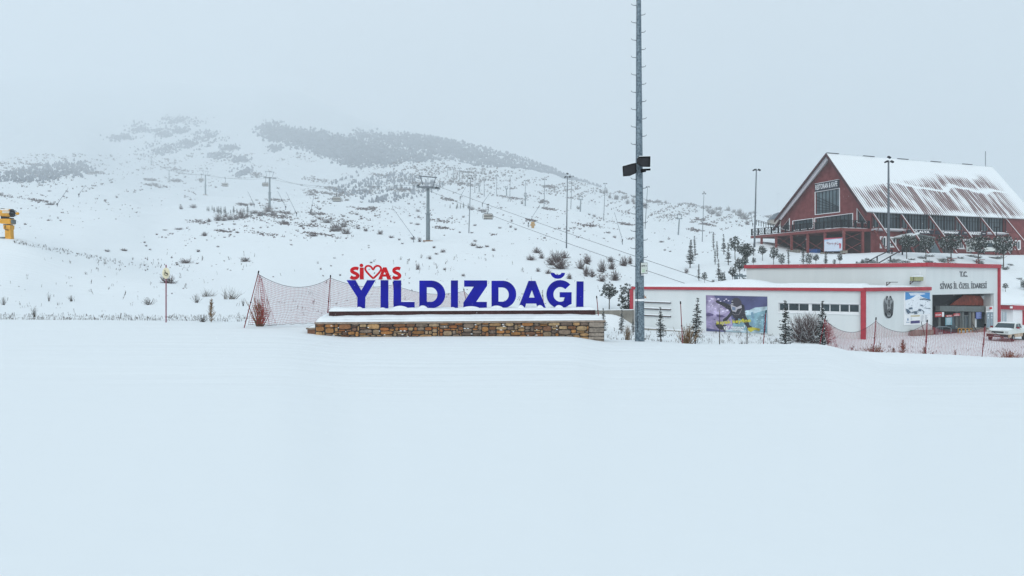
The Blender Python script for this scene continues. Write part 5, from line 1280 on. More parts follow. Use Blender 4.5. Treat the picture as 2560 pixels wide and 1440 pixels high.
def sheet(name, e0, e1, r0, r1, mt, th=.22):
    nxs, nys = 2, 2
    n = (e1-e0).cross(r0-e0).normalized()
    if n.z < 0: n = -n
    vs = [e0, e1, r1, r0]; me = bpy.data.meshes.new(name); allv = [tuple(v-wl(hall)) for v in vs]+[tuple(v-n*th-wl(hall)) for v in vs]
    me.from_pydata(allv, [], [(0, 1, 2, 3), (7, 6, 5, 4), (0, 4, 5, 1), (1, 5, 6, 2), (2, 6, 7, 3), (3, 7, 4, 0)])
    uvl = me.uv_layers.new(name='UVMap'); Ls = (e1-e0).length
    uvs = [(0, 0), (Ls, 0), (Ls, 1), (0, 1)]
    for p in me.polygons:
        for li in p.loop_indices: uvl.data[li].uv = uvs[me.loops[li].vertex_index % 4]
    me.materials.append(mt); o = bpy.data.objects.new(name, me); COL.objects.link(o); o.parent = hall; WL[o.name] = wl(hall)
    import bmesh
    bm = bmesh.new(); bm.from_mesh(me); bmesh.ops.recalc_face_normals(bm, faces=bm.faces); bm.to_mesh(me); bm.free()
    return o
RM = roofmat()
up = Vector((0, 0, .02))
sheet('roof_slope', ER0+up, ER1+up, A0+up, ridge_end+up, RM); sheet('roof_slope', EL0+up, EL1+up, A0+up*1.2, ridge_end+up*1.2, M['snowcap'])
def board(a, b_, dz, th, name, mt, off0, off1):
    mb = MB(); a = Vector(a); b_ = Vector(b_); mb.prism([[a+G.n*off0, b_+G.n*off0, b_+G.n*off0-Vector((0, 0, dz)), a+G.n*off0-Vector((0, 0, dz))]], G.n*(off1-off0)); return rp(name, mb, mt)
board(EL0-Vector((0, 0, .15)), A0+Vector((0, 0, .10)), .55, .2, 'verge_board', 'darkroof', .01, .2)
board(A0+Vector((0, 0, .08)), ER0-Vector((0, 0, .05)), .65, .2, 'verge_board', 'darkroof', .012, .18)
# lilac soffit band following the left verge
mb = MB(); pts = [c5(390, 858), c5(938, 164), c5(972, 200), c5(450, 870)]
slab(mb, Plane(*G.par(0, 0, OH-.35).xy, RG), pts, 0, .1); rp('soffit', mb, 'soffit')
# ridge cap with bare patches, and aerial
for i in range(15):
    if i in (4, 5): continue
    a = A0.lerp(ridge_end, (i+.02)/15); b_ = A0.lerp(ridge_end, (i+.98)/15); mb = MB(); mb.beam(a+Vector((0, 0, .16)), b_+Vector((0, 0, .16)), .24, .06 if i % 3 else .10); rp('ridge_cap', mb, 'dark' if (i*7) % 3 == 0 else 'snowcap')
a = A0.lerp(ridge_end, .955); mb = MB(); mb.tube([a, a+Vector((0, 0, 3.2))], .06, 5); rp('aerial', mb, 'polem')
# terrace
B0 = G.par(0, 0, 6.75); DP = Plane(B0.x, B0.y, RG); dl = DP.T(1878)
mb = MB(); mb.prism([[Vector((*DP.par(0, 0).xy, ZD-.55)), Vector((*DP.par(dl, 0).xy, ZD-.55)), Vector((*G.par(dl, 0, 0).xy, ZD-.55)), Vector((*G.par(-.2, 0, 0).xy, ZD-.55))]], (0, 0, .45)); dk_ = rp('terrace_deck', mb, 'redsteel')
snow_bank('deck_snow', M['snowcap'], hall, DP.par(dl, ZD-.10, .12), DP.par(-.05, ZD-.10, .12), -DP.n*6.5, lambda s, t: .22+.06*(h1(s*12, 71)-.5), 60, 4)
mb = MB(); mb.beam(DP.par(-.02, ZD-.35, .08), DP.par(dl, ZD-.35, .08), .14, .5); rp('deck_beam', mb, 'redsteel')
SD = Plane(*DP.par(0, 0, 0).xy, RS)
mb = MB(); mb.beam(SD.par(0, ZD-.35, .08), SD.par(6.7, ZD-.35, .08), .14, .5); rp('deck_beam', mb, 'redsteel')
# railing of wheels between posts
def railing(pl, t0, t1, n):
    for i in range(n+1):
        t = t0+(t1-t0)*i/n; mb = MB(); mb.beam(pl.par(t, ZD, -.1), pl.par(t, ZD+1.35, -.1), .28); rp('railing_post', mb, 'dark')
        if i < n:
            tm = t+(t1-t0)/n/2; w = abs(t1-t0)/n; mb = MB(); mb.tube([pl.par(tm+.5*math.cos(a), ZD+.66+.48*math.sin(a), -.1) for a in np.linspace(0, 2*math.pi, 17)], .05, 4); wh = rp('railing_wheel', mb, 'dark')
            mb = MB()
            for k in range(3): a = math.pi*k/3; mb.beam(pl.par(tm+.48*math.cos(a), ZD+.66+.48*math.sin(a), -.1), pl.par(tm-.48*math.cos(a), ZD+.66-.48*math.sin(a), -.1), .05)
            part('wheel_spokes', mb, M['dark'], wh)
    for z in (.12, 1.30):
        mb = MB(); mb.beam(pl.par(t0, ZD+z, -.1), pl.par(t1, ZD+z, -.1), .10); rp('hand_rail', mb, 'dark')
railing(DP, .1, dl-.1, 12); railing(SD, .3, 6.5, 4)
# under the terrace
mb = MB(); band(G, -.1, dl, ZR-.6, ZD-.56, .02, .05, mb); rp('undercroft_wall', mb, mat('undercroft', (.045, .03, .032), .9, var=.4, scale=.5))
cols = [(232, 1130), (390, 1175), (558, 1208), (735, 1225), (922, 1230), (1128, 1225)]
ct = []
for X, Y in cols:
    p = c5(X, Y); t = DP.T(p[0]); ct.append(t); zb_ = ground(*DP.par(t, 0).xy)-.3
    mb = MB(); mb.beam(DP.par(t, zb_, -.1), DP.par(t, ZD-.56, -.1), .38); rp('terrace_column', mb, 'redsteel')
t5 = SD.T(c5(1343, 0)[0]); mb = MB(); mb.beam(SD.par(t5, ZR-.4, -.1), SD.par(t5, ZD-.56, -.1), .4); rp('terrace_column', mb, 'redsteel')
def xbrace(pl, ta, tb, za_, zb_):
    for a, b_ in (((ta, za_), (tb, zb_)), ((ta, zb_), (tb, za_))): mb = MB(); mb.tube([pl.par(*a, -.1), pl.par(*b_, -.1)], .05, 4); rp('cross_brace', mb, 'redsteel')
xbrace(SD, .1, t5, ZR+2.0, ZD-.7); xbrace(SD, .1, t5, ZR-.1, ZR+2.0)
for i in (1, 2, 3):
    zb_ = ground(*DP.par(ct[i], 0).xy); xbrace(DP, ct[i], ct[i+1], zb_+.1, zb_+2.2)
mb = MB(); mb.box(DP.par(ct[5], ZR+.1, -.1), (.9, .9, .5)); rp('column_footing', mb, 'concrete')
mb = MB(); band(DP, ct[4]-.4, ct[4]+.5, ZR-.3, ZR+.15, -.4, .9, mb); rp('column_footing', mb, 'concrete')
mb = MB(); band(DP, DP.T(c5(530, 0)[0]), DP.T(c5(668, 0)[0]), ZR-.8, ZR+.9, .2, .4, mb); solo('low_wall', mb, M['concrete'], DP.par(DP.T(c5(600, 0)[0]), ZR), 'low concrete wall below the restaurant terrace', 'low wall')
# banner and tarpaulin
q = Quad(DP.at(*c5(922, 1072), .15), DP.at(*c5(1118, 1062), .15), DP.at(*c5(1118, 1212), .15), DP.at(*c5(922, 1216), .15), DP.n)
t = thing('ski_banner', q.at(.5, 1), 'pale blue banner with a crowd of skiers hung between terrace columns of the restaurant', 'banner')
mb = MB(); q.poly(mb, [(0, 0), (1, 0), (1, 1), (0, 1)], 0, .04); part('banner_sheet', mb, M['paperb'], t)
mb = MB(); q.poly(mb, [(0, .28), (.35, .12), (.7, .08), (1, .16), (1, .95), (0, .98)], .045); part('snow_print', mb, flat('banner snow', (.62, .68, .78)), t)
mb = MB()
for i in range(60): 
    x = RR.uniform(.08, .95); y = .34+.12*x+RR.gauss(0, .05); q.poly(mb, [(x, y), (x+.015, y), (x+.015, y+.07), (x, y+.07)], .05+.0005*i, .003)
part('crowd_print', mb, flat('banner crowd', (.25, .08, .10)), t)
mb = MB(); q.poly(mb, [(.85, .45), (.9, .4), (.95, .5), (.93, .8), (.86, .8)], .09); q.poly(mb, [(0, .0), (1, 0), (1, .06), (0, .1)], .085); part('red_skier_print', mb, flat('banner red', (.5, .08, .12)), t)
q = Quad(DP.at(*c5(750, 1188), -1.2), DP.at(*c5(843, 1188), -1.2), DP.at(*c5(843, 1246), -1.2), DP.at(*c5(750, 1246), -1.2), DP.n)
mb = MB(); q.poly(mb, [(0, .1), (.1, 0), (.9, .02), (1, .1), (1, 1), (0, 1)], -.8, .8); solo('tarpaulin', mb, M['bluep'], q.at(.5, 1), 'blue tarpaulin-covered stack under the restaurant terrace', 'tarpaulin')
# raking steel buttresses
for k, X in enumerate((0, 310, 612, 905, 1180, 1450)):
    t = S.T(c6(X, 0)[0]); top = S.par(t, ZE-.25, .25); o1 = 5.6; o2 = 2.9
    foot = S.par(t, ZR-.1, o1); top2 = S.par(t, ZD+.1, .3); foot2 = S.par(t, ZR-.1, o2)
    for nm_, a, b_, w in (('buttress_chord', top, foot, .26), ('buttress_chord', top2, foot2, .24)):
        mb = MB(); mb.beam(a, b_, w); bt = rp(nm_, mb, 'redsteel')
        mb = MB(); off = Vector((0, 0, w/2+.03)); mb.beam(a+off, b_+off, w*.6, .07); part('snow_line', mb, M['snowcap'], bt)
    for f_ in (.28, .55, .82):
        a = top.lerp(foot, f_*.9); b_ = top2.lerp(foot2, f_); mb = MB(); mb.beam(a, b_, .10); rp('buttress_tie', mb, 'redsteel')
    mb = MB(); mb.beam(top2, top.lerp(foot, .38), .12); rp('buttress_tie', mb, 'redsteel')
    mb = MB(); mb.beam(S.par(t, ZD+.1, .1), S.par(t, ZE-.2, .1), .22); rp('buttress_post', mb, 'darkroof')
# left raking strut of the gable
mb = MB(); mb.beam(G.at(*c5(438, 872), .8), G.at(*c5(362, 985), .8), .3); rp('gable_strut', mb, 'darkroof'); mb = MB(); mb.beam(G.at(*c5(438, 900), .3), G.at(*c5(400, 960), .6), .15); rp('gable_strut', mb, 'darkroof')

# grey hut behind the terrace
HP = Plane(P(1945, 0, 168).x, 168, (-1, .1)); t = thing('grey_hut', HP.at(1938, 557), 'small hut with grey roof peeping out behind the restaurant gable', 'hut')
mb = MB(); slab(mb, HP, [(1918, 551), (1960, 545), (1960, 566), (1918, 562)], -3, 3); part('wall', mb, flat('hut wall', (.35, .33, .30)), t)
mb = MB(); slab(mb, HP, [(1917, 552), (1934, 535), (1962, 530), (1962, 546)], -3.2, 3.5); part('roof', mb, flat('hut roof', (.16, .19, .22)), t)
for k_ in range(1):
    t = thing('rail_fence', HP.at(1905, 560), 'dark rail fence running to the grey hut beside the restaurant', 'fence')
    ps = [P(1891+6*i, 553+1.6*i, 160-1.5*i) for i in range(10)]
    for p in ps: mb = MB(); mb.beam(p-Vector((0, 0, .9)), p+Vector((0, 0, .35)), .10); part('fence_post', mb, M['dark'], t)
    for dz in (0, .3): mb = MB(); mb.tube([p+Vector((0, 0, dz)) for p in ps], .05, 4); part('fence_rail', mb, M['dark'], t)
# stair handrails on the slope
for k_, pts in enumerate(([(2168, 655, 658), (2193, 641, 650), (2230, 624, 633)], [(2199, 656, 662), (2226, 641, 651), (2256, 624, 635)])):
    t = thing('stair_handrail', drop(pts[0][0], 661, 95), ('left', 'right')[k_]+' one of the two dark stair handrails climbing the snowy bank to the restaurant', 'handrail', 'stair handrails')
    pp_ = []
    for (x, y, yb) in pts:
        g_ = drop(x, min(yb+2, 664), 95); top = P(x, y, g_.y); pp_.append(top); mb = MB(); mb.beam(g_-Vector((0, 0, .3)), top, .16); part('post', mb, M['dark'], t)
    mb = MB(); mb.tube(pp_, .09, 5); part('hand_rail', mb, M['dark'], t)

# minibus
VD = 122.5; vc = P(2466, 628, VD); vz = ZR-.05
bus = thing('white_minibus', (vc.x, vc.y, vz), 'white minibus with dark windows parked in front of the restaurant behind a round pine', 'minibus')
yv = math.radians(8); Mv = Matrix.Rotation(yv, 4, 'Z')
BV = lambda x, y, z: Vector((vc.x, vc.y, vz))+(Mv @ Vector((x, y, z)))
def bprof(mb, pts, y0, y1): box_loops(mb, [[BV(x, y0, z) for x, z in pts], [BV(x, y1, z) for x, z in pts]])
mb = MB(); bprof(mb, [(-3.1, .35), (-3.15, 1.9), (-3.0, 2.15), (1.5, 2.2), (2.2, 1.5), (3.0, 1.15), (3.1, .4)], -1, 1); part('body', mb, whiteP, bus)
mb = MB(); bprof(mb, [(-1.35, 1.15), (-1.35, 1.85), (1.4, 1.9), (2.0, 1.35), (1.9, 1.15)], -1.02, -1.0); part('side_window', mb, M['glass'], bus)
mb = MB(); bprof(mb, [(-3.0, .30), (-3.0, .42), (3.0, .42), (3.0, .30)], -1.03, -.9); part('side_skirt', mb, M['dark'], bus)
for x in (-2.0, 2.1):
    mb = MB(); mb.tube([BV(x, -.75, .36), BV(x, -1.04, .36)], .36, 14); w_ = part('wheel', mb, M['tyre'], bus); mb = MB(); mb.tube([BV(x, -1.04, .36), BV(x, -1.06, .36)], .18, 10); part('rim', mb, M['chrome'], w_)
mb = MB(); bprof(mb, [(-1.75, .5), (-1.75, 1.3), (-1.5, 1.3), (-1.5, .5)], -1.03, -1.0); part('tail_light', mb, M['redlet'], bus)
mb = MB(); mb.prism([[BV(-3.0, -.95, 2.2), BV(1.4, -.95, 2.2), BV(1.4, .95, 2.2), BV(-3.0, .95, 2.2)]], (0, 0, .14)); part('roof_snow', mb, M['snowcap'], bus)

# ------------------------------------------------------------------ lighting masts on the slope
def lightmast(xt, yt, xb, yb, lab, heads=2, dmin=60, w=1.0, dset=None):
    g_ = drop(xb, yb, dmin) if dset is None else Vector((P(xb, yb, dset).x, dset, ground(P(xb, yb, dset).x, dset)))
    D = g_.y; top = P(xt, yt, D); t = thing('light_mast', g_, lab, 'light mast', 'thin lighting masts on the ski slope')
    mb = MB(); r = .16*w if D < 260 else .00052*D
    mb.tube([g_-Vector((0, 0, .5)), top], [r*1.15, r*.6], 6); part('pole', mb, M['polem'], t)
    s = max(1.0, D/260)*1.0; mb = MB(); mb.beam(top+Vector((-.5*s, 0, -.3)), top+Vector((.5*s, 0, -.25)), .09*s); part('cross_arm', mb, M['polem'], t)
    for k in range(heads):
        x = (-.5, .5, 0)[k]*s; mb = MB(); c = top+Vector((x, -.2, -.25 if k < 2 else .5))
        mb.box(c, (.5*s, .4*s, .26*s), Matrix.Rotation(.5*(1 if k else -1), 3, 'Y')); part('lamp_head', mb, M['dark'], t)
    return t
MS = [(1177, 444, 1172, 583, 'first tall mast right of the big chairlift tower', 2), (1418.6, 440, 1416, 620, 'tall dark mast over the bare shrubs, above the letter G', 3), (1430, 440, 1427, 522, 'mast close behind the dark one above the letter G', 2),
      (1362, 448, 1360, 517, 'mast a little left of the pair above the letter G', 2), (1314, 451, 1312.5, 500, 'mast standing behind a small lift pylon left of the yellow snow gun', 2), (1275.6, 439, 1274.6, 498, 'mast directly right of the chair hanging nearest', 2),
      (1242, 439, 1241.6, 490, 'faint mast above the nearest hanging chair', 2), (1210.6, 448, 1210.6, 491, 'faint short mast just left of the nearest hanging chair', 2), (1187.7, 438, 1187, 481, 'faint mast just right of the first tall mast', 2),
      (1170, 422, 1169, 467, 'faint mast just left of the first tall mast', 2), (1149, 420, 1149, 451, 'very faint mast high over the slope, third from the left', 2), (1133.5, 419, 1133, 446, 'very faint mast high over the slope, second from the left', 2),
      (1119, 418, 1119, 437, 'faintest and leftmost of the far masts', 2), (1513, 458, 1509, 550, 'mast left of the near galvanised mast', 2), (1619, 466, 1612.5, 572, 'mast seen just right of the near galvanised mast', 2),
      (1760, 483, 1755.5, 604, 'mast in the open snow left of the restaurant', 3), (1945, 484, 1944, 545, 'far mast rising just left of the restaurant roof', 2), (1888+40, 0, 0, 0, '', 0)]
for xt, yt, xb, yb, lab, hd in MS[:-1]: lightmast(xt, yt, xb, yb, lab, hd)
lightmast(1891, 422, 1886, 592, 'tall mast at the left corner of the restaurant terrace', 2, dset=134)
lightmast(2221.5, 401, 2221.5, 632, 'nearest tall mast, standing before the snowy restaurant roof', 3, dset=117, w=1.35)
g_ = Vector((*P(2490, 0, 119).xy, ZR-.1)); t = thing('street_lamp', g_, 'thin dark street lamp in front of the minibus nose at the restaurant', 'street lamp')
top = P(2491.5, 568, 119); mb = MB(); mb.tube([g_-Vector((0, 0, .3)), top], .07, 6); part('pole', mb, M['dark'], t)
mb = MB(); mb.box(top, (.9, .3, .15)); part('lamp_head', mb, M['dark'], t); mb = MB(); mb.box(top-Vector((0, 0, 1.3)), (.12, .1, .5)); part('bracket', mb, M['dark'], t)

# ------------------------------------------------------------------ chairlift
LA = math.atan2(.63, -1)  # towers run up to the left
def tower(px, yb, yt, halfpx, lab, dset=None, wpx=10.5, w2=8.5, detail=True):
    g_ = drop(px, yb, 90) if dset is None else Vector((P(px, yb, dset).x, dset, P(px, yb, dset).z))
    D = g_.y; k = D/F; H_ = (yb-yt)*k; hw_ = halfpx*k; zb_ = CZ-(yb-HZ)*k
    t = thing('chairlift_tower', (g_.x, D, zb_), lab, 'lift tower', 'chairlift towers climbing the slope')
    X = lambda dx, dz, dy=0: Vector((g_.x+dx*hw_, D+dy*hw_, zb_+H_*dz))
    r1 = wpx*k/2; r2 = w2*k/2
    mb = MB(); mb.tube([X(0, -.06), X(0, .42)], [r1, r1*.97], 8); part('lower_column', mb, M['tower'], t)
    mb = MB(); mb.tube([X(0, .42), X(0, .84)], [r2*1.03, r2*.95], 8); part('upper_column', mb, M['tower'], t)
    mb = MB(); mb.tube([X(0, .415), X(0, .428)], r1*1.35, 8); fl_ = part('flange', mb, M['galv'], t)
    mb = MB(); mb.beam(X(-1, .835), X(1, .815), .42, .40); part('cross_arm', mb, M['tower'], t)
    for s_, dz in ((-1, .835), (1, .80)):
        mb = MB(); mb.beam(X(s_*.95, dz+.01, .35), X(s_*.70, dz-.005, -.55), .40, .30); sh = part('sheave_beam', mb, M['polem'], t)
        for i in range(6 if detail else 2):
            c = X(s_*.95, dz+.01, .35).lerp(X(s_*.70, dz-.005, -.55), (i+.5)/(6 if detail else 2)); mb = MB(); mb.tube([c+Vector((-.1, 0, .18)), c+Vector((.1, 0, .18))], .26, 8); part('sheave_wheel', mb, M['dark'], sh)
        mb = MB()
        a = X(s_*1.12, dz+.02, 0); mb.tube([a+Vector((-.5, 0, -.3)), a+Vector((-.5, 0, 1.1)), a+Vector((.5, 0, 1.1)), a+Vector((.5, 0, -.3))], .05, 4); part('work_rail', mb, M['galv'], t)
    mb = MB(); mb.beam(X(-.78, 1.0), X(.78, .975), .26, .26); part('lifting_beam', mb, M['polem'], t)
    for s_, z0_, z1_ in ((-1, .86, .995), (1, .84, .978)): mb = MB(); mb.beam(X(s_*.44, z0_), X(s_*.66, z1_), .22); part('lifting_arm', mb, M['polem'], t)
    mb = MB(); mb.beam(X(0, .87), X(0, .985), .10); mb2 = part('hanging_rod', mb, M['polem'], t)
    mb = MB(); mb.box(X(0, .82, -.25), (hw_*.9, .7, .5)); part('work_platform', mb, M['polem'], t)
    mb = MB(); mb.box(X(0, -.004, 0), (r1*4.5, r1*4, .5)); part('footing', mb, mat('rusty footing', (.22, .13, .08), .9), t)
    return [X(-1, .865, .1), X(1, .835, .1)], t
T1, _ = tower(1070, 603, 440, 29, 'nearest and largest chairlift tower, above the letter L', wpx=10.5, w2=8)
T2, _ = tower(674, 521, 428, 15.5, 'second chairlift tower up the slope, above dark bushes', wpx=6, w2=4.5)
T3, _ = tower(513.5, 487, 427, 10.5, 'third chairlift tower up the slope, hazy grey', wpx=4, w2=3, detail=False)
T4, _ = tower(422.5, 455, 419, 6.5, 'faint fourth chairlift tower, far up the slope', wpx=2.6, w2=2, detail=False)
T5, _ = tower(378, 411, 391, 5, 'faintest chairlift tower, highest on the slope', wpx=2, w2=1.6, detail=False)
mb = MB()
def seg(a, b_, sag, n=14): return [a.lerp(b_, i/n)+Vector((0, 0, -4*sag*(i/n)*(1-i/n))) for i in range(n)]
s0 = P(1852, 729, 90); s1 = P(1803, 738.5, 89)
ropeR = seg(s0, T1[1], .3)+seg(T1[1], T2[1], 4.0)+seg(T2[1], T3[1], 3)+seg(T3[1], T4[1], 3)+seg(T4[1], T5[1], 2)+[T5[1]]
ropeL = seg(s1, T1[0]+Vector((.8, -.5, -.5)), .6)+seg(T1[0], T2[0], 3.0)+seg(T2[0], T3[0], 3)+seg(T3[0], T4[0], 3)+seg(T4[0], T5[0], 2)+[T5[0]]
loop = ropeR+ropeL[::-1]
mb.tube(loop+[loop[0]], [max(.035, p.y*.00014) for p in loop]+[.035], 4, False)
solo('haul_rope', mb, M['rope'], loop[0], 'long steel rope loop of the chairlift strung between the towers', 'rope')
def at_rope(rope, px):
    for a, b_ in zip(rope[:-1], rope[1:]):
        pa = 1280+a.x/a.y*F; pb = 1280+b_.x/b_.y*F
        if min(pa, pb) <= px <= max(pa, pb) and pa != pb: return a.lerp(b_, (px-pa)/(pb-pa))
    return rope[-1]
def chair(rope, px, k, lab, yaw=.12):
    g_ = at_rope(rope, px); t = thing('lift_chair', g_, lab, 'lift chair', 'chairs hanging on the chairlift')
    Mr = Matrix.Rotation(yaw, 3, 'Z'); X = lambda x, y, z: g_+Mr @ Vector((x*k, y*k, z*k))
    mb = MB(); mb.beam(X(-.28, 0, -.05), X(.28, 0, .10), .26*k, .20*k); part('grip', mb, M['dark'], t)
    mb = MB(); mb.tube([X(0, 0, 0), X(.05, 0, -.6), X(.10, 0, -1.3), X(.0, 0, -1.75), X(-.25, 0, -1.95)], .065*k, 6); part('hanger_arm', mb, M['dark'], t)
    mb = MB(); mb.tube([X(-.85, 0, -2.05), X(.85, 0, -2.0)], .055*k, 6); part('top_frame', mb, M['dark'], t)
    for s_ in (-1, 1):
        mb = MB(); mb.tube([X(s_*.85, 0, -2.03), X(s_*1.15, .1, -2.25), X(s_*1.26, .1, -2.9), X(s_*1.05, .3, -3.42)], .05*k, 5); part('side_frame', mb, M['dark'], t)
    mb = MB(); secs = []
    for y, z, ww in ((-.1, -2.22, .95), (-.5, -2.35, 1.02), (-.62, -2.75, 1.08), (-.45, -3.25, 1.0)): secs.append((y, z, ww))
    b0_ = len(mb.v)
    for y, z, ww in secs: mb.v += [tuple(X(-ww, y, z)), tuple(X(ww, y, z)), tuple(X(ww, y+.06, z-.02)), tuple(X(-ww, y+.06, z-.02))]
    for i in range(3):
        for j in range(4): mb.face([b0_+i*4+j, b0_+i*4+(j+1) % 4, b0_+i*4+4+(j+1) % 4, b0_+i*4+4+j])
    part('bubble_hood', mb, flat('pale hood', (.38, .37, .34), .4), t)
    mb = MB(); mb.box(X(0, .1, -2.95), (1.9*k, .12*k, .75*k), Mr); part('backrest', mb, M['dark'], t)
    mb = MB(); mb.box(X(0, -.1, -3.35), (1.9*k, .6*k, .12*k), Mr); part('seat', mb, M['dark'], t)
    mb = MB(); mb.tube([X(-1.02, -.66, -2.72), X(1.02, -.66, -2.68)], .10*k, 5); part('hood_bar', mb, M['dark'], t)
    mb = MB(); mb.box(X(0, -.05, -2.17), (1.7*k, .5*k, .08*k), Mr); part('snow_cap', mb, M['snowcap'], t)
chair(ropeR, 1220, .95, 'nearest hanging chair with beige hood, right of the big tower')
chair(ropeR, 842, 1.5, 'hanging chair midway between the first and second towers', .2)
chair(ropeL, 664, 1.9, 'hanging chair just left of the second tower', .2); chair(ropeL, 563, 2.3, 'small hazy chair between the second and third towers', .2); chair(ropeL, 503, 2.4, 'tiny hazy chair just left of the third tower', .2)
# low steel frame of the valley station
g_ = drop(1843, 706, 86); t = thing('lift_station_frame', g_, 'dark steel lift frame on raking legs just left of the taller lodge hall', 'lift station')
Dm = g_.y; Z = lambda x, y, d=0: P(x, y, Dm+d)
for nm_, a, b_, w in (('top_beam', (1830, 689), (1866, 690), .28), ('column', (1839, 691), (1845, 709), .40), ('raking_leg', (1838, 695), (1829, 709), .14), ('raking_leg', (1854, 691), (1866, 703), .16), ('head_block', (1848, 686.5), (1856, 687), .3)):
    mb = MB(); mb.beam(Z(*a), Z(*b_), w); part(nm_, mb, M['tower'], t)

# drag lift pylons
def pylon(px, yb, yt, hw_, lab, lean=0):
    g_ = drop(px, yb, 90); D = g_.y; k = D/F; r = max(.2, .0011*D)
    t = thing('drag_lift_pylon', g_, lab, 'lift pylon', 'small drag lift pylons'); top = P(px+lean, yt+(yb-yt)*.22, D); tb = P(px+lean*1.2, yt, D)
    mb = MB(); mb.tube([g_-Vector((0, 0, .5)), top], [r, r*.8], 6); part('column', mb, M['tower'], t)
    mb = MB(); mb.beam(top+Vector((-hw_*k, 0, 0)), top+Vector((hw_*k, 0, 0)), r*1.3); part('cross_arm', mb, M['tower'], t)
    mb = MB(); mb.beam(tb+Vector((-hw_*k*.8, 0, 0)), tb+Vector((hw_*k*.8, 0, 0)), r*.8); part('lifting_beam', mb, M['polem'], t)
    for s_ in (-1, 1): mb = MB(); mb.beam(top+Vector((s_*hw_*k*.6, 0, 0)), tb+Vector((s_*hw_*k*.75, 0, 0)), r*.6); part('lifting_arm', mb, M['polem'], t)
pylon(1695.5, 586, 535.5, 7, 'nearest drag lift pylon, in the open snow right of the near mast', 3); pylon(1450.5, 529, 490.5, 5.5, 'hazy drag lift pylon just right of the paired masts', 1.5)
pylon(1313, 515, 483, 4, 'faint drag lift pylon below a mast, above the letter A', .5); pylon(1266.5, 490, 467, 3.5, 'faint drag lift pylon left of the mast beside the nearest chair', 0); pylon(1198, 480, 460, 3.5, 'faintest drag lift pylon, highest on the slope', 0)

# snow lances
def lance(xt, yt, xj, yj, yf, lab):
    g_ = drop(xj, yf, 60); D = g_.y; t = thing('snow_lance', g_, lab, 'snow lance', 'slanting snow lances'); j = P(xj, yj, D); r = max(.045, D*.00030)
    mb = MB(); mb.tube([g_-Vector((0, 0, .3)), j], r*1.9, 5); part('stand', mb, M['polem'], t)
    mb = MB(); mb.tube([j+(j-P(xt, yt, D-3)).normalized()*.5, P(xt, yt, D-3)], [r*1.2, r*.8], 5); part('lance_tube', mb, M['polem'], t)
    mb = MB(); mb.box(j, (r*5, r*5, r*7)); part('joint_box', mb, M['dark'], t)
for a in ((981, 519, 1034, 592, 606, 'nearest slanting snow lance, just left of the big chairlift tower'), (1536, 531, 1556, 600, 611, 'snow lance leaning left, just left of the near mast'), (715, 480, 741, 533, 541, 'right one of two parallel lances behind the second tower'),
          (694, 478, 714, 517, 525, 'left one of two parallel lances behind the second tower'), (619, 478, 635, 511, 517, 'faint lance left of the second tower'), (786, 483, 777, 527, 533, 'lance leaning right between the second tower and the first hanging chair'),
          (170, 471, 143, 510, 516, 'faint lance leaning right at the far left'), (215, 462, 197, 486, 492, 'faint lance leaning right, beside the leftmost one'), (1228, 478, 1206, 509, 516, 'faint lance above the nearest hanging chair'),
          (1350, 512, 1321, 558, 568, 'lance leaning right beside the distant snow gun'), (1164, 468, 1151, 492, 498, 'faint lance leaning right, right of the big chairlift tower top'), (1877, 531, 1882, 560, 566, 'thin lance left of the restaurant corner mast')): lance(*a)

# snow guns
g_ = drop(24, 596.5, 60); Dg = g_.y; kk = Dg/F
t = thing('snow_gun', g_, 'yellow fan snow gun on a stout post at the left edge', 'snow gun', 'yellow snow guns'); pl = Plane(g_.x, Dg, (1, 0))
def zz(x, y): return (x/9, 480+y/9)
def gp(name, pts, off, th, mt, par=None): mb = MB(); slab(mb, pl, [zz(*p) for p in pts], off, th); return part(name, mb, M[mt], par or t)
gp('post', [(183, 840), (305, 840), (315, 1075), (225, 1060), (185, 1045)], -.3, .6, 'yellow'); gp('post_collar', [(170, 755), (325, 755), (320, 845), (178, 845)], -.4, .8, 'yellow')
gp('turntable', [(160, 735), (290, 735), (290, 757), (160, 757)], -.35, .7, 'dark')
gp('control_body', [(10, 635), (60, 612), (330, 615), (345, 630), (345, 735), (130, 722), (60, 690), (20, 660)], -.45, .9, 'yellow')
b_ = gp('end_plate', [(346, 628), (362, 632), (358, 715), (346, 722)], -.4, .8, 'vein'); gp('yoke', [(90, 575), (120, 500), (205, 520), (210, 580), (310, 590), (315, 612), (90, 608)], -.3, .6, 'dark')
mb = MB(); c = pl.at(*zz(45, 470)); ax = [pl.at(*zz(x, 475)) for x in (12, 90, 200, 265)]; mb.smooth = True; mb.tube(ax, [.42, .55, .56, .52], 18); fb = part('fan_barrel', mb, M['yellow'], t)
mb = MB(); mb.tube([pl.at(*zz(264, 475)), pl.at(*zz(284, 475))], [.54, .54], 18); part('fan_ring', mb, M['dark'], fb)
for k in range(6):
    a = math.pi*2*k/6; e = Vector((0, math.cos(a)*.45, math.sin(a)*.45)); mb = MB(); mb.tube([pl.at(*zz(270, 475))+e, pl.at(*zz(330, 475))+e*.9, pl.at(*zz(358, 480))+e*.35], .03, 5); part('guard_wire', mb, M['polem'], fb)
mb = MB(); mb.ball(pl.at(*zz(392, 485)), (.22, .2, .2), 12, 8); part('motor_nose', mb, M['yellow'], t)
mb = MB(); mb.box(pl.at(*zz(150, 455), .4), (.9, .4, .28)); part('top_box', mb, flat('pale box', (.55, .5, .42)), t)
mb = MB(); mb.box(pl.at(*zz(140, 405), .2), (.9, .5, .14)); part('snow_cap', mb, M['snowcap'], t)
mb = MB(); mb.beam(pl.at(*zz(10, 368)), pl.at(*zz(100, 378)), .07); part('front_arm', mb, M['dark'], t)
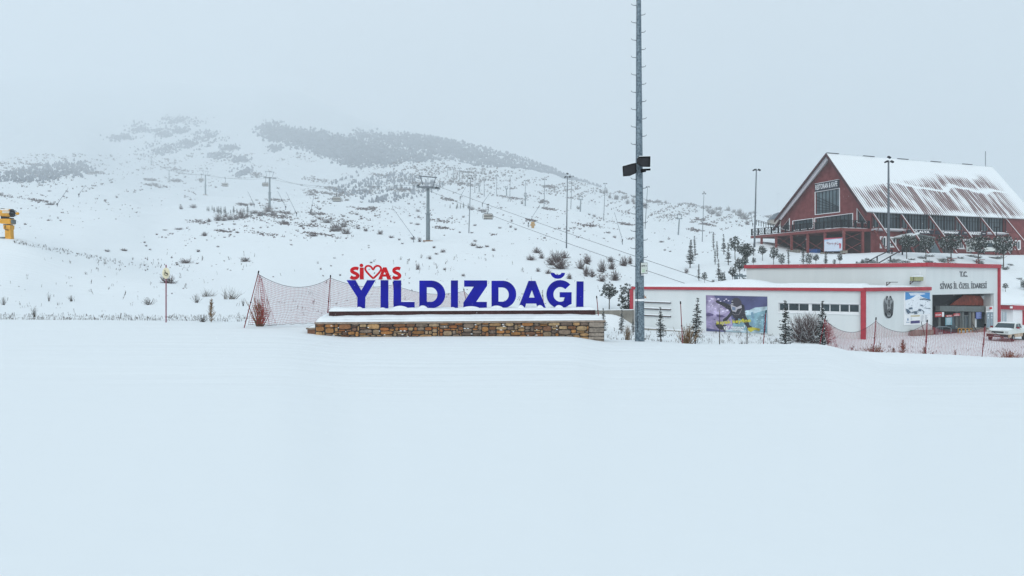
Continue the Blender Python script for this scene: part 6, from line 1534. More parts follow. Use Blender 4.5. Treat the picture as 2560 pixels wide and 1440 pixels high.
mb = MB(); mb.tube([pl.at(*zz(130, 730), .3), pl.at(*zz(105, 790), .5), pl.at(*zz(110, 840), .5), pl.at(*zz(185, 860), .35)], .045, 6); part('hose', mb, M['dark'], t)
mb = MB(); slab(mb, pl, [zz(50, 1020), zz(205, 1018), zz(205, 1038), zz(50, 1045)], -.5, .9); part('base_plate', mb, M['galv'], t)
g_ = drop(1332, 570, 100); Dg = g_.y; k = Dg/F; t = thing('snow_gun', g_, 'small distant tan snow gun on the slope above the letter A', 'snow gun', 'yellow snow guns')
mb = MB(); mb.tube([g_, g_+Vector((0, 0, 6*k))], [3.2*k, 4.2*k], 8); part('base', mb, M['tan'], t)
mb = MB(); mb.box(g_+Vector((0, 0, 8*k)), (12*k, 8*k, 4*k)); part('control_body', mb, M['tan'], t)
mb = MB(); mb.tube([g_+Vector((-4*k, 0, 12*k)), g_+Vector((4*k, -2*k, 13*k))], 3.2*k, 12); part('fan_barrel', mb, M['tan'], t)
# ------------------------------------------------------------------ vegetation
VR = random.Random(21)
U = VR.uniform
def blade(mb, a, d, L, w, m=0, curve=0.0, seg=1):
    """tapered three-sided stem from a along d"""
    a = Vector(a); d = Vector(d).normalized(); x = d.orthogonal().normalized(); y = d.cross(x); b = len(mb.v)
    pts = []
    for i in range(seg+1):
        t = i/seg; p = a+d*(L*t)+Vector((0, 0, 1))*(curve*L*t*t); r = w*(1-.85*t)
        for k in range(3):
            an = 2.094*k; pts.append(p+x*(r*math.cos(an))+y*(r*math.sin(an)))
    mb.v += [tuple(p) for p in pts]; mb.cur = m
    for i in range(seg):
        for k in range(3): mb.face([b+i*3+k, b+i*3+(k+1) % 3, b+(i+1)*3+(k+1) % 3, b+(i+1)*3+k])
    mb.face([b+seg*3, b+seg*3+1, b+seg*3+2]); mb.cur = 0
def leaf(mb, a, d, L, w, m=0):
    d = Vector(d).normalized(); x = d.orthogonal().normalized(); x.rotate(Matrix.Rotation(U(0, 6.28), 3, d)); b = len(mb.v)
    mb.v += [tuple(Vector(a)-x*w*.4), tuple(Vector(a)+d*L*.5+x*w), tuple(Vector(a)+d*L), tuple(Vector(a)+d*L*.45-x*w)]
    mb.cur = m; mb.face([b, b+1, b+2, b+3]); mb.cur = 0
def rdir(el0, el1):
    a = U(0, 6.283); e = math.radians(U(el0, el1)); return Vector((math.cos(a)*math.cos(e), math.sin(a)*math.cos(e), math.sin(e)))
def mk_bush(n=110, el=(8, 85), w=.020, snow=.12, sub=2, dome=1.0):
    """bare twiggy bush about 1 m high and 1.6 m wide"""
    mb = MB()
    for _ in range(n):
        d = rdir(*el); L = U(.55, 1.0)*(.95 if d.z > .6 else .85)*dome; a = Vector((U(-.18, .18), U(-.18, .18), -.05))
        blade(mb, a, d, L, w*U(.6, 1.2), 0, U(-.05, .12), 2)
        for _ in range(sub):
            t = U(.35, .9); p = a+d*(L*t); dd = (d+rdir(-20, 60)*.7).normalized()
            blade(mb, p, dd, L*U(.2, .45), w*.55, 1 if VR.random() < snow else 0)
    return mb
def mk_upright(n=70, w=.022):
    """dense upright shrub, stems bristling with short side shoots"""
    mb = MB()
    for _ in range(n):
        d = rdir(38, 88); L = U(.6, 1.05); a = Vector((U(-.12, .12), U(-.12, .12), -.05)); blade(mb, a, d, L, w*U(.6, 1.1), 0, .08, 2)
        for k in range(5):
            t = U(.3, .98); p = a+d*(L*t)+Vector((0, 0, .08*L*t*t)); blade(mb, p, (d+rdir(0, 60)*.8), L*U(.08, .2), w*.5, 1 if VR.random() < .10 else 0)
    return mb
def mk_grass(n=60):
    mb = MB()
    for _ in range(n):
        d = rdir(35, 88); a = Vector((U(-.35, .35), U(-.15, .15), -.03)); blade(mb, a, d, U(.5, 1.05), .010*U(.6, 1.3), 0, U(-.25, .05), 3)
    return mb
def mk_cone(n=46):
    """single bristly plume, like a bottle brush"""
    mb = MB(); blade(mb, (0, 0, -.05), (0, 0, 1), 1.0, .03)
    for i in range(n*3):
        t = U(.05, .97); a = Vector((0, 0, t)); r = .30*(1-abs(t-.35)*1.1); blade(mb, a, rdir(25, 60), max(.07, r*U(.6, 1.1)), .016, 1 if VR.random() < .12 else 0)
    return mb
def mk_spruce(seed, whorls=13, wide=.20, droop=-.25, dens=1.0, gap=.0, snow=.3):
    random.Random(seed); mb = MB(); tk = MB(); lean = Vector((U(-.03, .03), U(-.03, .03), 1)).normalized()
    tk.tube([(0, 0, -.08), lean*.5, lean*1.0], [.018, .012, .003], 6)
    z0 = .16
    for i in range(whorls):
        t = i/(whorls-1); z = z0+(1-z0)*t**.92; r = wide*(1-t)**.75*U(.5, 1.2)+.018
        if VR.random() < gap: continue
        nb = int((5 if t < .7 else 4)*dens)+1
        for k in range(nb):
            a = 6.283*(k/nb)+U(-.6, .6); rr = r*U(.55, 1.2); z = z0+(1-z0)*t**.92+U(-.02, .02); d = Vector((math.cos(a), math.sin(a), U(droop, droop+.5)*.7))
            p0 = lean*z; blade(mb, p0, d, rr, .006, 2)
            m_ = max(3, int(rr*70))
            for q in range(m_):
                tt = (q+.6)/m_; p = p0+d.normalized()*(rr*tt); L = rr*.28*(1.25-tt)+.014
                for s_ in (-1, 1):
                    side = Vector((-d.y, d.x, 0)).normalized()*s_
                    leaf(mb, p, side+d.normalized()*.7+Vector((0, 0, U(-.6, .5))), L*U(.8, 1.4), .0115, 1 if VR.random() < snow and q % 2 else 0)
    for _ in range(10): leaf(mb, lean*U(.93, 1.0), rdir(30, 85), .05, .008)
    return tk, mb
def mk_pine(seed, r=.30, zc_=.66, rz=.34, n=120, trunk=.02, snow=.13, flat_=0):
    mb = MB(); tk = MB(); bend = U(-.03, .03)
    tk.tube([(0, 0, -.08), (bend, 0, .3), (bend*.5, 0, .85)], [trunk, trunk*.8, .004], 6)
    for _ in range(n):
        a = U(0, 6.283); cz_ = U(-1, 1); q = (1-cz_*cz_)**.5; rad = U(.25, 1)**.45*(1+.22*math.sin(a*3+seed)+.15*math.sin(cz_*5+seed*2))
        c = Vector((r*rad*q*math.cos(a), r*rad*q*math.sin(a), zc_+rz*rad*cz_*(.8 if cz_ < 0 else 1)))
        if VR.random() < .5: blade(mb, (bend*.5, 0, max(.25, c.z-.12)), c-Vector((bend*.5, 0, max(.25, c.z-.12))), (c-Vector((0, 0, c.z-.12))).length*.9, .005, 2)
        up_ = Vector((c.x*.8, c.y*.8, .32)).normalized()
        for k in range(17):
            d = (up_+rdir(-60, 80)*.8).normalized(); leaf(mb, c, d, U(.05, .09), .0075, 1 if (VR.random() < snow and d.z > .25) else 0)
    return tk, mb
def proto_mesh(mb, name, mats): return mb.mesh(name, mats)
SHR = {}
SHR['bush'] = [proto_mesh(mk_bush(), 'bush', [M['twig'], M['snowcap']]) for _ in range(4)]
SHR['low'] = [proto_mesh(mk_bush(80, (3, 60), .026, .15), 'low_bush', [M['twig'], M['snowcap']]) for _ in range(3)]
SHR['upright'] = [proto_mesh(mk_upright(), 'upright_shrub', [M['twig2'], M['snowcap']]) for _ in range(3)]
SHR['plume'] = [proto_mesh(mk_cone(), 'plume_shrub', [M['twig2'], M['snowcap']]) for _ in range(2)]
SHR['grass'] = [proto_mesh(mk_grass(), 'grass_tuft', [M['straw'], M['snowcap']]) for _ in range(3)]
SHR['big'] = [proto_mesh(mk_bush(520, (4, 88), .011, .22, 5), 'big_bush', [M['twig'], M['snowcap']])]
SHR['weed'] = [proto_mesh(mk_upright(26, .02), 'weed', [M['weed'], M['snowcap']]) for _ in range(3)]
SHR['juniper'] = [proto_mesh(mk_bush(110, (0, 50), .028, .45, 4), 'juniper', [M['needle'], M['snowcap']]) for _ in range(3)]
NAMES = {'bush': 'bare_bush', 'low': 'low_scrub_bush', 'upright': 'brown_shrub', 'plume': 'bristly_shrub', 'grass': 'grass_tuft', 'big': 'large_bare_bush', 'weed': 'dead_weed', 'juniper': 'snowy_juniper'}
CATS = {'bush': 'bush', 'low': 'bush', 'upright': 'shrub', 'plume': 'shrub', 'grass': 'grass tuft', 'big': 'bush', 'weed': 'weed', 'juniper': 'juniper'}
def shrub(kind, px, yb, w, h, label, group=None, dmin=38, D=None):
    if D: x_ = P(px, 0, D).x; g_ = Vector((x_, D, ground(x_, D)))
    else: g_ = drop(px, yb, dmin)
    k = g_.y/F; me = VR.choice(SHR[kind]); w *= 1.12 if kind in ('bush', 'low') else 1; h *= 1.2 if kind in ('bush', 'low') else 1; o = bpy.data.objects.new(NAMES[kind], me); COL.objects.link(o)
    o.location = g_-Vector((0, 0, .02)); o.rotation_euler = (0, 0, U(0, 6.28))
    W0 = {'bush': 1.5, 'low': 1.7, 'upright': 1.1, 'plume': .55, 'grass': 1.2, 'big': 1.7, 'weed': 1.0, 'juniper': 1.8}[kind]
    sx_ = w*k/W0; sz = h*k*1.05; o.scale = (sx_, sx_, sz); return tag(o, label, CATS[kind], group)
# hand placed plants close to the viewer
for a in (('upright', 1718, 858, 60, 60, 'yellow-brown bristly shrub behind the bare pole right of the near mast', None, 0, 37.5),
          ('upright', 1569, 853, 26, 40, 'thin brown stalks just left of the foot of the near mast', None, 0, 36.5),
          ('upright', 650, 812, 54, 76, 'dense reddish shrub caught inside the left end of the safety net', None, 0, 34.2),
          ('plume', 528, 806, 28, 56, 'tall bristly plume standing alone left of the safety net', None, 0, 37.2), ('weed', 508, 806, 40, 20, 'low patch of dark seed heads at the foot of the tall plume', None, 0, 37.4),
          ('grass', 520, 741, 48, 24, 'upright dry grass tuft on the slope above the tall plume', None, 50, None), ('grass', 575, 748, 52, 36, 'spreading grass tuft with long arching blades near the net post', None, 50, None),
          ('low', 421, 708, 44, 22, 'bare bush half hidden behind the oval piste sign', None, 60, None),
          ('upright', 2187, 881, 66, 34, 'widest yellow-brown shrub behind the right-hand net', None, 0, 37.8), ('plume', 2234, 885, 24, 26, 'small bristly shrub between two bigger ones behind the right net', None, 0, 37.8),
          ('plume', 2257, 887, 36, 46, 'tallest bristly brown shrub behind the right-hand net', None, 0, 37.8), ('plume', 2311, 888, 22, 32, 'bristly shrub touching the net post by the map board', None, 0, 37.8),
          ('plume', 2332, 892, 18, 20, 'small bristly shrub just right of the post by the map board', None, 0, 37.8), ('plume', 2388, 894, 13, 28, 'thin bristly stalk below the yellow barriers', None, 0, 37.8),
          ('upright', 2409, 894, 18, 13, 'tiny brown tuft right of the thin stalk behind the net', None, 0, 37.8), ('upright', 2524, 897, 62, 32, 'broad grey-brown shrub below the pickup truck', None, 0, 37.6),
          ('weed', 1933, 866, 32, 28, 'dark leafy weed right of the bare pole by the poster', None, 0, 37.5), ('upright', 1967, 866, 30, 22, 'low pale shrub at the foot of the tall spruce by the windows', None, 0, 38.5),
          ('weed', 1991, 868, 10, 13, 'small dark conical weed left of the right-hand net', None, 0, 37.5), ('weed', 1855, 862, 26, 22, 'dark seedy weed below the snowboarder poster', None, 0, 37), ('weed', 1897, 864, 12, 18, 'thin dark weed between the poster and the bare pole', None, 0, 37),
          ('weed', 1812, 858, 14, 12, 'small weed under the left half of the poster', None, 0, 37), ('upright', 2141, 879, 20, 18, 'small brown shrub left of the widest shrub behind the net', None, 0, 37.6), ('upright', 2075, 873, 18, 16, 'small brown shrub where the right-hand net begins', None, 0, 37),
          ('weed', 86, 786, 18, 26, 'dark leafy weed near the left edge below the snow gun', None, 0, 41), ('weed', 122, 753, 10, 22, 'lone dark stalk right of the leafy weed at the left', None, 50, None), ('weed', 372, 762, 34, 18, 'group of dark stalks left of the piste sign pole', None, 50, None),
          ('weed', 492, 757, 26, 22, 'small leafy plant between the piste sign and the tall plume', None, 50, None), ('weed', 608, 765, 12, 18, 'small dark conical plant just left of the net post', None, 50, None),
          ('weed', 178, 753, 16, 16, 'pair of dark stalks on the slope at left', None, 50, None), ('weed', 8, 762, 14, 20, 'dark stalks at the very left edge under the snow gun', None, 45, None),
          ('big', 2022, 847, 128, 76, 'large rounded bare bush against the white wall under the window band', None, 0, 63.5)):
    kind, px, yb, w, h, lab, grp, dm, D = a; shrub(kind, px, yb, w, h, lab, grp, dm, D)
# bushes on the hillside
G1 = [(1342, 632, 26, 15), (1328, 650, 28, 13), (1354, 646, 16, 15), (1392, 654, 50, 28), (1400, 672, 50, 26), (1469, 652, 22, 19), (1452, 672, 26, 25), (1466, 684, 22, 21), (1345, 679, 13, 10), (1370, 684, 20, 11), (1424, 697, 18, 15),
      (1467, 658, 22, 18), (1505, 680, 26, 32), (1529, 672, 24, 21), (1527, 654, 24, 13), (1560, 665, 26, 25), (1575, 659, 16, 19), (1480, 692, 17, 18), (1465, 690, 16, 18), (1505, 703, 26, 15), (1537, 701, 26, 25), (1410, 645, 30, 18), (1378, 663, 26, 20)]
LB = {(1392, 654): 'largest reddish bush of the thicket, right below the tall dark mast', (1400, 672): 'wide bush hugging the lower edge of the largest one below the dark mast', (1505, 680): 'tallest rounded bush just left of the near mast', (1560, 665): 'bush touching the left side of the near mast, left of its twin', (1575, 659): 'bush touching the near mast under the lower lift rope', (1342, 632): 'highest bush at the upper left corner of the thicket', (1328, 650): 'flat bush at the left end of the thicket', (1537, 701): 'lowest bush of the thicket, above the retaining wall pines', (1424, 697): 'bush beside the breve of the blue letter G', (1452, 672): 'slender bush straight above the last blue letter I', (1529, 672): 'round bush right of the tallest rounded one', (1505, 703): 'flat lowest bush under the tallest rounded one'}
for px, y, w, h in G1: shrub('bush', px, y, w, h, LB.get((px, y), 'smaller reddish-brown bare bush filling the thicket left of the near mast'), 'bare bushes left of the near mast', 70)
G2 = [(783, 591, 30, 14), (708, 556, 11, 10), (754, 567, 12, 8), (837, 578, 30, 22), (865, 585, 30, 19), (860, 568, 24, 14), (816, 557, 30, 13), (799, 548, 16, 9), (784, 555, 18, 8), (895, 572, 14, 8), (914, 578, 17, 10), (950, 586, 18, 13), (979, 595, 16, 8), (858, 542, 12, 6),
      (892, 537, 12, 8), (902, 543, 10, 6), (781, 537, 22, 8), (903, 506, 12, 4), (843, 500, 30, 7), (868, 500, 12, 7), (628, 514, 14, 10), (691, 522, 10, 5), (840, 570, 22, 16), (850, 576, 18, 15)]
LB = {(837, 578): 'broadest dark bush below the hanging chair nearest the second tower', (865, 585): 'dark bush at the lower right of the broadest one below the chair', (783, 591): 'isolated wide bush left of and below the dark bush group', (950, 586): 'bush just left of the nearest snow lance', (979, 595): 'low bush at the foot side of the nearest snow lance', (708, 556): 'round dark bush standing alone under the second tower', (843, 500): 'flat wide scrub bush directly under the hanging chair', (914, 578): 'bush midway between the dark group and the nearest lance'}
for px, y, w, h in G2: shrub('low', px, y, w, h, LB.get((px, y), 'small low dark bush in the group below the second chairlift tower'), 'low dark bushes below the second tower', 90)
G3_ = [(670, 530, 26, 20), (682, 539, 18, 13), (648, 541, 20, 13), (604, 546, 26, 22), (546, 552, 24, 20), (575, 550, 22, 13), (564, 543, 14, 9), (523, 555, 14, 10), (636, 534, 28, 9), (590, 549, 18, 12), (560, 552, 16, 12), (617, 542, 16, 9), (511, 590, 18, 10), (483, 520, 20, 10), (452, 523, 11, 10), (660, 537, 16, 10)]
LB = {(670, 530): 'dark bush wrapped round the foot of the second chairlift tower', (682, 539): 'dark bush just right of the second tower foot', (604, 546): 'big dark bush in the middle of the thicket left of the second tower', (546, 552): 'big dark bush at the left end of the thicket', (511, 590): 'flat lone tuft bush far below the left end of the thicket', (523, 555): 'small round bush left of the thicket end', (636, 534): 'flat wide bush between the thicket and the second tower', (483, 520): 'hazy bush at the base of the third tower, right side', (452, 523): 'small hazy bush left of the third tower base'}
for px, y, w, h in G3_: shrub('bush', px, y, w, h, LB.get((px, y), 'middling dark bush inside the thicket left of the second chairlift tower'), 'dark thicket at the second tower', 90)
G4 = [(1085, 620, 13, 7), (1107, 631, 17, 10), (1091, 636, 11, 6), (1074, 648, 12, 12), (1045, 674, 14, 18), (1111, 675, 10, 8), (1158, 690, 13, 8), (1184, 615, 19, 11), (1199, 620, 26, 7), (1218, 618, 13, 7), (1234, 627, 12, 8), (1044, 562, 18, 6), (1045, 529, 13, 9), (1024, 540, 8, 5), (1046, 543, 8, 7),
      (1202, 528, 20, 7), (1212, 530, 16, 9), (1279, 554, 8, 8), (1277, 569, 10, 8), (1289, 575, 10, 7), (1250, 571, 12, 5), (1187, 565, 11, 6), (1180, 525, 16, 13), (1305, 509, 9, 9), (1446, 522, 11, 11), (1473, 537, 9, 6), (1049, 605, 13, 14), (1180, 583, 12, 4), (1033, 599, 16, 8), (1188, 604, 12, 7), (1158, 544, 10, 6),
      (1520, 583, 17, 6), (1536, 593, 11, 7), (1510, 597, 9, 4), (1654, 606, 16, 6), (1717, 683, 14, 14), (465, 658, 32, 15), (614, 654, 30, 13), (127, 512, 26, 9), (310, 627, 20, 8), (267, 627, 16, 7), (446, 574, 26, 6), (412, 576, 16, 4), (496, 630, 12, 8), (1427, 571, 10, 4), (1485, 540, 12, 7), (1613, 675, 8, 12)]
for px, y, w, h in G4: shrub('low', px, y, w, h, 'small bare bush poking out of the open snowy slope', 'small bushes scattered over the slope', 50)
G5 = [(1790+U(-8, 8)+i*13, 519+U(-3, 5)+i*2.1, U(9, 20), U(6, 12)) for i in range(12)]+[(1640+i*14+U(-5, 5), 505+i*1.6+U(-2, 4), U(7, 13), U(5, 9)) for i in range(12)]+[(1500+i*9+U(-5, 5), 478+i*3+U(-3, 8), U(8, 15), U(7, 12)) for i in range(14)]+[(1782, 535, 24, 14), (1795, 540, 20, 10), (1850, 541, 22, 14), (1862, 548, 24, 16), (1868, 561, 14, 10), (1910, 538, 16, 18), (1770, 529, 14, 10), (1835, 532, 14, 9)]
for px, y, w, h in G5: shrub('bush', px, y, w, h, 'hazy grey bush on the skyline ridge between the near mast and restaurant', 'bushes along the skyline ridge', 200)
cnt = 0
for _ in range(900):
    if cnt >= 75: break
    px, y = U(0, 1750), U(440, 700)
    if h1(px/90+y/37, 77) < .53: continue
    if px < 330 and y > 590: continue
    if px > 1480 and y > 640: continue
    shrub('low', px, y, U(5, 11), U(3, 6), 'small bare bush poking out of the open snowy slope', 'small bushes scattered over the slope', 70); cnt += 1
# junipers on the bank by the restaurant
for _ in range(62):
    px = U(2150, 2575); y = U(640, 664) if px < 2500 else U(640, 752)
    if px < 2260: y = U(650, 662)
    shrub('juniper', px, y, U(14, 32), U(5, 11), 'snow-laden low juniper on the bank behind the lodge roof', 'snowy junipers on the bank', 95)
# conifers
TR = {}
def mk_tree(kind, tk, cr, mats):
    a = bpy.data.objects.new(kind, None); ta = tk.mesh('trunk', [M['bark']]); ca = cr.mesh('crown', mats); bpy.data.objects.remove(a); return (ta, ca)
SM = [M['needle'], M['snowcap'], M['bark']]; PMm = [M['needle2'], M['snowcap'], M['bark']]
TR['spruce'] = [mk_tree('spruce', *mk_spruce(1, 21, .13), SM), mk_tree('spruce', *mk_spruce(2, 20, .14), SM)]
TR['thin'] = [mk_tree('spruce', *mk_spruce(3, 20, .085, -.1, .8, .2, .2), SM), mk_tree('spruce', *mk_spruce(4, 19, .10, -.2, .8, .22, .2), SM), mk_tree('spruce', *mk_spruce(5, 17, .11, .1, .8, .2, .2), SM)]
TR['pine'] = [mk_tree('pine', *mk_pine(1, .25, .66, .33, 170), PMm), mk_tree('pine', *mk_pine(2, .22, .66, .34, 150), PMm)]
TR['round'] = [mk_tree('pine', *mk_pine(3, .31, .66, .31, 260), PMm), mk_tree('pine', *mk_pine(4, .30, .67, .31, 260), PMm)]
TR['bushpine'] = [mk_tree('pine', *mk_pine(5, .30, .5, .46, 210), PMm), mk_tree('pine', *mk_pine(6, .27, .52, .46, 190), PMm)]
TR['white'] = [mk_tree('spruce', *mk_spruce(7, 20, .135, -.2, 1, .1, .5), SM)]
def tree(kind, px, yt, yb, lab, grp, wf=1.0, dmin=80, D=None, lean=0):
    if D: x_ = P(px, 0, D).x; g_ = Vector((x_, D, ground(x_, D)))
    else: g_ = drop(px, yb, dmin)
    H_ = (CZ-(yt-HZ)*g_.y/F)-g_.z; nm_ = 'pine_tree' if kind in ('pine', 'round', 'bushpine') else 'young_spruce'
    t = thing(nm_, g_, lab, 'tree', grp); t.rotation_euler = (0, lean, U(0, 6.28)) if not lean else (0, lean, 0); t.scale = (H_*wf, H_*wf, H_)
    ta, ca = VR.choice(TR[kind])
    for n_, me in (('trunk', ta), ('crown', ca)): o = bpy.data.objects.new(n_, me); COL.objects.link(o); o.parent = t
    return t
GS = 'young conifers on the bank left of the restaurant'
for a in (('spruce', 1725, 601, 671, 'densest dark young spruce, just left of the thin bare one'), ('thin', 1738, 591, 640, 'very thin young spruce beside the densest dark one'), ('thin', 1784, 581, 626, 'tall leaning thin spruce with tufted top, left of the conifer bank'),
          ('thin', 1794, 604, 648, 'short dark thin spruce close right of the leaning one'), ('thin', 1788, 622, 663, 'bare-stemmed thin spruce below the leaning one'), ('thin', 1810, 586, 636, 'tall thin spruce with open tiers in the middle of the conifer bank'), ('thin', 1821, 608, 663, 'thin spruce with a bushy skirt in the middle of the conifer bank'),
          ('pine', 1838, 594, 651, 'young pine beside the thin spruce with a skirt'), ('round', 1864, 608, 672, 'roundest pine with a full ball crown left of the restaurant corner mast'), ('thin', 1884, 610, 640, 'small dark spruce right of the ball-crowned pine'), ('pine', 1906, 614, 653, 'slim pine under the left end of the terrace'),
          ('pine', 1934, 620, 666, 'wide pine under the second terrace bay'), ('bushpine', 1954, 633, 665, 'bushy pine directly right of the wide one under the terrace'), ('pine', 1849, 646, 698, 'snowy pine left of the taller lodge hall'), ('pine', 1861, 640, 678, 'tall-stemmed pine behind the corner of the taller lodge hall'),
          ('pine', 1884, 645, 667, 'small flat-topped pine over the left end of the upper red fascia'), ('pine', 1832, 667, 708, 'pine with spread top above the lift station frame'), ('thin', 1797, 649, 703, 'tall thin spruce touching a snowy pine near the lower roof'), ('bushpine', 1806, 680, 711, 'squat snowy pine on the edge of the lower roof'),
          ('thin', 1747, 661, 702, 'isolated thin spruce above the lower roof, between the lift ropes'), ('pine', 1762, 682, 710, 'little pine with small round head above the lower roof'), ('bushpine', 1783, 699, 712, 'tiny bushy pine at the edge of the lower roof'), ('bushpine', 1816, 700, 712, 'tiny snowy pine beside the squat one at the roof edge'),
          ('bushpine', 1861, 694, 712, 'dark low pine beside the lift station frame'), ('thin', 1972, 622, 665, 'thin spruce between the bushy pine and leaning pole-like tree'), ('thin', 2008, 611, 663, 'thin leaning spruce reaching up to the terrace posts'), ('bushpine', 2022, 632, 664, 'broad bushy pine below the ski banner, left one'),
          ('pine', 2040, 636, 664, 'pine overlapping the broad bushy one below the ski banner'), ('spruce', 2064, 628, 664, 'airy spruce directly below the ski banner'), ('pine', 2100, 636, 663, 'airy pine right of the ski banner'), ('bushpine', 2086, 648, 663, 'little pine between the two airy trees by the banner'),
          ('bushpine', 2157, 648, 662, 'small pine just left of the stair handrails'), ('bushpine', 2142, 653, 662, 'smallest pine left of the stair handrails')):
    tree(*a, GS, 1.25 if a[0] in ('thin', 'spruce') else 1.0, 86)
GR = 'round pines in front of the restaurant'
for px, yt, yb, w, lab in ((2267, 586, 632, 0.98, 'leftmost round pine in front of the restaurant shop signs'), (2315, 590, 635, 0.89, 'second round pine from the left before the restaurant entrance'), (2378, 583, 636, 1.06, 'tallest round pine, middle of the row before the restaurant'),
                           (2446, 586, 637, 0.94, 'round pine partly hiding the white minibus'), (2509, 585, 640, 0.85, 'round pine at the nose of the white minibus')):
    tree('round', px, yt, yb, lab, GR, w, 0, 112.5)
tree('pine', 1523, 708, 777, 'symmetrical snow-dusted pine on top of the retaining wall', 'pines above the retaining wall', 1.15, 0, 81.5)
tree('bushpine', 1571, 712, 777, 'ragged snow-dusted pine against the red corner of the lodge', 'pines above the retaining wall', 1.0, 0, 81.8)
GF = 'young spruces in front of the lodge'
for a in (('white', 1509, 772, 818, 'small white-frosted spruce just right of the stone wall', 66), ('white', 1554, 776, 824, 'snow-frosted spruce in front of the concrete retaining wall', 70), ('white', 1583, 798, 824, 'half-hidden frosted spruce behind the near mast', 70), ('white', 1652, 770, 834, 'small dark spruce before the snowy wall ledges', 63),
          ('white', 1738, 748, 838, 'tall spruce with bent-over tip left of the poster', 61), ('white', 1965, 755, 858, 'tall dark spruce in front of the left window panes', 52), ('white', 2056, 756, 858, 'tall snowy spruce behind the first right-hand net post', 55)):
    tree(a[0], a[1], a[2], a[3], a[4], GF, 1.1 if a[1] < 1900 else 1.0, 0, a[5], .06 if a[1] == 1738 else 0)
for px, yt, yb, lab in ((1799, 775, 842, 'thin bare sapling stem in front of the left of the poster'), (1867.5, 810, 846, 'short dark stem in front of the right of the poster')):
    D = 60; x_ = P(px, 0, D).x; g_ = Vector((x_, D, ground(x_, D))); top = P(px, yt, D); mb = MB(); mb.tube([g_-Vector((0, 0, .2)), g_.lerp(top, .5)+Vector((.02, 0, 0)), top], [.05, .04, .02], 5)
    for _ in range(26): blade(mb, g_.lerp(top, U(.25, .95)), rdir(10, 60), U(.1, .25), .012)
    solo('sapling', mb, M['weed'], g_, lab, 'sapling', 'saplings before the poster')
tree('pine', 2514, 709, 756, 'dark pine beyond the right end of the tall lodge hall', 'pines right of the lodge', 1.2, 0, 99); tree('bushpine', 2560, 700, 744, 'dark pine at the right edge above the green shed', 'pines right of the lodge', 1.1, 0, 101)
for i in range(11): tree('spruce', 520+i*4.4+U(-2.5, 2.5), 512+i*.6+U(-4, 6), 526+i*.9+U(-3, 4), 'small dark conifer in the row below the third chairlift tower', 'small conifers below the third tower', 1.15, 120)
for px, yt, yb in ((584, 515, 534), (592, 522, 535), (619, 512, 533), (610, 520, 532), (577, 524, 535), (600, 524, 537), (655, 528, 543), (628, 527, 541), (1125, 511, 522), (1143, 507, 522), (1151, 510, 522), (1159, 506, 521), (1141, 513, 524), (1171, 508, 523)):
    tree('spruce', px, yt, yb, 'small dark conifer standing among low bushes on the mid slope', 'small conifers on the mid slope', 1.3, 120)

# ------------------------------------------------------------------ uncountable growth
def scatter(name, n, sampler, builder, mt, label):
    mb = MB(); k = 0; tries = 0
    while k < n and tries < n*12:
        tries += 1; r = sampler()
        if r is None: continue
        builder(mb, *r); k += 1
    o = solo(name, mb, mt, (0, 0, 0), label, None, None, 'stuff'); return o
def fartree(mb, p, h, w):
    b = len(mb.v); n = 6
    ring = [(U(.5, 1.1), U(.12, .4)) for _ in range(n)]
    for i in range(n):
        a = 6.283*i/n+U(-.3, .3); r_, z_ = ring[i]; mb.v.append((p.x+w*r_*math.cos(a), p.y+w*r_*math.sin(a), p.z+h*z_))
    mb.v.append((p.x+U(-.2, .2)*w, p.y, p.z+h)); mb.v.append((p.x, p.y, p.z-1))
    for i in range(n): j = (i+1) % n; mb.face([b+i, b+j, b+n]); mb.face([b+j, b+i, b+n+1])
def inpoly(x, y, P_):
    c = False; n = len(P_)
    for i in range(n):
        (x1, y1), (x2, y2) = P_[i], P_[(i+1) % n]
        if (y1 > y) != (y2 > y) and x < (x2-x1)*(y-y1)/(y2-y1)+x1: c = not c
    return c
FA = [(646, 318), (690, 312), (730, 330), (790, 326), (850, 338), (900, 335), (960, 343), (1040, 338), (1110, 350), (1200, 368), (1270, 388), (1340, 408), (1400, 432), (1470, 455), (1560, 486), (1640, 500), (1640, 512), (1500, 480), (1440, 462), (1350, 440), (1290, 432), (1200, 420), (1150, 402), (1100, 398), (1050, 408), (1010, 396), (985, 408), (930, 412), (870, 412), (840, 398), (800, 386), (770, 372), (700, 354), (655, 340)]
def s_forest():
    x, y = U(640, 1640), U(308, 512)
    x += VR.gauss(0, 5); y += VR.gauss(0, 2.5)
    if not inpoly(x, y, FA) or h1(x/20+y/7, 91) < .30 or h1(x/75-y/16, 191) < .38 or abs((y-383)-(x-1215)*.32) < 5+(x-1215)*.03 and 1150 < x < 1330 or (x > 1250 and U(0, 1) < (x-1250)/500): return None
    if inpoly(x, y, FA): x += VR.gauss(0, 11); y += VR.gauss(0, 6.5)
    p = drop(x, y, far(640)); h = U(4, 8)*p.y/F; return p, h, h*.6
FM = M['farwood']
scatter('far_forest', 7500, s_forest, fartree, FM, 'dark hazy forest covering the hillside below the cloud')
BL = [(343, 322, 24, 13), (405, 335, 20, 10), (455, 303, 42, 9), (448, 330, 40, 14), (520, 346, 32, 16), (400, 374, 36, 14), (470, 362, 34, 11), (300, 344, 26, 6), (552, 392, 26, 9), (610, 432, 22, 12), (600, 400, 18, 8), (690, 372, 14, 7), (575, 372, 20, 6)]
def s_blob():
    b_ = VR.choice(BL); x = b_[0]+b_[2]*VR.gauss(0, .62); y = b_[1]+b_[3]*VR.gauss(0, .55)
    if h1(x/14+y/6, 92) < .40: return None
    p = drop(x, y, far(560)); h = U(2.5, 6)*p.y/F; return p, h, h*.6
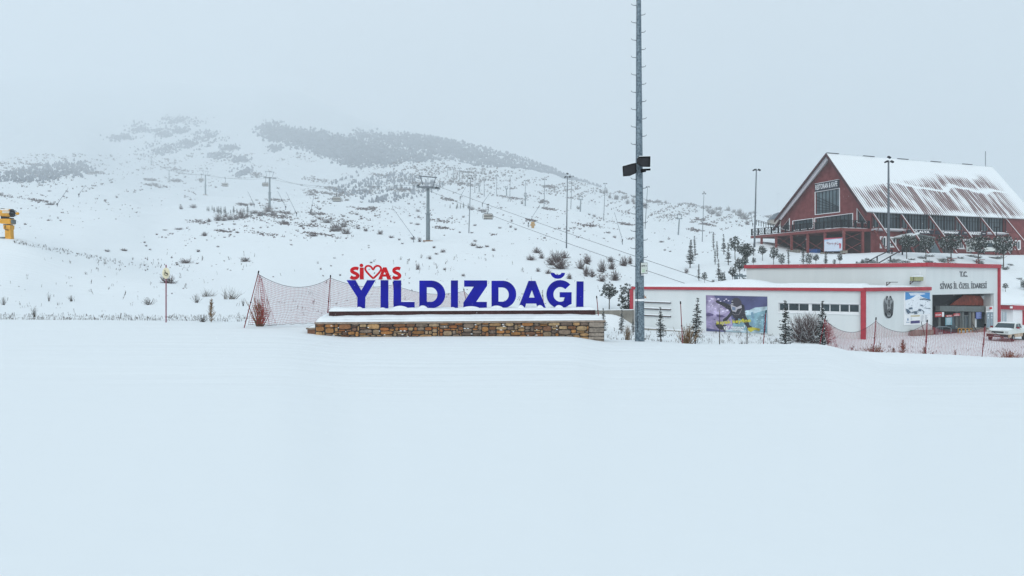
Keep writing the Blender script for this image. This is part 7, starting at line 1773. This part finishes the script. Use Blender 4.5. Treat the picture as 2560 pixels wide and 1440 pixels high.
scatter('hillside_wood', 2600, s_blob, fartree, FM, 'hazy patches of woodland high on the left slope')
FC = [(-60, 442), (60, 420), (130, 412), (200, 408), (238, 426), (215, 440), (150, 444), (100, 456), (-60, 462)]
def s_fc():
    x, y = U(-60, 240), U(405, 462)
    if not inpoly(x, y, FC): return None
    x += VR.gauss(0, 10); y += VR.gauss(0, 4)
    if h1(x/12+y/5, 98) < .42: return None
    p = drop(x, y, far(380)); h = U(4, 11)*p.y/F; return p, h, h*.42
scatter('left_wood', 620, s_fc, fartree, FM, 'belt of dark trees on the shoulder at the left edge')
def s_rows():
    x, y = U(830, 1110), U(428, 508)
    if y < 445-.05*(x-830) or abs((x-960)/150)+abs((y-468)/42) > 1.15 or h1(x/16+y/5, 93) < .42: return None
    p = drop(x, y, far(330)); h = U(5, 11)*p.y/F; return p, h, h*.38
scatter('young_plantation', 420, s_rows, fartree, FM, 'young plantation of small conifers left of the big chairlift tower')
def tuft(mb, p, h, w):
    for _ in range(5):
        a = U(0, 6.28); b = len(mb.v); x = math.cos(a)*w*U(.3, 1); y = math.sin(a)*w*U(.3, 1); r = w*.22
        mb.v += [(p.x+x*.4-r, p.y+y*.4, p.z-.05), (p.x+x*.4+r, p.y+y*.4, p.z-.05), (p.x+x, p.y+y, p.z+h*U(.5, 1)), (p.x+x*.4, p.y+y*.4-r, p.z-.05)]
        mb.face([b, b+1, b+2]); mb.face([b+1, b+3, b+2]); mb.face([b+3, b, b+2])
PT = [(VR.uniform(540, 1900), 0, VR.uniform(12, 45), VR.uniform(2, 6)) for _ in range(58)]
PT = [(x, max(395+max(0, x-900)*.13, min(595, VR.gauss(495, 45))), a, b_) for x, _, a, b_ in PT]+[(VR.uniform(-20, 450), VR.gauss(440, 32), VR.uniform(15, 45), VR.uniform(2, 5)) for _ in range(14)]+[(830, 548, 50, 8), (870, 560, 45, 9), (620, 545, 60, 8), (500, 555, 30, 5), (1395, 660, 32, 12), (1520, 690, 40, 10)]
def s_scrub():
    if VR.random() < .30:
        c = VR.choice(PT); x = c[0]+VR.gauss(0, .55)*c[2]; y = c[1]+VR.gauss(0, .5)*c[3]+(x-c[0])*.12; p = drop(x, y, 45); k = p.y/F; s = U(1.6, 4.2); return p, s*k, s*k*1.2
    y = 385+375*VR.random()**1.25; x = U(-40, 2000)
    if y > 605 and VR.random() < .8: return None
    if x > 1480 and y > 640: return None
    if x > 1900 and y > 560: return None
    if x < 330 and 590 < y and VR.random() < .7: return None
    if x < 460 and 470 < y < 650 and VR.random() < .6: return None
    d_ = h1(x/60+y/19, 95)*.6+h1(x/17-y/7, 96)*.4
    if d_ < .50+.03*(y > 560): return None
    p = drop(x, y, 45); k = p.y/F; s = U(.8, 2.8)*(1.9 if d_ > .585 else 1)*(.75 if y > 600 else 1); return p, s*k*1.1, s*k*1.1
scatter('hillside_scrub', 9000, s_scrub, tuft, M['twig'], 'countless scrub tufts speckling the snowy hillside')
def s_ridge():
    x = U(960, 1950); y = U(400, 560); 
    lim = np.interp(x, [960, 1100, 1280, 1450, 1600, 1760, 1950], [408, 415, 428, 455, 500, 520, 545])
    if not (lim < y < lim+46) or h1(x/25+y/9, 97) < .5: return None
    p = drop(x, y, far(300)); k = p.y/F; s = U(2, 5); return p, s*k, s*k*.8
scatter('ridge_scrub', 1300, s_ridge, tuft, M['twig'], 'scrub speckling the upper ridge right of the chairlift')
def stalk(mb, p, h, w):
    ln = U(-.35, .35)
    for _ in range(VR.choice((1, 1, 2, 3))):
        q = p+Vector((U(-.15, .15), U(-.1, .1), -.03)); d = Vector((ln+U(-.2, .2), U(-.2, .2), 1)); hh = h*U(.6, 1); blade(mb, q, d, hh, .012*w)
        for _ in range(4):
            t = U(.4, 1); blade(mb, q+d.normalized()*hh*t, rdir(10, 70), hh*.16, .014*w)
def s_weeds():
    r = VR.random()
    if r < .10: x = U(30, 300); y = 600+(x-30)*.205+U(-3, 6); h = U(2, 6)
    elif r < .34: x = U(0, 620); y = U(786, 803)+x*.01; h = U(3, 9)
    elif r < .40: x = U(240, 480); y = 655+(x-240)*.05+VR.gauss(0, 9); h = U(3, 8)
    elif r < .62: x = U(1520, 2060); y = U(826, 860); h = U(4, 10)
    elif r < .68: x = U(2060, 2560); y = U(868, 890); h = U(4, 8)
    else:
        x = U(0, 1500); y = U(640, 795); h = U(4, 12)
        if h1(x/40+y/13, 99) < .5: return None
    p = drop(x, y, 38.5); k = p.y/F; return p, h*k*1.15, U(.7, 1.4)*p.y/45
scatter('weed_stalks', 1150, s_weeds, stalk, M['weed'], 'thin dead weed stalks sticking out of the snow')
def s_straw():
    x = U(0, 620) if VR.random() < .5 else U(1520, 2060); y = U(788, 806) if x < 700 else U(828, 862); p = drop(x, y, 38.5); return p, U(3, 7)*p.y/F, 1
def straw(mb, p, h, w):
    for _ in range(4): blade(mb, p+Vector((U(-.2, .2), U(-.1, .1), -.02)), rdir(50, 88), h, .006)
scatter('dry_grass', 420, s_straw, straw, M['straw'], 'fine dry grass along the edge of the groomed snow')

# ------------------------------------------------------------------ falling snow
mb = MB()
for _ in range(5200):
    D = 8+72*VR.random()**.8; px = U(-100, 2660); py = U(-60, 1100); p = P(px, py, D)
    if p.z < ground(p.x, p.y)+.05: continue
    r = U(.003, .007); b = len(mb.v)
    mb.v += [(p.x-r, p.y, p.z), (p.x+r, p.y, p.z), (p.x, p.y-r, p.z-r*.6), (p.x, p.y, p.z+r*1.3)]
    for f in ((0, 1, 3), (1, 2, 3), (2, 0, 3), (0, 2, 1)): mb.face([b+i for i in f])
solo('falling_snow', mb, M['snowcap'], (0, 0, 0), 'small snowflakes drifting through the air', None, None, 'stuff')
# ------------------------------------------------------------------ haze
hb = MB(); zlo = float(verts[:, 2].min())-1.0
zhi = float(verts[:, 2].max())+60
hb.box((0, 2140, (zlo+zhi)/2), (8200, 5400, zhi-zlo))
hm = bpy.data.materials.new('haze air'); hm.use_nodes = True; nt = hm.node_tree; nt.nodes.clear()
ho = nt.nodes.new('ShaderNodeOutputMaterial'); pv = nt.nodes.new('ShaderNodeVolumePrincipled')
pv.inputs['Color'].default_value = (.905, .955, .99, 1); pv.inputs['Density'].default_value = HAZE
nt.links.new(pv.outputs[0], ho.inputs['Volume'])
hz = part('haze', hb, hm, None, (0, 0, 0)); tag(hz, 'pale winter haze filling the valley air', None, None, 'stuff')
